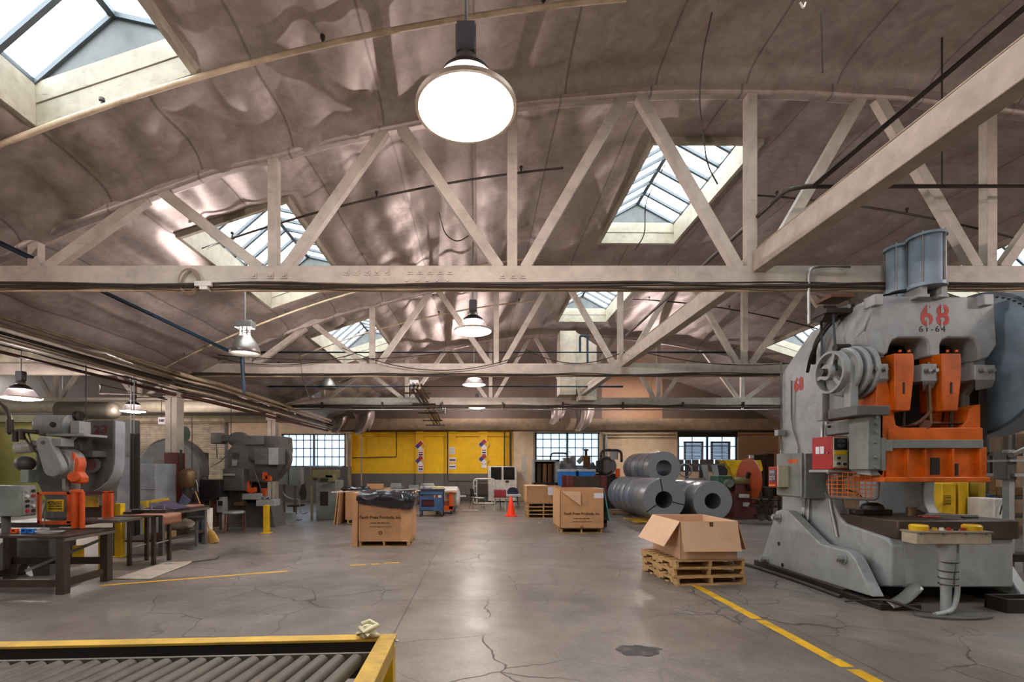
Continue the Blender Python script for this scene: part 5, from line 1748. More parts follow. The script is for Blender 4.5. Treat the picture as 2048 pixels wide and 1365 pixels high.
# legs of the press, an arched casting
MB().prism(rpoly([(0, 1085), (20, 1080), (60, 1080), (98, 1080), (98, 1165), (70, 1172), (62, 1140), (50, 1125), (38, 1140), (30, 1175), (-40, 1180), (-20, 1130)], 7.5), 'xz', 7.5, 7.65).build('leg_casting', GREYD, t, bevel=.02)
MB().prism(rpoly([(20, 1075), (140, 1068), (138, 1150), (112, 1150), (105, 1105), (60, 1105), (50, 1150), (20, 1150)], 8.6), 'xz', 8.6, 8.75).build('leg_casting', GREYD, t, bevel=.02)
MB().bx(XX(-10, 7.5), XX(150, 8.0), 7.5, 8.8, .72, .82).build('bolster', DARKSTEEL, t, bevel=.01)
c = P(112, 928, 7.85)
MB().lathe([(0, 0), (.12, 0), (.13, .02), (.19, .02), (.2, .05), (.24, .06), (.25, .12), (.25, .3), (0, .3)], c - Vector((0, 0, 0)), (0, 1, 0), n=40).build('clutch_disc', GREYM, t, smooth=30)
MB().prism(capsule((86, 888), .115, (104, 935), .15, 7.7), 'xz', 7.7, 7.82).build('belt_guard', GREYM, t, bevel=.012)
MB().cyl(P(86, 886, 7.7), P(86, 886, 7.685), .03, n=14).build('bolt', GREYD, t)
mo = MB().cyl(P(86, 852, 8.1), P(142, 852, 8.1), .175, n=28).sph(P(86, 852, 8.1), .175, (.6, 1, 1))
m = mo.build('motor', GREYM, t, smooth=35)
MB().cyl(P(106, 850, 7.92), P(106, 850, 7.9), .045, n=16).build('motor_vent', BLACK, m)
MB().pb(140, 158, 842, 868, 8.0, 8.25).build('terminal_box', GREYM, m, bevel=.01)
MB().cyl(P(157, 833, 8.2), P(157, 833, 8.35), .09, n=20).cyl(P(150, 833, 8.2), P(158, 833, 8.2), .07, n=18).build('pulley', BLACK, m)
MB().pb(92, 168, 868, 873, 7.9, 8.4).bar(P(128, 898, 8.0), P(152, 872, 8.0), .04, .05).pb(103, 122, 877, 893, 7.75, 8.0).build('motor_bracket', GREYM, t, bevel=.006)
MB().pb(155, 186, 902, 915, 8.2, 8.5).cyl(P(180, 930, 8.35), P(180, 930, 8.5), .15, n=24).build('crank_cover', GREYD, t, bevel=.008)
MB().cyl(P(180, 930, 8.33), P(180, 930, 8.5), .09, n=20).build('crank_pin', DARKRED2, t)
# feeder arm in orange
MB().prism(rpoly([(148, 918), (154, 914), (158, 925), (155, 945), (163, 955), (162, 966), (150, 972), (138, 966), (138, 955), (146, 945)], 7.45), 'xz', 7.45, 7.6).build('feed_arm', ORANGEB, t, bevel=.015)
MB().cyl(P(147, 954, 7.4), P(147, 954, 7.65), .075, n=20).build('arm_joint', ORANGEB, t, smooth=30)
MB().cyl(P(150, 922, 7.5), P(147, 906, 7.5), .03, n=14).build('arm_tip', ORANGEB, t, smooth=30)
MB().cyl(P(152, 968, 7.4), P(152, 986, 7.4), .055, n=18).pb(124, 131, 958, 980, 7.35, 7.4).pb(127, 137, 976, 982, 7.3, 7.4).build('arm_wrist', BRIGHTSTEEL, t)
# orange guard frame on the bolster
og = MB()
Yg = 7.1
for a, b, cc, d in ((74, 140, 985, 990), (74, 150, 1043, 1050), (133, 141, 985, 1048), (74, 79, 985, 1048)):
    og.pb(a, b, cc, d, Yg, Yg + .04)
og.build('guard_frame', ORANGEB, t, bevel=.003)
MB().pb(142, 146, 985, 1058, 7.0, 7.12).pb(160, 166, 985, 1058, 7.0, 7.04).pb(146, 164, 988, 1056, 7.1, 7.14).cyl(P(153, 986, 7.1), P(153, 980, 7.1), .08, n=20).build('guard_post', ORANGEB, t, bevel=.004)
MB().pb(204, 209, 984, 1040, 7.6, 7.66).pb(216, 222, 984, 1038, 7.6, 7.66).pb(204, 222, 983, 987, 7.6, 7.66).pb(212, 214, 990, 1038, 7.61, 7.64).build('guard_gate', ORANGEB, t, bevel=.003)
MB().pb(166, 206, 983, 990, 7.7, 7.74).pb(146, 206, 1012, 1016, 7.9, 7.95).build('guard_rail', DARKRED2, t)
ms = MB()
for k in range(12):
    ms.pb(166 + k * 2.6, 167 + k * 2.6, 993, 1015, 7.8, 7.81)
for k in range(9):
    ms.pb(166, 197, 993 + k * 2.6, 994 + k * 2.6, 7.8, 7.81)
ms.build('mesh_panel', YELLOW, t, smooth=0)
MB().pb(170, 202, 1012, 1036, 8.0, 8.05).build('back_plate', BROWNSTEEL, t)
MB().pb(163, 237, 1041, 1047, 7.1, 7.6).build('die_plate', mat('die_steel', '#6f675e', .35, .7), t, bevel=.004)
for a, b, y in ((170, 196, 1037), (190, 208, 1040)):
    MB().pb(a, b, y, y + 4, 7.2, 7.3).build('die_clamp', BRIGHTSTEEL, t, bevel=.004)
s = MB().pb(93, 126, 1000, 1024, 7.02, 7.04).build('caution_sign', YELLOW, t, bevel=.004)
MB().pb(95.5, 123.5, 1003, 1009.5, 7.012, 7.025).build('sign_band', INK, s)
lettering('CAUTION', .054, (XX(109.5, 7.01), 7.009, ZZ(1006.3, 7.01)), '-y', YELLOW, s, sx=.82, bold=.001, spacing=1.15)
lettering('DO NOT OPERATE', .026, (XX(109.5, 7.01), 7.017, ZZ(1013.2, 7.01)), '-y', INK, s, sx=.85, bold=.0012)
lettering('WITHOUT GUARDS', .026, (XX(109.5, 7.01), 7.017, ZZ(1018.6, 7.01)), '-y', INK, s, sx=.85, bold=.0012)
# control box with its buttons facing the aisle
cb = MB().bx(-6.75, -6.2, 6.6, 6.83, 1.0, 1.42).build('control_box', GREYGREEN, t, bevel=.012)
MB().bx(-6.2, -6.188, 6.615, 6.815, 1.02, 1.4).build('button_panel', mat('panel_alu', '#9c9c98', .35, .4), cb)
for i in range(2):
    for j in range(5):
        MB().cyl((-6.19, 6.67 + .09 * i, 1.07 + .068 * j), (-6.165, 6.67 + .09 * i, 1.07 + .068 * j), .022, n=12).build('push_button', (RED, BLACK, DARKSTEEL, WHITE, GREYM)[(i * 2 + j) % 5], cb)
MB().cyl((-6.5, 6.7, .775), (-6.5, 6.7, 1.0), .05).build('box_mount', GREYD, t)
MB().cyl(P(48, 928, 8.0) - Vector((0, 0, .01)), P(48, 928, 8.0) + Vector((0, 0, .01)), .02).sph(P(50, 928, 8.0), .14, (1, 1, .9)).build('accumulator', GREYD, t, smooth=60)
MB().cyl(P(36, 897, 8.0), P(68, 893, 8.0), .1, n=20).build('air_reservoir', WHITE, t, smooth=30)
MB().pb(40, 56, 940, 966, 7.9, 8.1).build('pump_box', mat('pump_pale', '#98a397', .5), t, bevel=.01)
ap = MB().tube(bend([P(-10, 795, 7.8), P(18, 825, 7.8), P(22, 862, 7.8)], .12), .03).tube(bend([P(18, 866, 7.8), P(40, 862, 7.8), P(75, 865, 7.8)], .05), .035)
ap.cyl(P(20, 840, 7.8), P(20, 866, 7.8), .05).cyl(P(30, 864, 7.8), P(30, 884, 7.8), .045).cyl(P(44, 862, 7.8), P(44, 880, 7.8), .04)
ap.tube(bend([P(48, 870, 7.8), P(58, 890, 7.8), P(80, 896, 7.8)], .08), .016).tube(bend([P(56, 866, 7.8), P(70, 905, 7.8), P(90, 915, 7.8)], .1), .014)
ap.build('air_line', DARKPIPE, t, smooth=60)
# table in front of it
t = thing('steel_table', 'heavy dark steel table in front of press number 23', 'table', (-6.1, 6.8, 0))
MB().bx(-7.0, -5.4, 6.36, 7.24, .74, .775).build('table_top', BROWNSTEEL, t, bevel=.006)
MB().bx(-5.42, -5.395, 6.36, 7.24, .7, .74).build('edge_angle', mat('worn_edge', '#7e766c', .4, .6), t)
for x, y in ((-5.48, 6.42), (-5.48, 7.17), (-6.9, 6.42), (-6.9, 7.17)):
    MB().bx(x - .055, x + .055, y - .055, y + .055, 0, .74).build('leg', BROWNSTEEL, t, bevel=.006)
for a, b in (((-5.48, 6.42, .14), (-5.48, 7.17, .14)), ((-6.9, 6.42, .14), (-5.48, 6.42, .14)), ((-6.9, 7.17, .3), (-5.48, 7.17, .3)), ((-6.9, 6.42, .14), (-6.9, 7.17, .14))):
    MB().bar(a, b, .045, .1).build('stretcher', BROWNSTEEL, t, bevel=.004)
MB().bar((-6.6, 7.1, .16), (-5.52, 7.15, .62), .03, .04).build('brace', GREYM, t)
rp_ = MB()
for k in range(3):
    rp_.tube([Vector((-5.72 + .09 * (1 + .1 * k) * math.cos(a) * 1.8, 6.5 + .06 * math.sin(a), .79 + .012 * k)) for a in [2 * PI * i / 20 for i in range(20)]], .009, 6, closed=True)
solo(rp_, 'wire_coil', BRIGHTSTEEL, 'small coil of bright wire on the table corner', 'wire', smooth=60)
for k, (px, mm, lab) in enumerate(((30, ORANGEB, 'orange plastic clip on the steel table'), (50, BRIGHTBLUE, 'blue plastic clip beside the orange one'), (64, BRIGHTBLUE, 'second blue clip, nearer the square tube'))):
    c = P(px, 1068, 6.6)
    mb = MB().box((c.x, 6.6, .83), (.075, .06, .018)).box((c.x - .03, 6.6, .8), (.016, .06, .05)).box((c.x + .03, 6.6, .8), (.016, .06, .05)).box((c.x, 6.6, .785), (.05, .05, .02))
    solo(mb, 'plastic_clip', mm, lab, 'clip', bevel=.006)
solo(MB().pb(82, 92, 1057, 1077, 6.6, 6.66), 'square_tube', GREYM, 'short square steel tube standing on the table', 'tube', bevel=.003)
solo(MB().cyl(P(88, 1057, 6.9), P(91, 1022, 6.9), .008), 'steel_rod', BRIGHTSTEEL, 'thin bright rod upright on the table before the caution sign', 'rod')
# bollards and posts
def bollard(px, py, ptop, w, label):
    Y = F * H / (py - CY)
    x = XX(px, Y)
    h = ZZ(ptop, Y)
    t = thing('guard_post', label, 'bollard', (x, Y, 0), group='yellow guard posts')
    MB().bx(x - w / 2, x + w / 2, Y, Y + w, 0, h).build('post', YELLOW, t, bevel=.008)
    MB().bx(x - w * .9, x + w * .9, Y - w * .4, Y + w * 1.4, 0, .012).build('foot', YELLOW, t)
    return t


bollard(235, 1115, 1008, .12, 'yellow square guard post beside the small table')
bollard(531, 1067, 1011, .125, 'yellow guard post in front of the grey press with the round flywheel')
bollard(202, 1142, 1062, .1, 'yellow post behind the steel table leg')
bollard(151, 1128, 1092, .12, 'short yellow post under the steel table')
solo(MB().grid(lambda u, v: Vector((-5.45 + .0 * u + .55 * v - .1 * u, 7.25 + 1.25 * u, .006 + .012 * abs(noise.noise(Vector((u * 5, v * 4, 2)))) + (.03 * max(0, u - .93) * 14 * v))), 20, 10), 'canvas_mat', CLOTHGREY, 'dirty canvas mat on the floor beside the tables', 'mat', smooth=180, solid=.004)
pipe([(-5.4, 8.35, .012), (-5.0, 8.6, .012), (-4.75, 8.85, .012), (-4.85, 9.1, .012)], .008, CABLE, 'cable', 'thin dark cord on the floor by the small table legs', 'cable', rb=.2)
# small table
t = thing('work_table', 'small tall table with a drooping copper coloured sheet', 'table', (-5.8, 8.55, 0))
MB().bx(-6.2, -5.52, 8.24, 8.86, .82, .85).build('table_top', BROWNSTEEL, t, bevel=.006)
for x, y in ((-5.95, 8.3), (-5.58, 8.36), (-5.97, 8.76), (-5.58, 8.78)):
    MB().bx(x - .028, x + .028, y - .028, y + .028, 0, .82).build('leg', BROWNSTEEL, t, bevel=.004)
for a, b in (((-5.58, 8.36, .36), (-5.58, 8.78, .36)), ((-5.95, 8.3, .3), (-5.97, 8.76, .3))):
    MB().cyl(a, b, .013, n=8).build('rung', BRIGHTSTEEL, t)
MB().grid(lambda u, v: Vector((-5.9 + .55 * min(1, u * 1.35), 8.26 + .5 * v, .86 - (0 if u < .72 else (u - .72) * .6))), 18, 6).build('copper_sheet', COPPER, t, smooth=60, solid=.006)
fx = thing('fixture_rail', 'steel fixture rail bolted across the small table', 'fixture', (-5.9, 8.7, .85))
MB().bx(-6.15, -5.55, 8.62, 8.78, .858, .92).build('rail', DARKSTEEL, fx, bevel=.004)
for x in (-6.05, -5.85, -5.62):
    MB().cyl((x, 8.7, .92), (x, 8.7, .99), .014, n=8).cyl((x, 8.7, .96), (x, 8.7, .975), .024, n=6).build('stud', BRIGHTSTEEL, fx)
# yellow hand rail behind
t = thing('hand_rail', 'yellow low rail behind the small table', 'rail', (-7.4, 11.0, 0))
Yh = 11.0
for px, y in ((292, Yh), (334, Yh + .5)):
    MB().bx(XX(px, y) - .04, XX(px, y) + .04, y - .04, y + .04, 0, ZZ(1003, y)).build('post', YELLOW, t, bevel=.005)
MB().bar(P(262, 1009, Yh), P(338, 999, Yh + .5), .05, .06).bar(P(334, 999, Yh + .5), P(330, 1015, Yh + .5), .05, .05).build('top_rail', YELLOW, t, bevel=.005)
# long bench
t = thing('work_bench', 'long dark bench with a lower shelf under the column', 'bench', (-6.4, 9.9, 0))
MB().bx(-6.95, -5.95, 9.15, 10.75, .8, .84).build('bench_top', BROWNSTEEL, t, bevel=.006)
MB().bx(-5.96, -5.94, 9.15, 10.75, .76, .8).build('edge_strip', mat('worn_edge', '#7e766c'), t)
for x, y in ((-6.02, 9.25), (-6.02, 10.68), (-6.88, 9.25), (-6.88, 10.68)):
    MB().bx(x - .04, x + .04, y - .04, y + .04, 0, .8).build('leg', GREYD, t, bevel=.005)
MB().bx(-6.92, -6.0, 9.2, 10.72, .26, .3).build('shelf', BROWNSTEEL, t, bevel=.005)
solo(MB().sph((-6.3, 10.3, .47), .26, (1, 1, .5), 20, 12).jitter(.05, 7), 'canvas_bag', CLOTHGREY, 'slumped grey bag on the bench shelf', 'bag', smooth=180)
solo(MB().bx(-6.3, -6.05, 9.4, 9.75, .3, .42), 'wood_block', PINED, 'wooden block on the bench shelf', 'block', bevel=.006)
solo(MB().grid(lambda u, v: Vector((-6.55 + .62 * u, 9.5 + .55 * v, .85 + .16 * math.sin(PI * u) ** .6 * math.sin(PI * v) ** .6 * (.6 + .8 * abs(noise.noise(Vector((u * 4, v * 4, 3))))))), 24, 20), 'purple_cloth', PURPLE, 'heaped dark purple cloth on the long bench', 'cloth', smooth=180, solid=.006)
solo(MB().grid(lambda u, v: Vector((-6.4 + .18 * u + .05 * v, 10.35 + .1 * v, .86 + .26 * v * (1 - .6 * u))), 8, 8), 'navy_cloth', NAVY, 'stiff navy cloth standing folded on the bench end', 'cloth', smooth=180, solid=.01)
solo(MB().bx(-6.3, -5.98, 10.0, 10.6, .845, .875), 'pink_board', COPPER, 'pinkish flat board at the bench edge', 'board', bevel=.003)
t = thing('stool', 'round-based stool pushed under the long bench', 'stool', (-5.72, 10.05, 0))
MB().lathe([(0, 0), (.2, 0), (.19, .02), (.04, .04), (.03, .06), (.03, .62)], (-5.82, 10.05, 0), n=28).build('base', GREYD, t, smooth=40)
MB().lathe([(0, .62), (.16, .62), (.17, .66), (0, .67)], (-5.82, 10.05, 0), n=24).build('seat', DARKSTEEL, t, smooth=40)
# tubes and the broom leaning on the bench end
solo(MB().cyl((-6.1, 10.98, 0), (-6.1, 11.0, .76), .085, n=24), 'paper_tube', WHITE, 'white standing roll at the bench end', 'roll', smooth=35)
solo(MB().cyl((-6.27, 10.95, 0), (-6.25, 11.0, .74), .05, n=20), 'paper_tube', NAVY, 'dark blue tube beside the white roll', 'roll', smooth=35)
t = thing('broom', 'straw broom leaning against the long bench', 'broom', (-5.85, 10.7, 0))
MB().cyl((-5.98, 10.82, .3), (-6.32, 10.86, 1.14), .013, n=10).build('handle', mat('broom_wood', '#b07f3c', .5), t)
MB().lathe([(0, 0), (.13, .0), (.12, .1), (.08, .24), (.03, .32), (0, .33)], (0, 0, 0), n=24).xform(Matrix.Translation((-5.87, 10.8, .005)) @ Matrix.Rotation(-.3, 4, 'Y') @ Matrix.Diagonal((1, .45, 1, 1))).build('bristles', STRAW, t, smooth=40)
# grey cabinets and conduits by the column
t = thing('steel_locker', 'pale grey locker behind the small table', 'cabinet', (XX(275, 12), 12, 0))
MB().pf(234, 262, 915, 11.4, 12.2).build('locker_body', mat('locker_grey', '#94969a', .45), t, bevel=.01)
MB().pf(280, 310, 928, 11.4, 12.2).build('locker_body', MATS['locker_grey'], t, bevel=.01)
MB().pb(281, 309, 980, 981, 11.39, 11.41).build('door_gap', BLACK, t)
t = thing('conduit_riser', 'bundle of black upright conduits beside the pale locker', 'pipe', (XX(270, 11), 11, 0))
for px, r in ((264, .045), (270, .05), (276, .04)):
    MB().cyl((XX(px, 11), 11, 0), (XX(px, 11), 11, ZZ(868 + (px % 4), 11)), r, n=12).build('conduit', BLACKR, t, smooth=40)
for px in (262, 268):
    MB().cyl(P(px, 868, 11.1), (XX(px, 11.1), 11.1, 3.75), .012, n=8).build('drop_rod', GREYM, t)
t = thing('switchgear_cabinet', 'dark grey panel left of the upright conduits', 'cabinet', (XX(250, 11.8), 11.8, 0))
MB().pb(246, 263, 840, 915, 11.8, 12.1).build('panel_body', GREYD, t, bevel=.01)
MB().bx(XX(250, 11.8), XX(256, 11.8), 11.9, 12.0, 0, ZZ(915, 11.8)).build('panel_leg', GREYD, t)
# machine behind the column
t = thing('stamping_press', 'grey press with a domed wheel guard behind the red-footed column', 'press', (XX(335, 14.5), 14.5, 0))
c = P(338, 942, 14.4)
MB().lathe([(0, 0), (.9, 0), (.97, .05), (.97, .4), (0, .4)], c, (0, 1, 0), n=48, a0=0, a1=2 * PI).build('wheel_guard', GREYD, t, smooth=30)
MB().pb(300, 400, 905, 935, 14.7, 15.2).pb(310, 390, 935, 1015, 14.7, 15.4).build('press_body', BROWNSTEEL, t, bevel=.03)
MB().prism(rpoly([(305, 1005), (395, 1005), (402, 1050), (298, 1050)], 14.6), 'xz', 14.6, 15.4).build('press_base', DARKSTEEL, t, bevel=.02)
MB().cyl(P(345, 868, 14.8), P(372, 868, 14.8), .22, n=22).build('motor', MACHGREEN, t, smooth=30)
bar = thing('lubricator', 'brassy barrel shaped unit on the front of the column foot', 'machine', (XX(377, 12.3), 12.3, 0))
Yl = 12.2
MB().lathe([(0, -.22), (.14, -.22), (.2, -.12), (.2, .12), (.16, .2), (.06, .26), (0, .26)], P(376, 958, Yl), n=28).build('barrel', BRASS, bar, smooth=40)
MB().lathe([(0, -.2), (.09, -.2), (.12, .0), (.09, .16), (0, .18)], P(374, 988, Yl), n=24).build('lower_bowl', BROWNSTEEL, bar, smooth=40)
MB().cyl(P(374, 1000, Yl), (XX(374, Yl), Yl, 0), .06, n=14).cyl(P(362, 945, Yl), P(362, 900, Yl), .03, n=10).build('stand_pipe', DARKSTEEL, bar)
MB().tube(bend([P(384, 950, Yl), P(394, 965, Yl), P(396, 985, Yl)], .08), .015).build('hose', GALV, bar, smooth=60)
MB().pb(341, 346, 960, 972, 12.5, 12.53).build('tag', PAPER, bar)
t = thing('fan_cabinet', 'black boxy fan unit on a brown stand, before the roller shutter', 'fan', (XX(420, 13), 13, 0))
MB().pb(398, 440, 960, 1002, 13.0, 13.5).build('fan_box', BLACKR, t, bevel=.015)
MB().lathe([(.12, 0), (.2, 0), (.2, -.02), (.12, -.02)], P(412, 980, 12.98), (0, 1, 0), n=28).build('fan_ring', BLACK, t)
MB().tube(arcpts(P(409, 960, 13.2), .1, 0, PI, 10), .012).build('handle', BLACKR, t)
MB().pb(421, 432, 1002, 1055, 13.1, 13.3).pb(402, 410, 1002, 1055, 13.1, 13.3).build('stand_leg', RUST, t)
t = thing('meter_box', 'grey junction unit with a dark dial beside the fan stand', 'box', (XX(441, 13.1), 13.1, 0))
MB().pb(433, 448, 995, 1026, 13.0, 13.2).build('box_body', GREYM, t, bevel=.008)
MB().pb(436, 444, 1003, 1012, 12.98, 13.02).build('dial', BLACK, t)
MB().pb(438, 442, 1026, 1060, 13.05, 13.1).build('leg', GREYD, t)

# the grey press with the round flywheel
t = thing('stamping_press', 'grey press with a round flywheel and orange tooling, before the left window', 'press', (XX(505, 13.6), 13.6, 0))
Y = 13.5
MB().prism(rpoly([(452, 905), (465, 890), (480, 872), (560, 872), (562, 900), (555, 940), (530, 965), (475, 965), (455, 945)], Y), 'xz', Y, Y + .9).build('press_frame', GREYD, t, bevel=.03)
MB().prism(rpoly([(450, 970), (480, 985), (482, 1008), (520, 1008), (540, 1000), (552, 1065), (455, 1065)], Y + .2), 'xz', Y + .2, Y + 1.0).build('press_base', GREYD, t, bevel=.03)
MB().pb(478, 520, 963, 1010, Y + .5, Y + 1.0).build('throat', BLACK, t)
MB().pb(445, 487, 938, 982, Y - .3, Y + .2).build('control_cabinet', GREYD, t, bevel=.015)
MB().pb(446, 468, 948, 952, Y - .36, Y - .28).build('cabinet_handle', GREYM, t)
fw = MB().lathe([(0, 0), (.5, 0), (.53, .03), (.53, .22), (0, .22)], P(542, 917, Y + .35), (0, 1, 0), n=48)
fw.build('flywheel', GREYD, t, smooth=30)
MB().pb(508, 556, 896, 930, Y - .5, Y).build('clutch_box', GREYD, t, bevel=.02)
MB().pb(537, 556, 896, 930, Y - .52, Y - .49).build('box_cover', GREYM, t, bevel=.006)
MB().lathe([(0, 0), (.12, 0), (.16, .04), (.2, .06), (.2, .2), (0, .2)], P(508, 912, Y - .12), (0, 1, 0), n=30).build('crank_hub', GREYD, t, smooth=30)
MB().cyl(P(472, 913, Y - .04), P(472, 913, Y), .1, n=20).build('peep_hole', BLACK, t)
MB().pb(464, 473, 920, 932, Y - .05, Y).build('pale_plate', GREYM, t)
MB().pb(420, 442, 866, 888, Y, Y + .35).pb(440, 458, 870, 884, Y + .05, Y + .3).build('motor', GREYD, t, bevel=.03)
MB().sph(P(478, 880, Y + .2), .22, (1.4, 1, 1)).pb(490, 528, 872, 890, Y - .1, Y + .3).build('crown_casting', GREYD, t, smooth=50)
MB().tube(bend([P(432, 888, Y), P(434, 905, Y), P(434, 918, Y)], .05), .012).tube(bend([P(420, 935, Y), P(440, 925, Y), P(452, 912, Y)], .1), .01).build('cord', BLACKR, t)
MB().prism(rpoly([(488, 946), (492, 944), (495, 972), (500, 978), (509, 975), (510, 984), (503, 989), (490, 982), (486, 965)], Y - .1), 'xz', Y - .1, Y + .05).build('feed_guard', ORANGEB, t, bevel=.01)
for a, b, c_, d in ((524, 535, 945, 960), (530, 540, 952, 963), (521, 530, 978, 992)):
    MB().pb(a, b, c_, d, Y - .05, Y + .1).build('orange_block', ORANGEB, t, bevel=.01)
MB().pb(484, 522, 988, 1000, Y - .15, Y + .3).build('bolster', GREYM, t, bevel=.008)
MB().bar(P(508, 940, Y - .1), P(525, 985, Y - .1), .02, .02).build('chute_rod', BRIGHTSTEEL, t)
MB().pb(512, 548, 1001, 1013, Y - .3, Y + .1).build('parts_tray', GREYM, t, bevel=.004)
MB().pb(468, 488, 1005, 1012, Y - .1, Y + .1).build('brass_guard', BRASS, t)
for k in range(5):
    solo(MB().sph(P(518 + 5 * k, 998 - (k % 2) * 3, Y - .1), .05, (1.2, .8, .6), 10, 8).jitter(.02, 18), 'bright_scrap', BRIGHTSTEEL, 'bright metal offcuts heaped on the press tray', 'scrap', group='offcuts on the tray', smooth=30)
t = thing('stool', 'round pale-topped stool with reddish legs before the grey press', 'stool', (XX(470, 12.6), 12.6, 0))
Ys = 12.6
MB().lathe([(0, 0), (.26, 0), (.27, .03), (.25, .07), (0, .08)], P(468, 1028, Ys), n=28).build('seat', mat('stool_top', '#8f8f8d', .4, .4), t, smooth=40)
for px, yy in ((450, 12.45), (490, 12.45), (455, 12.85), (485, 12.85)):
    MB().cyl((XX(px, yy), yy, 0), (XX(px, yy) * .98 + XX(470, yy) * .02, yy, ZZ(1026, Ys)), .018, n=8).build('leg', RUST, t)
MB().cyl((XX(450, 12.45), 12.45, .25), (XX(490, 12.45), 12.45, .29), .012, n=8).build('rung', RUST, t)
# machine with the glass table, wall cabinets, stool
Y = 15.7
t = thing('press_brake', 'olive bench machine under a sheet of glass, before the left window', 'machine', (XX(650, Y), Y, 0))
MB().pf(632, 672, 962, Y, Y + .9).build('machine_body', GREYGREEN, t, bevel=.02)
MB().pb(640, 656, 984, 1012, Y - .02, Y + .05).build('opening', BLACK, t)
MB().pb(624, 666, 940, 957, Y - .1, Y + .7).pb(615, 628, 950, 962, Y - .05, Y + .3).pb(650, 668, 950, 965, Y - .1, Y + .3).build('head', OLIVE, t, bevel=.02)
MB().pb(640, 656, 958, 963, Y - .12, Y + .3).build('jaw', BLACK, t)
MB().bar(P(640, 968, Y - .2), P(660, 966, Y - .2), .14, .03).build('bright_table', BRIGHTSTEEL, t)
MB().pb(621, 625, 970, 1045, Y - .12, Y - .06).build('front_post', OLIVE, t)
for px, py in ((622, 935), (668, 935)):
    MB().cyl(P(px, py, Y + .2), P(px, 962, Y + .2), .012, n=8).build('glass_post', GALV, t)
MB().pb(617, 672, 932, 934, Y - .1, Y + .6).build('glass_sheet', mat('sheet_glass', '#a9bcc8', .08, spec=1.0), t)
for k, (a, b, c_, d, lab) in enumerate(((558, 576, 931, 970, 'grey wall cabinet just right of the round flywheel'), (578, 602, 936, 972, 'second grey cabinet, under the left window'))):
    Yc = 17.5
    t = thing('electrical_cabinet', lab, 'cabinet', (XX((a + b) / 2, Yc), Yc, 0), group='grey cabinets by the window')
    MB().pb(a, b, c_, d, Yc, Yc + .3).build('cabinet_body', GREYGREEN, t, bevel=.01)
    MB().pf((a + b) / 2 - 2, (a + b) / 2 + 2, d, Yc + .1, Yc + .2).build('pedestal', GREYD, t)
t = thing('swivel_chair', 'dark swivel chair with bright arms beside the olive machine', 'chair', (XX(590, 15.6), 15.6, 0))
Yc = 15.6
MB().lathe([(0, 0), (.26, 0), (.25, .02), (.03, .04), (.03, .45)], (XX(588, Yc), Yc, 0), n=24).build('base', GREYD, t, smooth=40)
MB().bx(XX(578, Yc), XX(605, Yc), Yc - .2, Yc + .25, .44, .5).build('seat', BLACKR, t, bevel=.03)
MB().prism(rpoly([(592, 988), (598, 970), (605, 968), (608, 985), (606, 1000), (598, 1002)], Yc), 'xz', Yc + .2, Yc + .26).build('backrest', BLACKR, t, bevel=.02)
MB().tube(bend([P(566, 985, Yc), P(572, 994, Yc), P(590, 1000, Yc - .1)], .1), .02).tube(bend([P(588, 998, Yc - .2), P(598, 1000, Yc - .2), P(602, 1030, Yc - .2), P(615, 1026, Yc - .2)], .1), .016).build('arm', BRIGHTSTEEL, t, smooth=60)
solo(MB().bx(XX(560, 15), XX(590, 15), 15, 15.06, .02, .3).xform(Matrix.Identity(4)), 'steel_sheet', GREYM, 'grey sheet standing on the floor beside the swivel chair', 'sheet')
# exit sign by the column, blue rail
t = thing('exit_sign', 'small white exit sign hanging left of the cream column', 'sign', P(323, 842, 13.5))
MB().pb(316, 330, 835, 849, 13.5, 13.54).build('sign_box', PAPER, t, bevel=.004)
lettering('EXIT', .1, P(323, 842, 13.49), '-y', INK, t, sx=.72, bold=.003)
MB().cyl(P(323, 835, 13.52), P(323, 800, 13.52), .008, n=8).build('hanger', DARKPIPE, t)
# cables dropping near the column
for k, (pts, lab) in enumerate((([P(172, 730, 9.6), P(172, 845, 9.6)], 'dark drop rod in front of the round grey duct'), ([P(384, 830, 12.5), P(384, 960, 12.5)], 'dark cord dropping beside the column'),
                               ([P(462, 800, 13.2), P(462, 875, 13.2)], 'cord dropping to the grey press'), ([P(598, 700, 12), P(606, 760, 12), P(620, 800, 12)], 'loose wire under the left slope'))):
    solo(MB().tube(pts, .011, 6), 'cord', CABLE, lab, 'wire', loc=pts[-1], smooth=60)
# ------------------------------------------------------------------ along the end wall
# white cabinet with two dark windows
Y = 24.0
t = thing('steel_cabinet', 'tall off-white cabinet with two dark windows on the end wall', 'cabinet', (XX(1005, Y), Y, 0))
body = MB().pb(976, 1034, 933, 1003, Y, Y + .6)
body.build('cabinet_body', WHITE, t, bevel=.02)
for a, b in ((982, 1003), (1007, 1029)):
    MB().pb(a, b, 935, 960, Y - .02, Y + .02).build('window', DARKGLASS, t)
MB().pb(1011, 1018, 962, 966, Y - .02, Y + .02).build('name_plate', BLACK, t)
MB().pb(976, 1034, 1003, 1006.5, Y + .05, Y + .55).build('plinth', BLACKR, t)
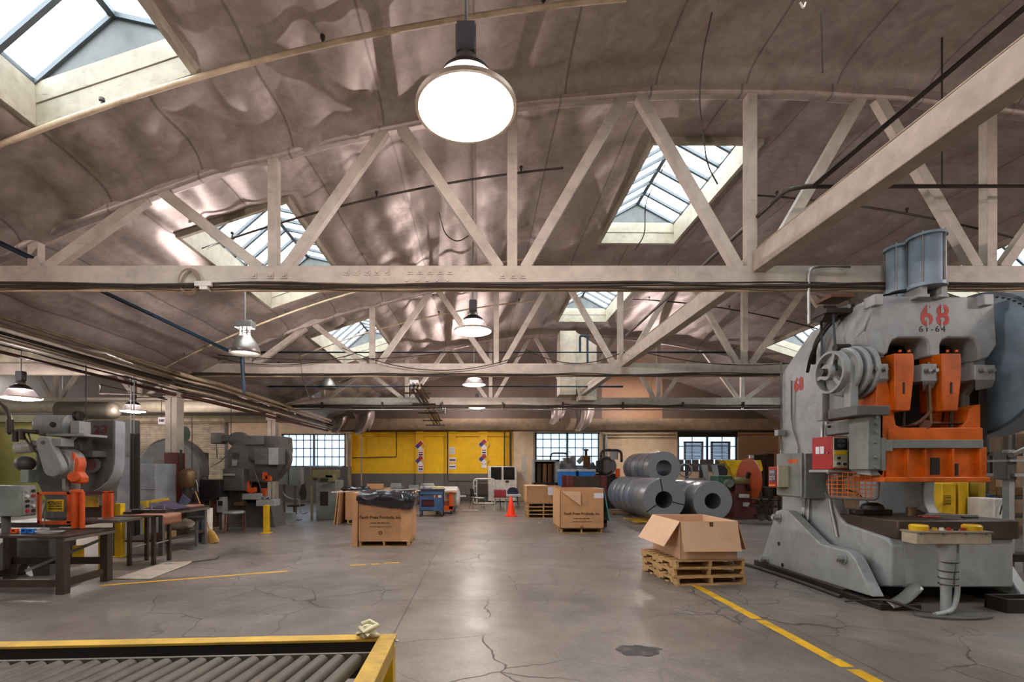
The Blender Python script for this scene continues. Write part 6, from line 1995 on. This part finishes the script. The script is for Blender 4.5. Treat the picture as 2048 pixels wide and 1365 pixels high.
# white tubular cart
Y = 22.2
t = thing('tube_cart', 'white tubular cart frame standing upright by the cabinet', 'cart', (XX(969, Y), Y, 0))
x0, x1, z0, z1 = XX(947, Y), XX(991, Y), .06, ZZ(958.5, Y)
for dy in (0, .35):
    MB().tube(bend([(x0 + .3, Y + dy, z0), (x0, Y + dy, z0), (x0, Y + dy, z1), (x1, Y + dy, z1), (x1, Y + dy, z0), (x0 + .25, Y + dy, z0)], .18), .028).build('tube_frame', WHITE, t, smooth=60)
    for x in (x0 + .15, x1 - .15):
        MB().cyl((x, Y + dy, z0), (x, Y + dy, z1), .024, n=10).build('upright', WHITE, t)
for zz in (.5, .85, 1.1):
    for xa, xb in ((x0, x0 + .15), (x1 - .15, x1)):
        MB().bx(xa, xb, Y, Y + .35, zz - .02, zz + .02).build('rung', WHITE, t)
for x in (x0 + .1, x1 - .1):
    MB().cyl((x - .02, Y + .17, .055), (x + .02, Y + .17, .055), .055, n=16).build('caster', BLACKR, t)
# chairs
def chair(x, y, rz, label, seatm, backm, legm, round_back=False):
    t = thing('stacking_chair', label, 'chair', (x, y, 0), rz, 'shop chairs', world=False)
    MB().grid(lambda u, v: Vector((-.23 + .46 * u, -.23 + .44 * v, .44 + .02 * math.cos(PI * u) * 0 + .03 * (v ** 3))), 6, 6).build('seat', seatm, t, smooth=180, solid=.03)
    if round_back:
        MB().prism([(.25 * math.cos(a), .66 + .2 * math.sin(a)) for a in [2 * PI * i / 24 for i in range(24)]], 'xz', .2, .24).build('backrest', backm, t, bevel=.008)
    else:
        MB().grid(lambda u, v: Vector((-.24 + .48 * u, .22 + .03 * v - .03 * math.sin(PI * u), .5 + .32 * v)), 8, 5).build('backrest', backm, t, smooth=180, solid=.025)
    for s in (-1, 1):
        MB().tube(bend([(s * .2, -.22, 0), (s * .2, -.2, .42), (s * .2, .2, .42)], .06), .012).build('leg', legm, t, smooth=60)
        MB().tube(bend([(s * .21, .28, 0), (s * .21, .2, .42), (s * .21, .24, .75)], .1), .012).build('leg', legm, t, smooth=60)
    return t


chair(XX(1001, 19.6), 19.5, PI - .15, 'red-backed chair behind the orange cone', mat('pale_seat', '#b9a79f', .6), mat('chair_red', '#962a33', .6), GALV)
chair(XX(1025, 20.6), 20.95, PI + .1, 'navy chair with a rounded back behind the white bench', NAVY, NAVY, GALV, True)
chair(XX(955, 20.2), 20.2, PI / 2 + .3, 'dark chair with a pale seat before the tubular cart', WHITE, BLACKR, BLACKR)
t = thing('bench_table', 'low white bench top behind the cone', 'table', (XX(1015, 20), 20, 0))
MB().pb(985, 1042, 990, 994, 20.0, 20.45).build('bench_top', mat('bench_white', '#b9bcbc', .4), t, bevel=.008)
for px in (1002, 1038):
    for yy in (20.05, 20.4):
        MB().bar((XX(px, 20), yy, 0), (XX(px - 3, 20), yy, .58), .03, .03, up=(1, 0, 0)).build('leg', GREYD, t)
solo(MB().bx(XX(925, 19), XX(933, 19) + .45, 19, 19.06, .01, .05).xform(Matrix.Identity(4)), 'white_board', WHITE, 'short white board lying on the floor by the orange cart', 'board')
# blue cart
Y = 16.7
t = thing('shop_cart', 'blue two-shelf shop cart behind the printed bin', 'cart', (XX(862, Y), Y + .3, 0))
x0, x1 = XX(839, Y), XX(886, Y)
for z0, z1, nm in ((.74, .86, 'top_tray'), (.2, .34, 'bottom_tray')):
    tr = MB()
    tr.bx(x0, x1, Y, Y + .6, z0, z0 + .02).bx(x0, x1, Y, Y + .02, z0, z1).bx(x0, x1, Y + .58, Y + .6, z0, z1).bx(x0, x0 + .02, Y, Y + .6, z0, z1).bx(x1 - .02, x1, Y, Y + .6, z0, z1)
    tr.build(nm, BLUE, t)
for x in (x0 + .03, x1 - .03):
    for yy in (Y + .03, Y + .57):
        MB().bx(x - .025, x + .025, yy - .025, yy + .025, .1, .86).build('post', BLUE, t)
        MB().cyl((x - .02, yy, .06), (x + .02, yy, .06), .06, n=14).build('caster', BLACKR, t)
MB().pb(868, 884, 996, 1014, Y + .02, Y + .05).pb(839, 868, 993, 1000, Y + .01, Y + .04).build('side_panel', BLUE, t)
solo(MB().bx(x0 + .1, x0 + .5, Y + .1, Y + .5, .34, .56), 'dark_bin', DARKRED2, 'dark red bin on the lower tray of the blue cart', 'bin', bevel=.01)
solo(MB().pb(842, 888, 979, 985, Y + .02, Y + .55), 'dark_board', NAVY, 'dark board laid on the blue cart', 'board')
solo(MB().bx(XX(838, Y) - .12, XX(886, Y) + .25, Y + .1, Y + .5, .87, .9), 'white_board', WHITE, 'pale board between the blue cart and the dark board', 'board')
dr = MB().lathe([(0, 0), (.27, 0), (.28, .05), (.26, .1), (.24, .11), (.24, .16), (.2, .19), (0, .18)], (XX(853, Y), Y + .3, ZZ(979, Y)), n=32)
solo(dr, 'drum_lid', GALV, 'round galvanised drum lid piled on the blue cart', 'drum lid', smooth=35)
solo(MB().bx(XX(862, Y), XX(887, Y), Y + .1, Y + .45, ZZ(979, Y), ZZ(974, Y)).jitter(.015, 9), 'foam_sheet', mat('foam', '#d8c98f', .8), 'pale yellow foam slab on the blue cart', 'foam')
# orange cart and white tank
Y = 17.6
t = thing('steel_cart', 'orange steel cart beside the blue one', 'cart', (XX(895, Y), Y, 0))
for a, b in ((898, 906), (870, 876)):
    MB().pb(a, b, 985, 1020, Y, Y + .1).build('post', ORANGEB, t, bevel=.006)
MB().pb(870, 906, 1013, 1022, Y, Y + .6).build('deck', ORANGEB, t, bevel=.006)
MB().pb(885, 914, 982, 985, Y - .05, Y + .6).build('top_board', CARDL, t)
for px in (902, 874):
    MB().cyl((XX(px, Y) - .02, Y + .05, .07), (XX(px, Y) + .02, Y + .05, .07), .07, n=14).build('caster', BLACKR, t)
MB().pb(887, 899, 1003, 1012, Y + .2, Y + .4).build('toolbox', COPPER, t)
tk = MB().cyl((XX(870, 18.6), 18.6, .55), (XX(913, 18.6), 18.6, .55), .42, n=32).sph((XX(913, 18.6), 18.6, .55), .42, (.35, 1, 1), 24, 16)
t = thing('air_tank', 'white lying air tank with a domed end behind the orange cart', 'tank', (XX(895, 18.6), 18.6, 0))
tk.build('tank_shell', WHITE, t, smooth=40)
for px in (875, 908):
    MB().bx(XX(px, 18.6) - .05, XX(px, 18.6) + .05, 18.35, 18.85, 0, .25).build('saddle', GREYD, t)
MB().cyl((XX(918, 18.5), 18.5, .6), (XX(932, 18.5), 18.5, .6), .03, n=10).build('valve_pipe', WHITE, t)
# small motors on the floor by the wall
for k, (px, py, Y, lab) in enumerate(((792, 975, 21.5, 'grey motor on the stand before the yellow wall'), (828, 978, 22.5, 'small grey pump by the notice pilaster'))):
    c = P(px, py, Y)
    t = thing('electric_motor', lab, 'motor', (c.x, c.y, 0), group='motors on stands')
    mb = MB().cyl(c - Vector((.22, 0, 0)), c + Vector((.22, 0, 0)), .17, n=24)
    for q in range(6):
        mb.cyl(c + Vector((-.16 + .06 * q, 0, 0)), c + Vector((-.14 + .06 * q, 0, 0)), .185, n=24)
    mb.build('motor_body', GREYM, t, smooth=30)
    MB().cyl(c + Vector((.2, 0, 0)), c + Vector((.34, 0, 0)), .04, n=12).build('shaft', BRIGHTSTEEL, t)
    MB().bx(c.x - .25, c.x + .25, c.y - .2, c.y + .2, 0, c.z - .16).build('stand', DARKSTEEL, t)
# hazard diamonds and notices on the pilasters
def notice(px0, px1, py0, py1, label, rows, m=PAPER):
    Y = YB - .15
    t = thing('wall_notice', label, 'sign', (XX((px0 + px1) / 2, Y), Y, ZZ((py0 + py1) / 2, Y)), group='notices on the yellow wall')
    MB().pb(px0, px1, py0, py1, Y - .012, Y).build('sheet', m, t)
    for a, b, mm in rows:
        MB().pb(px0 + 1.2, px1 - 1.2, py0 + (py1 - py0) * a, py0 + (py1 - py0) * b, Y - .016, Y - .01).build('printed_line', mm, t)
    return t


def diamond(px, py, label):
    Y = YB - .16
    c = P(px, py, Y)
    s = .14
    t = thing('hazard_diamond', label, 'sign', c, group='hazard diamonds')
    for dx, dz, m in ((-1, 0, mat('haz_blue', '#3a3a7a', .6)), (0, 1, RED), (1, 0, YELLOW), (0, -1, PAPER)):
        q = Vector((c.x + dx * s, c.y, c.z + dz * s))
        MB().prism([(q.x - s, q.z), (q.x, q.z - s), (q.x + s, q.z), (q.x, q.z + s)], 'xz', Y - .012, Y).build('quarter', m, t)
    k = s * 2.12
    fr = MB().prism([(c.x - k, c.z), (c.x, c.z - k), (c.x + k, c.z), (c.x, c.z + k)], 'xz', Y, Y + .008)
    fr.build('backing', PAPER, t)
    return t


diamond(841, 893, 'upper hazard diamond on the first yellow pilaster')
diamond(841, 922.5, 'lower hazard diamond on the first yellow pilaster')
diamond(968, 889.5, 'upper hazard diamond on the pilaster above the tubular cart')
diamond(968, 919, 'lower hazard diamond on the pilaster above the tubular cart')
R3 = [(.12, .3, RED), (.45, .66, INK), (.8, .9, INK)]
notice(836, 847, 903, 916, 'lined notice between the first pair of diamonds', R3)
notice(836, 847, 931, 945, 'lined notice under the first pair of diamonds', R3)
notice(963, 973, 898, 912, 'lined notice between the second pair of diamonds', R3)
notice(963, 973, 928, 936, 'small notice with a red top edge, above the cart', [(.02, .16, RED)])
notice(899, 910, 895, 909, 'grey-lined notice, top of the middle pilaster', [(.1 + .11 * k, .14 + .11 * k, GREYM) for k in range(8)])
notice(898, 912, 915.5, 925.5, 'notice with a brown picture on the middle pilaster', [(.35, .7, RUST)])
notice(898, 912, 929, 939, 'notice with a black arrow, lowest on the middle pilaster', [(.4, .6, INK)])
solo(MB().pb(1043, 1052, 912, 960, YB - .16, YB - .14), 'paint_patch', mat('whitewash', '#c9bfb8', .8), 'whitish patched board on the beige wall right of the cabinet', 'board')
# machines under the middle window
Y = 21.0
t = thing('open_cabinet', 'dark open-fronted cabinet with brown interior, under the middle window', 'cabinet', (XX(1092, Y), Y, 0))
MB().pb(1067, 1070, 922, 1000, Y, Y + .7).pb(1111, 1119, 920, 1000, Y, Y + .7).pb(1067, 1119, 920, 924, Y, Y + .7).build('cabinet_frame', GREYM, t, bevel=.006)
MB().pb(1067, 1119, 922, 1000, Y + .6, Y + .7).build('cabinet_back', RUST, t)
MB().pf(1067, 1119, 966, Y, Y + .65).build('cabinet_floor', BLACK, t)
for px, m in ((1078, BROWNSTEEL), (1090, BRASS), (1100, RUST)):
    MB().pb(px - 4, px + 3, 928, 966, Y + .3, Y + .5).build('inner_panel', m, t)
hoop = MB().tube(bend([P(1101, 925, Y + .5), P(1101, 907, Y + .5), P(1135, 907, Y + .5), P(1135, 925, Y + .5)], .25), .035)
solo(hoop, 'pipe_hoop', DARKPIPE, 'dark bent pipe hoop against the middle window', 'pipe', smooth=60)
Y = 20.0
t = thing('plastic_bin', 'bright blue bin with a pale rim beside the open cabinet', 'bin', (XX(1136, Y), Y, 0), group='blue bins')
MB().pf(1120, 1152, 943, Y, Y + .6).build('bin_body', BRIGHTBLUE, t, bevel=.015)
MB().pb(1119, 1153, 939, 944, Y - .03, Y + .63).build('bin_rim', mat('rim_pale', '#a9b2b8', .5), t, bevel=.006)
copy_tree(t, (XX(1174, Y), Y, 0), 0, 'bright blue bin nearer the coils, scrap piled behind', 'blue bins')
Y = 21.6
t = thing('grinding_machine', 'grey grinding machine silhouetted in the middle window', 'machine', (XX(1137, Y), Y, 0))
MB().pf(1120, 1152, 928, Y, Y + .8).build('base', GREYM, t, bevel=.02)
MB().pb(1128, 1140, 916, 930, Y + .1, Y + .5).pb(1142, 1152, 912, 930, Y + .1, Y + .5).pb(1122, 1135, 922, 934, Y, Y + .4).build('column_block', GREYM, t, bevel=.015)
MB().cyl(P(1136, 921, Y), P(1136, 921, Y - .12), .12, n=20).cyl(P(1146, 932, Y), P(1146, 932, Y - .1), .09, n=20).build('handwheel', GREYD, t, smooth=30)
MB().tube(arcpts(P(1136, 910, Y + .2), .14, 0, PI, 12), .012).build('hose_loop', GREYD, t)
t = thing('lathe_machine', 'second grey machine with a brown board, right of the grinder', 'machine', (XX(1170, Y), Y, 0))
MB().pf(1153, 1192, 934, Y, Y + .7).build('base', GREYM, t, bevel=.02)
MB().bar(P(1156, 926, Y + .2), P(1168, 914, Y + .2), .14, .2).build('arm', GREYM, t, bevel=.01)
MB().pb(1167, 1181, 912, 936, Y - .05, Y).build('brown_board', CARDD, t)
MB().cyl(P(1172, 912, Y), P(1172, 900, Y), .06, n=12).cyl(P(1172, 902, Y), P(1172, 899, Y), .12, n=12).tube(arcpts(P(1169, 901, Y), .1, 0, PI, 8), .012).build('valve_stem', DARKSTEEL, t)
MB().prism([(XX(1172, Y), ZZ(938, Y)), (XX(1192, Y), ZZ(938, Y)), (XX(1186, Y), ZZ(925, Y))], 'xz', Y - .1, Y + .3).build('scrap_pile', GREYD, t)
Y = 20.3
t = thing('hydraulic_unit', 'dark round hydraulic unit with bent pipes, behind the top coil', 'machine', (XX(1218, Y), Y, 0))
MB().cyl(P(1212, 933, Y), P(1212, 933, Y + .6), .42, n=28).build('drum_housing', GREYD, t, smooth=30)
MB().lathe([(.3, 0), (.36, -.03), (.36, -.06), (.28, -.06)], P(1212, 933, Y), (0, 1, 0), n=28).build('flange', DARKSTEEL, t)
MB().pf(1192, 1240, 948, Y, Y + .7).build('base', DARKSTEEL, t, bevel=.01)
MB().cyl(P(1228, 920, Y), P(1228, 906, Y), .16, n=20).cyl(P(1228, 908, Y), P(1228, 904, Y), .19, n=20).build('pump_head', GREYM, t, smooth=30)
MB().tube(bend([P(1202, 925, Y + .1), P(1202, 901, Y + .1), P(1243, 901, Y + .1), P(1243, 925, Y + .1)], .3), .055).tube(arcpts(P(1219, 903, Y), .09, -.3, PI + .3, 10), .02).build('bent_pipe', DARKPIPE, t, smooth=60)
MB().pb(1194, 1206, 922, 946, Y - .1, Y + .1).build('motor_end', BLACK, t, bevel=.02)
MB().pb(1232, 1240, 938, 955, Y - .1, Y).build('orange_cover', ORANGEB, t)
# decoiler with the orange disc
X0, Y0, Z0, R0 = 8.99, 16.3, 1.23, .77
t = thing('decoiler', 'decoiler with a big orange disc, right of the steel coils', 'machine', (8.6, 16.3, 0))
MB().lathe([(0, 0), (R0, 0), (R0, .04), (0, .04)], (X0, Y0, Z0), (1, 0, 0), n=56).build('reel_disc', DISC, t, smooth=30)
MB().cyl((X0 - .5, Y0, Z0), (X0 + .2, Y0, Z0), .14, n=20).build('mandrel', OLIVE, t)
for a in (0, 2.1, 4.2):
    MB().bar((X0 - .06, Y0 + .1 * math.cos(a), Z0 + .1 * math.sin(a)), (X0 - .06, Y0 + .33 * math.cos(a), Z0 + .33 * math.sin(a)), .09, .1, up=(1, 0, 0)).build('mandrel_segment', DARKSTEEL, t)
MB().add([(8.3, 15.9, 0), (9.2, 15.9, 0), (9.2, 16.8, 0), (8.3, 16.8, 0), (8.5, 16.15, 1.1), (8.8, 16.15, 1.1), (8.8, 16.5, 1.1), (8.5, 16.5, 1.1)],
         [(0, 3, 2, 1), (4, 5, 6, 7), (0, 1, 5, 4), (1, 2, 6, 5), (2, 3, 7, 6), (3, 0, 4, 7)]).build('pedestal', DARKRED2, t, bevel=.01)
MB().bx(8.0, 8.45, 16.3, 16.9, .95, 1.42).build('gear_case', MACHGREEN, t, bevel=.02)
MB().cyl((8.3, 16.3, 1.16), (8.3, 16.12, 1.16), .13, n=20).build('brake_drum', GREYGREEN, t)
MB().bx(8.5, 8.8, 15.86, 15.95, .7, .82).build('label_plate', WHITE, t)
MB().bx(8.62, 8.8, 15.85, 15.93, .42, .55).build('label_plate', WHITE, t)
for x in (9.3, 9.7):
    MB().bx(x, x + .3, 15.9, 16.3, .75, 1.05 + .1 * (x > 9.5)).build('side_unit', DARKSTEEL, t, bevel=.01)
MB().bx(9.25, 9.9, 16.4, 17.0, 0, .8).build('side_cabinet', BROWNSTEEL, t, bevel=.01)
MB().bx(8.9, 9.9, 15.7, 15.8, .1, .18).bx(9.3, 9.36, 15.7, 15.8, 0, .2).build('kick_rail', DARKSTEEL, t)
Y = 18.2
t = thing('roll_straightener', 'dark machine with slanted grey plates before the louvered window', 'machine', (XX(1405, Y), Y, 0))
MB().pb(1370, 1450, 928, 933, Y, Y + .8).build('top_plate', GREYD, t)
for a, b in ((1372, 1377), (1400, 1406), (1440, 1450)):
    MB().pb(a, b, 932, 1010, Y, Y + .1).build('upright', GREYD, t)
    MB().pb(a, b, 932, 1010, Y + .7, Y + .8).build('upright', GREYD, t)
for px in (1400, 1420):
    MB().prism([(XX(px, Y), ZZ(930, Y)), (XX(px + 12, Y), ZZ(930, Y)), (XX(px + 18, Y), ZZ(965, Y)), (XX(px + 8, Y), ZZ(965, Y))], 'xz', Y - .1, Y - .04).build('slanted_plate', GREYM, t)
MB().cyl(P(1440, 945, Y - .1), P(1440, 945, Y + .6), .26, n=22).build('roll', BLACK, t)
MB().pb(1372, 1412, 957, 961, Y - .1, Y).pb(1375, 1445, 985, 1012, Y, Y + .7).build('bed_rail', GALV, t)
MB().lathe([(.22, 0), (.26, 0), (.26, .04), (.22, .04)], P(1371, 941, Y - .1), (0, 1, 0), n=24).build('handwheel', GREYM, t)
t = thing('yellow_guard', 'yellow sheet guard behind the orange disc', 'guard', (XX(1490, 19), 19, 0))
MB().prism([(XX(a, 19), ZZ(b, 19)) for a, b in ((1447, 921), (1522, 921), (1527, 941), (1510, 955), (1464, 955), (1458, 935))], 'xz', 19, 19.5).build('guard_sheet', YELLOW, t, bevel=.02)
MB().pf(1465, 1510, 955, 19.1, 19.5).build('guard_stand', GREYD, t)
t = thing('control_locker', 'dark brown control locker against the wall beside the press', 'cabinet', (XX(1525, 22), 22, 0))
MB().pf(1507, 1531, 910, 22, 22.5).build('locker_body', BROWNSTEEL, t, bevel=.01)
MB().pf(1533, 1548, 908, 22, 22.5).build('locker_door', DARKSTEEL, t, bevel=.01)
MB().pb(1500, 1508, 911, 917, 21.9, 22).build('label_card', PAPER, t)
t = thing('wheeled_frame', 'low dark frame on casters beside the decoiler', 'cart', (XX(1540, 14.5), 14.5, 0))
MB().pb(1520, 1562, 1000, 1003, 14.3, 14.9).pb(1520, 1562, 1013, 1016, 14.3, 14.9).build('frame_rail', DARKSTEEL, t)
for px in (1523, 1540, 1560):
    MB().pb(px - 2, px + 2, 985, 1030, 14.3, 14.36).build('upright', DARKSTEEL, t)
    MB().cyl(P(px, 1036, 14.3), P(px, 1036, 14.36), .1, n=14).build('caster', BLACKR, t)
# low rail along the yellow wall
solo(MB().bx(XX(895, 24.4), XX(975, 24.4), 24.35, 24.42, .98, 1.05).bx(XX(895, 24.4), XX(975, 24.4), 24.35, 24.42, .3, .36), 'guard_rail', DARKPIPE, 'dark pipe rail along the foot of the yellow wall', 'rail')
solo(MB().pb(955, 975, 968, 990, 23.6, 24.0), 'floor_crate', BROWNSTEEL, 'dark crate on the floor behind the tubular cart', 'crate')
# ------------------------------------------------------------------ daylight, camera
def setup():
    w = bpy.data.worlds.new('overcast')
    w.use_nodes = True
    bg = w.node_tree.nodes['Background']
    bg.inputs['Color'].default_value = (.93, .965, 1.0, 1)
    bg.inputs['Strength'].default_value = 5.0
    SC.world = w
    for i, (a, b, c, d) in enumerate([(-10.13, -6.82, 1.73, 3.44), (2.87, 6.2, 1.75, 3.5), (10.18, 13.26, 1.5, 3.57)]):
        L = bpy.data.lights.new('sky_portal', 'AREA')
        L.shape = 'RECTANGLE'
        L.size, L.size_y = b - a, d - c
        L.cycles.is_portal = True
        lo = bpy.data.objects.new('sky_portal', L)
        COL.objects.link(lo)
        lo.location = ((a + b) / 2, YB + .3, (c + d) / 2)
        lo.rotation_euler = (-PI / 2, 0, 0)
    cam = bpy.data.cameras.new('camera')
    cam.sensor_width = 36
    cam.lens = F / 2048 * 36
    cam.shift_x = (1024 - CX) / 2048
    cam.shift_y = (CY - 682.5) / 2048
    cam.clip_end = 200
    co = bpy.data.objects.new('camera', cam)
    COL.objects.link(co)
    co.location = (0, 0, H)
    co.rotation_euler = (PI / 2, 0, 0)
    SC.camera = co
    v = SC.view_settings
    v.view_transform = 'Standard'
    v.look = 'None'
    v.gamma = 1
    v.use_curve_mapping = False
    v.exposure = 1.4
    c = SC.cycles
    c.adaptive_threshold = .045
    c.max_bounces = 7
    c.diffuse_bounces = 4
    c.glossy_bounces = 3
    c.transmission_bounces = 3
    c.transparent_max_bounces = 8
    c.sample_clamp_indirect = 6
    c.caustics_reflective = False
    c.caustics_refractive = False


setup()
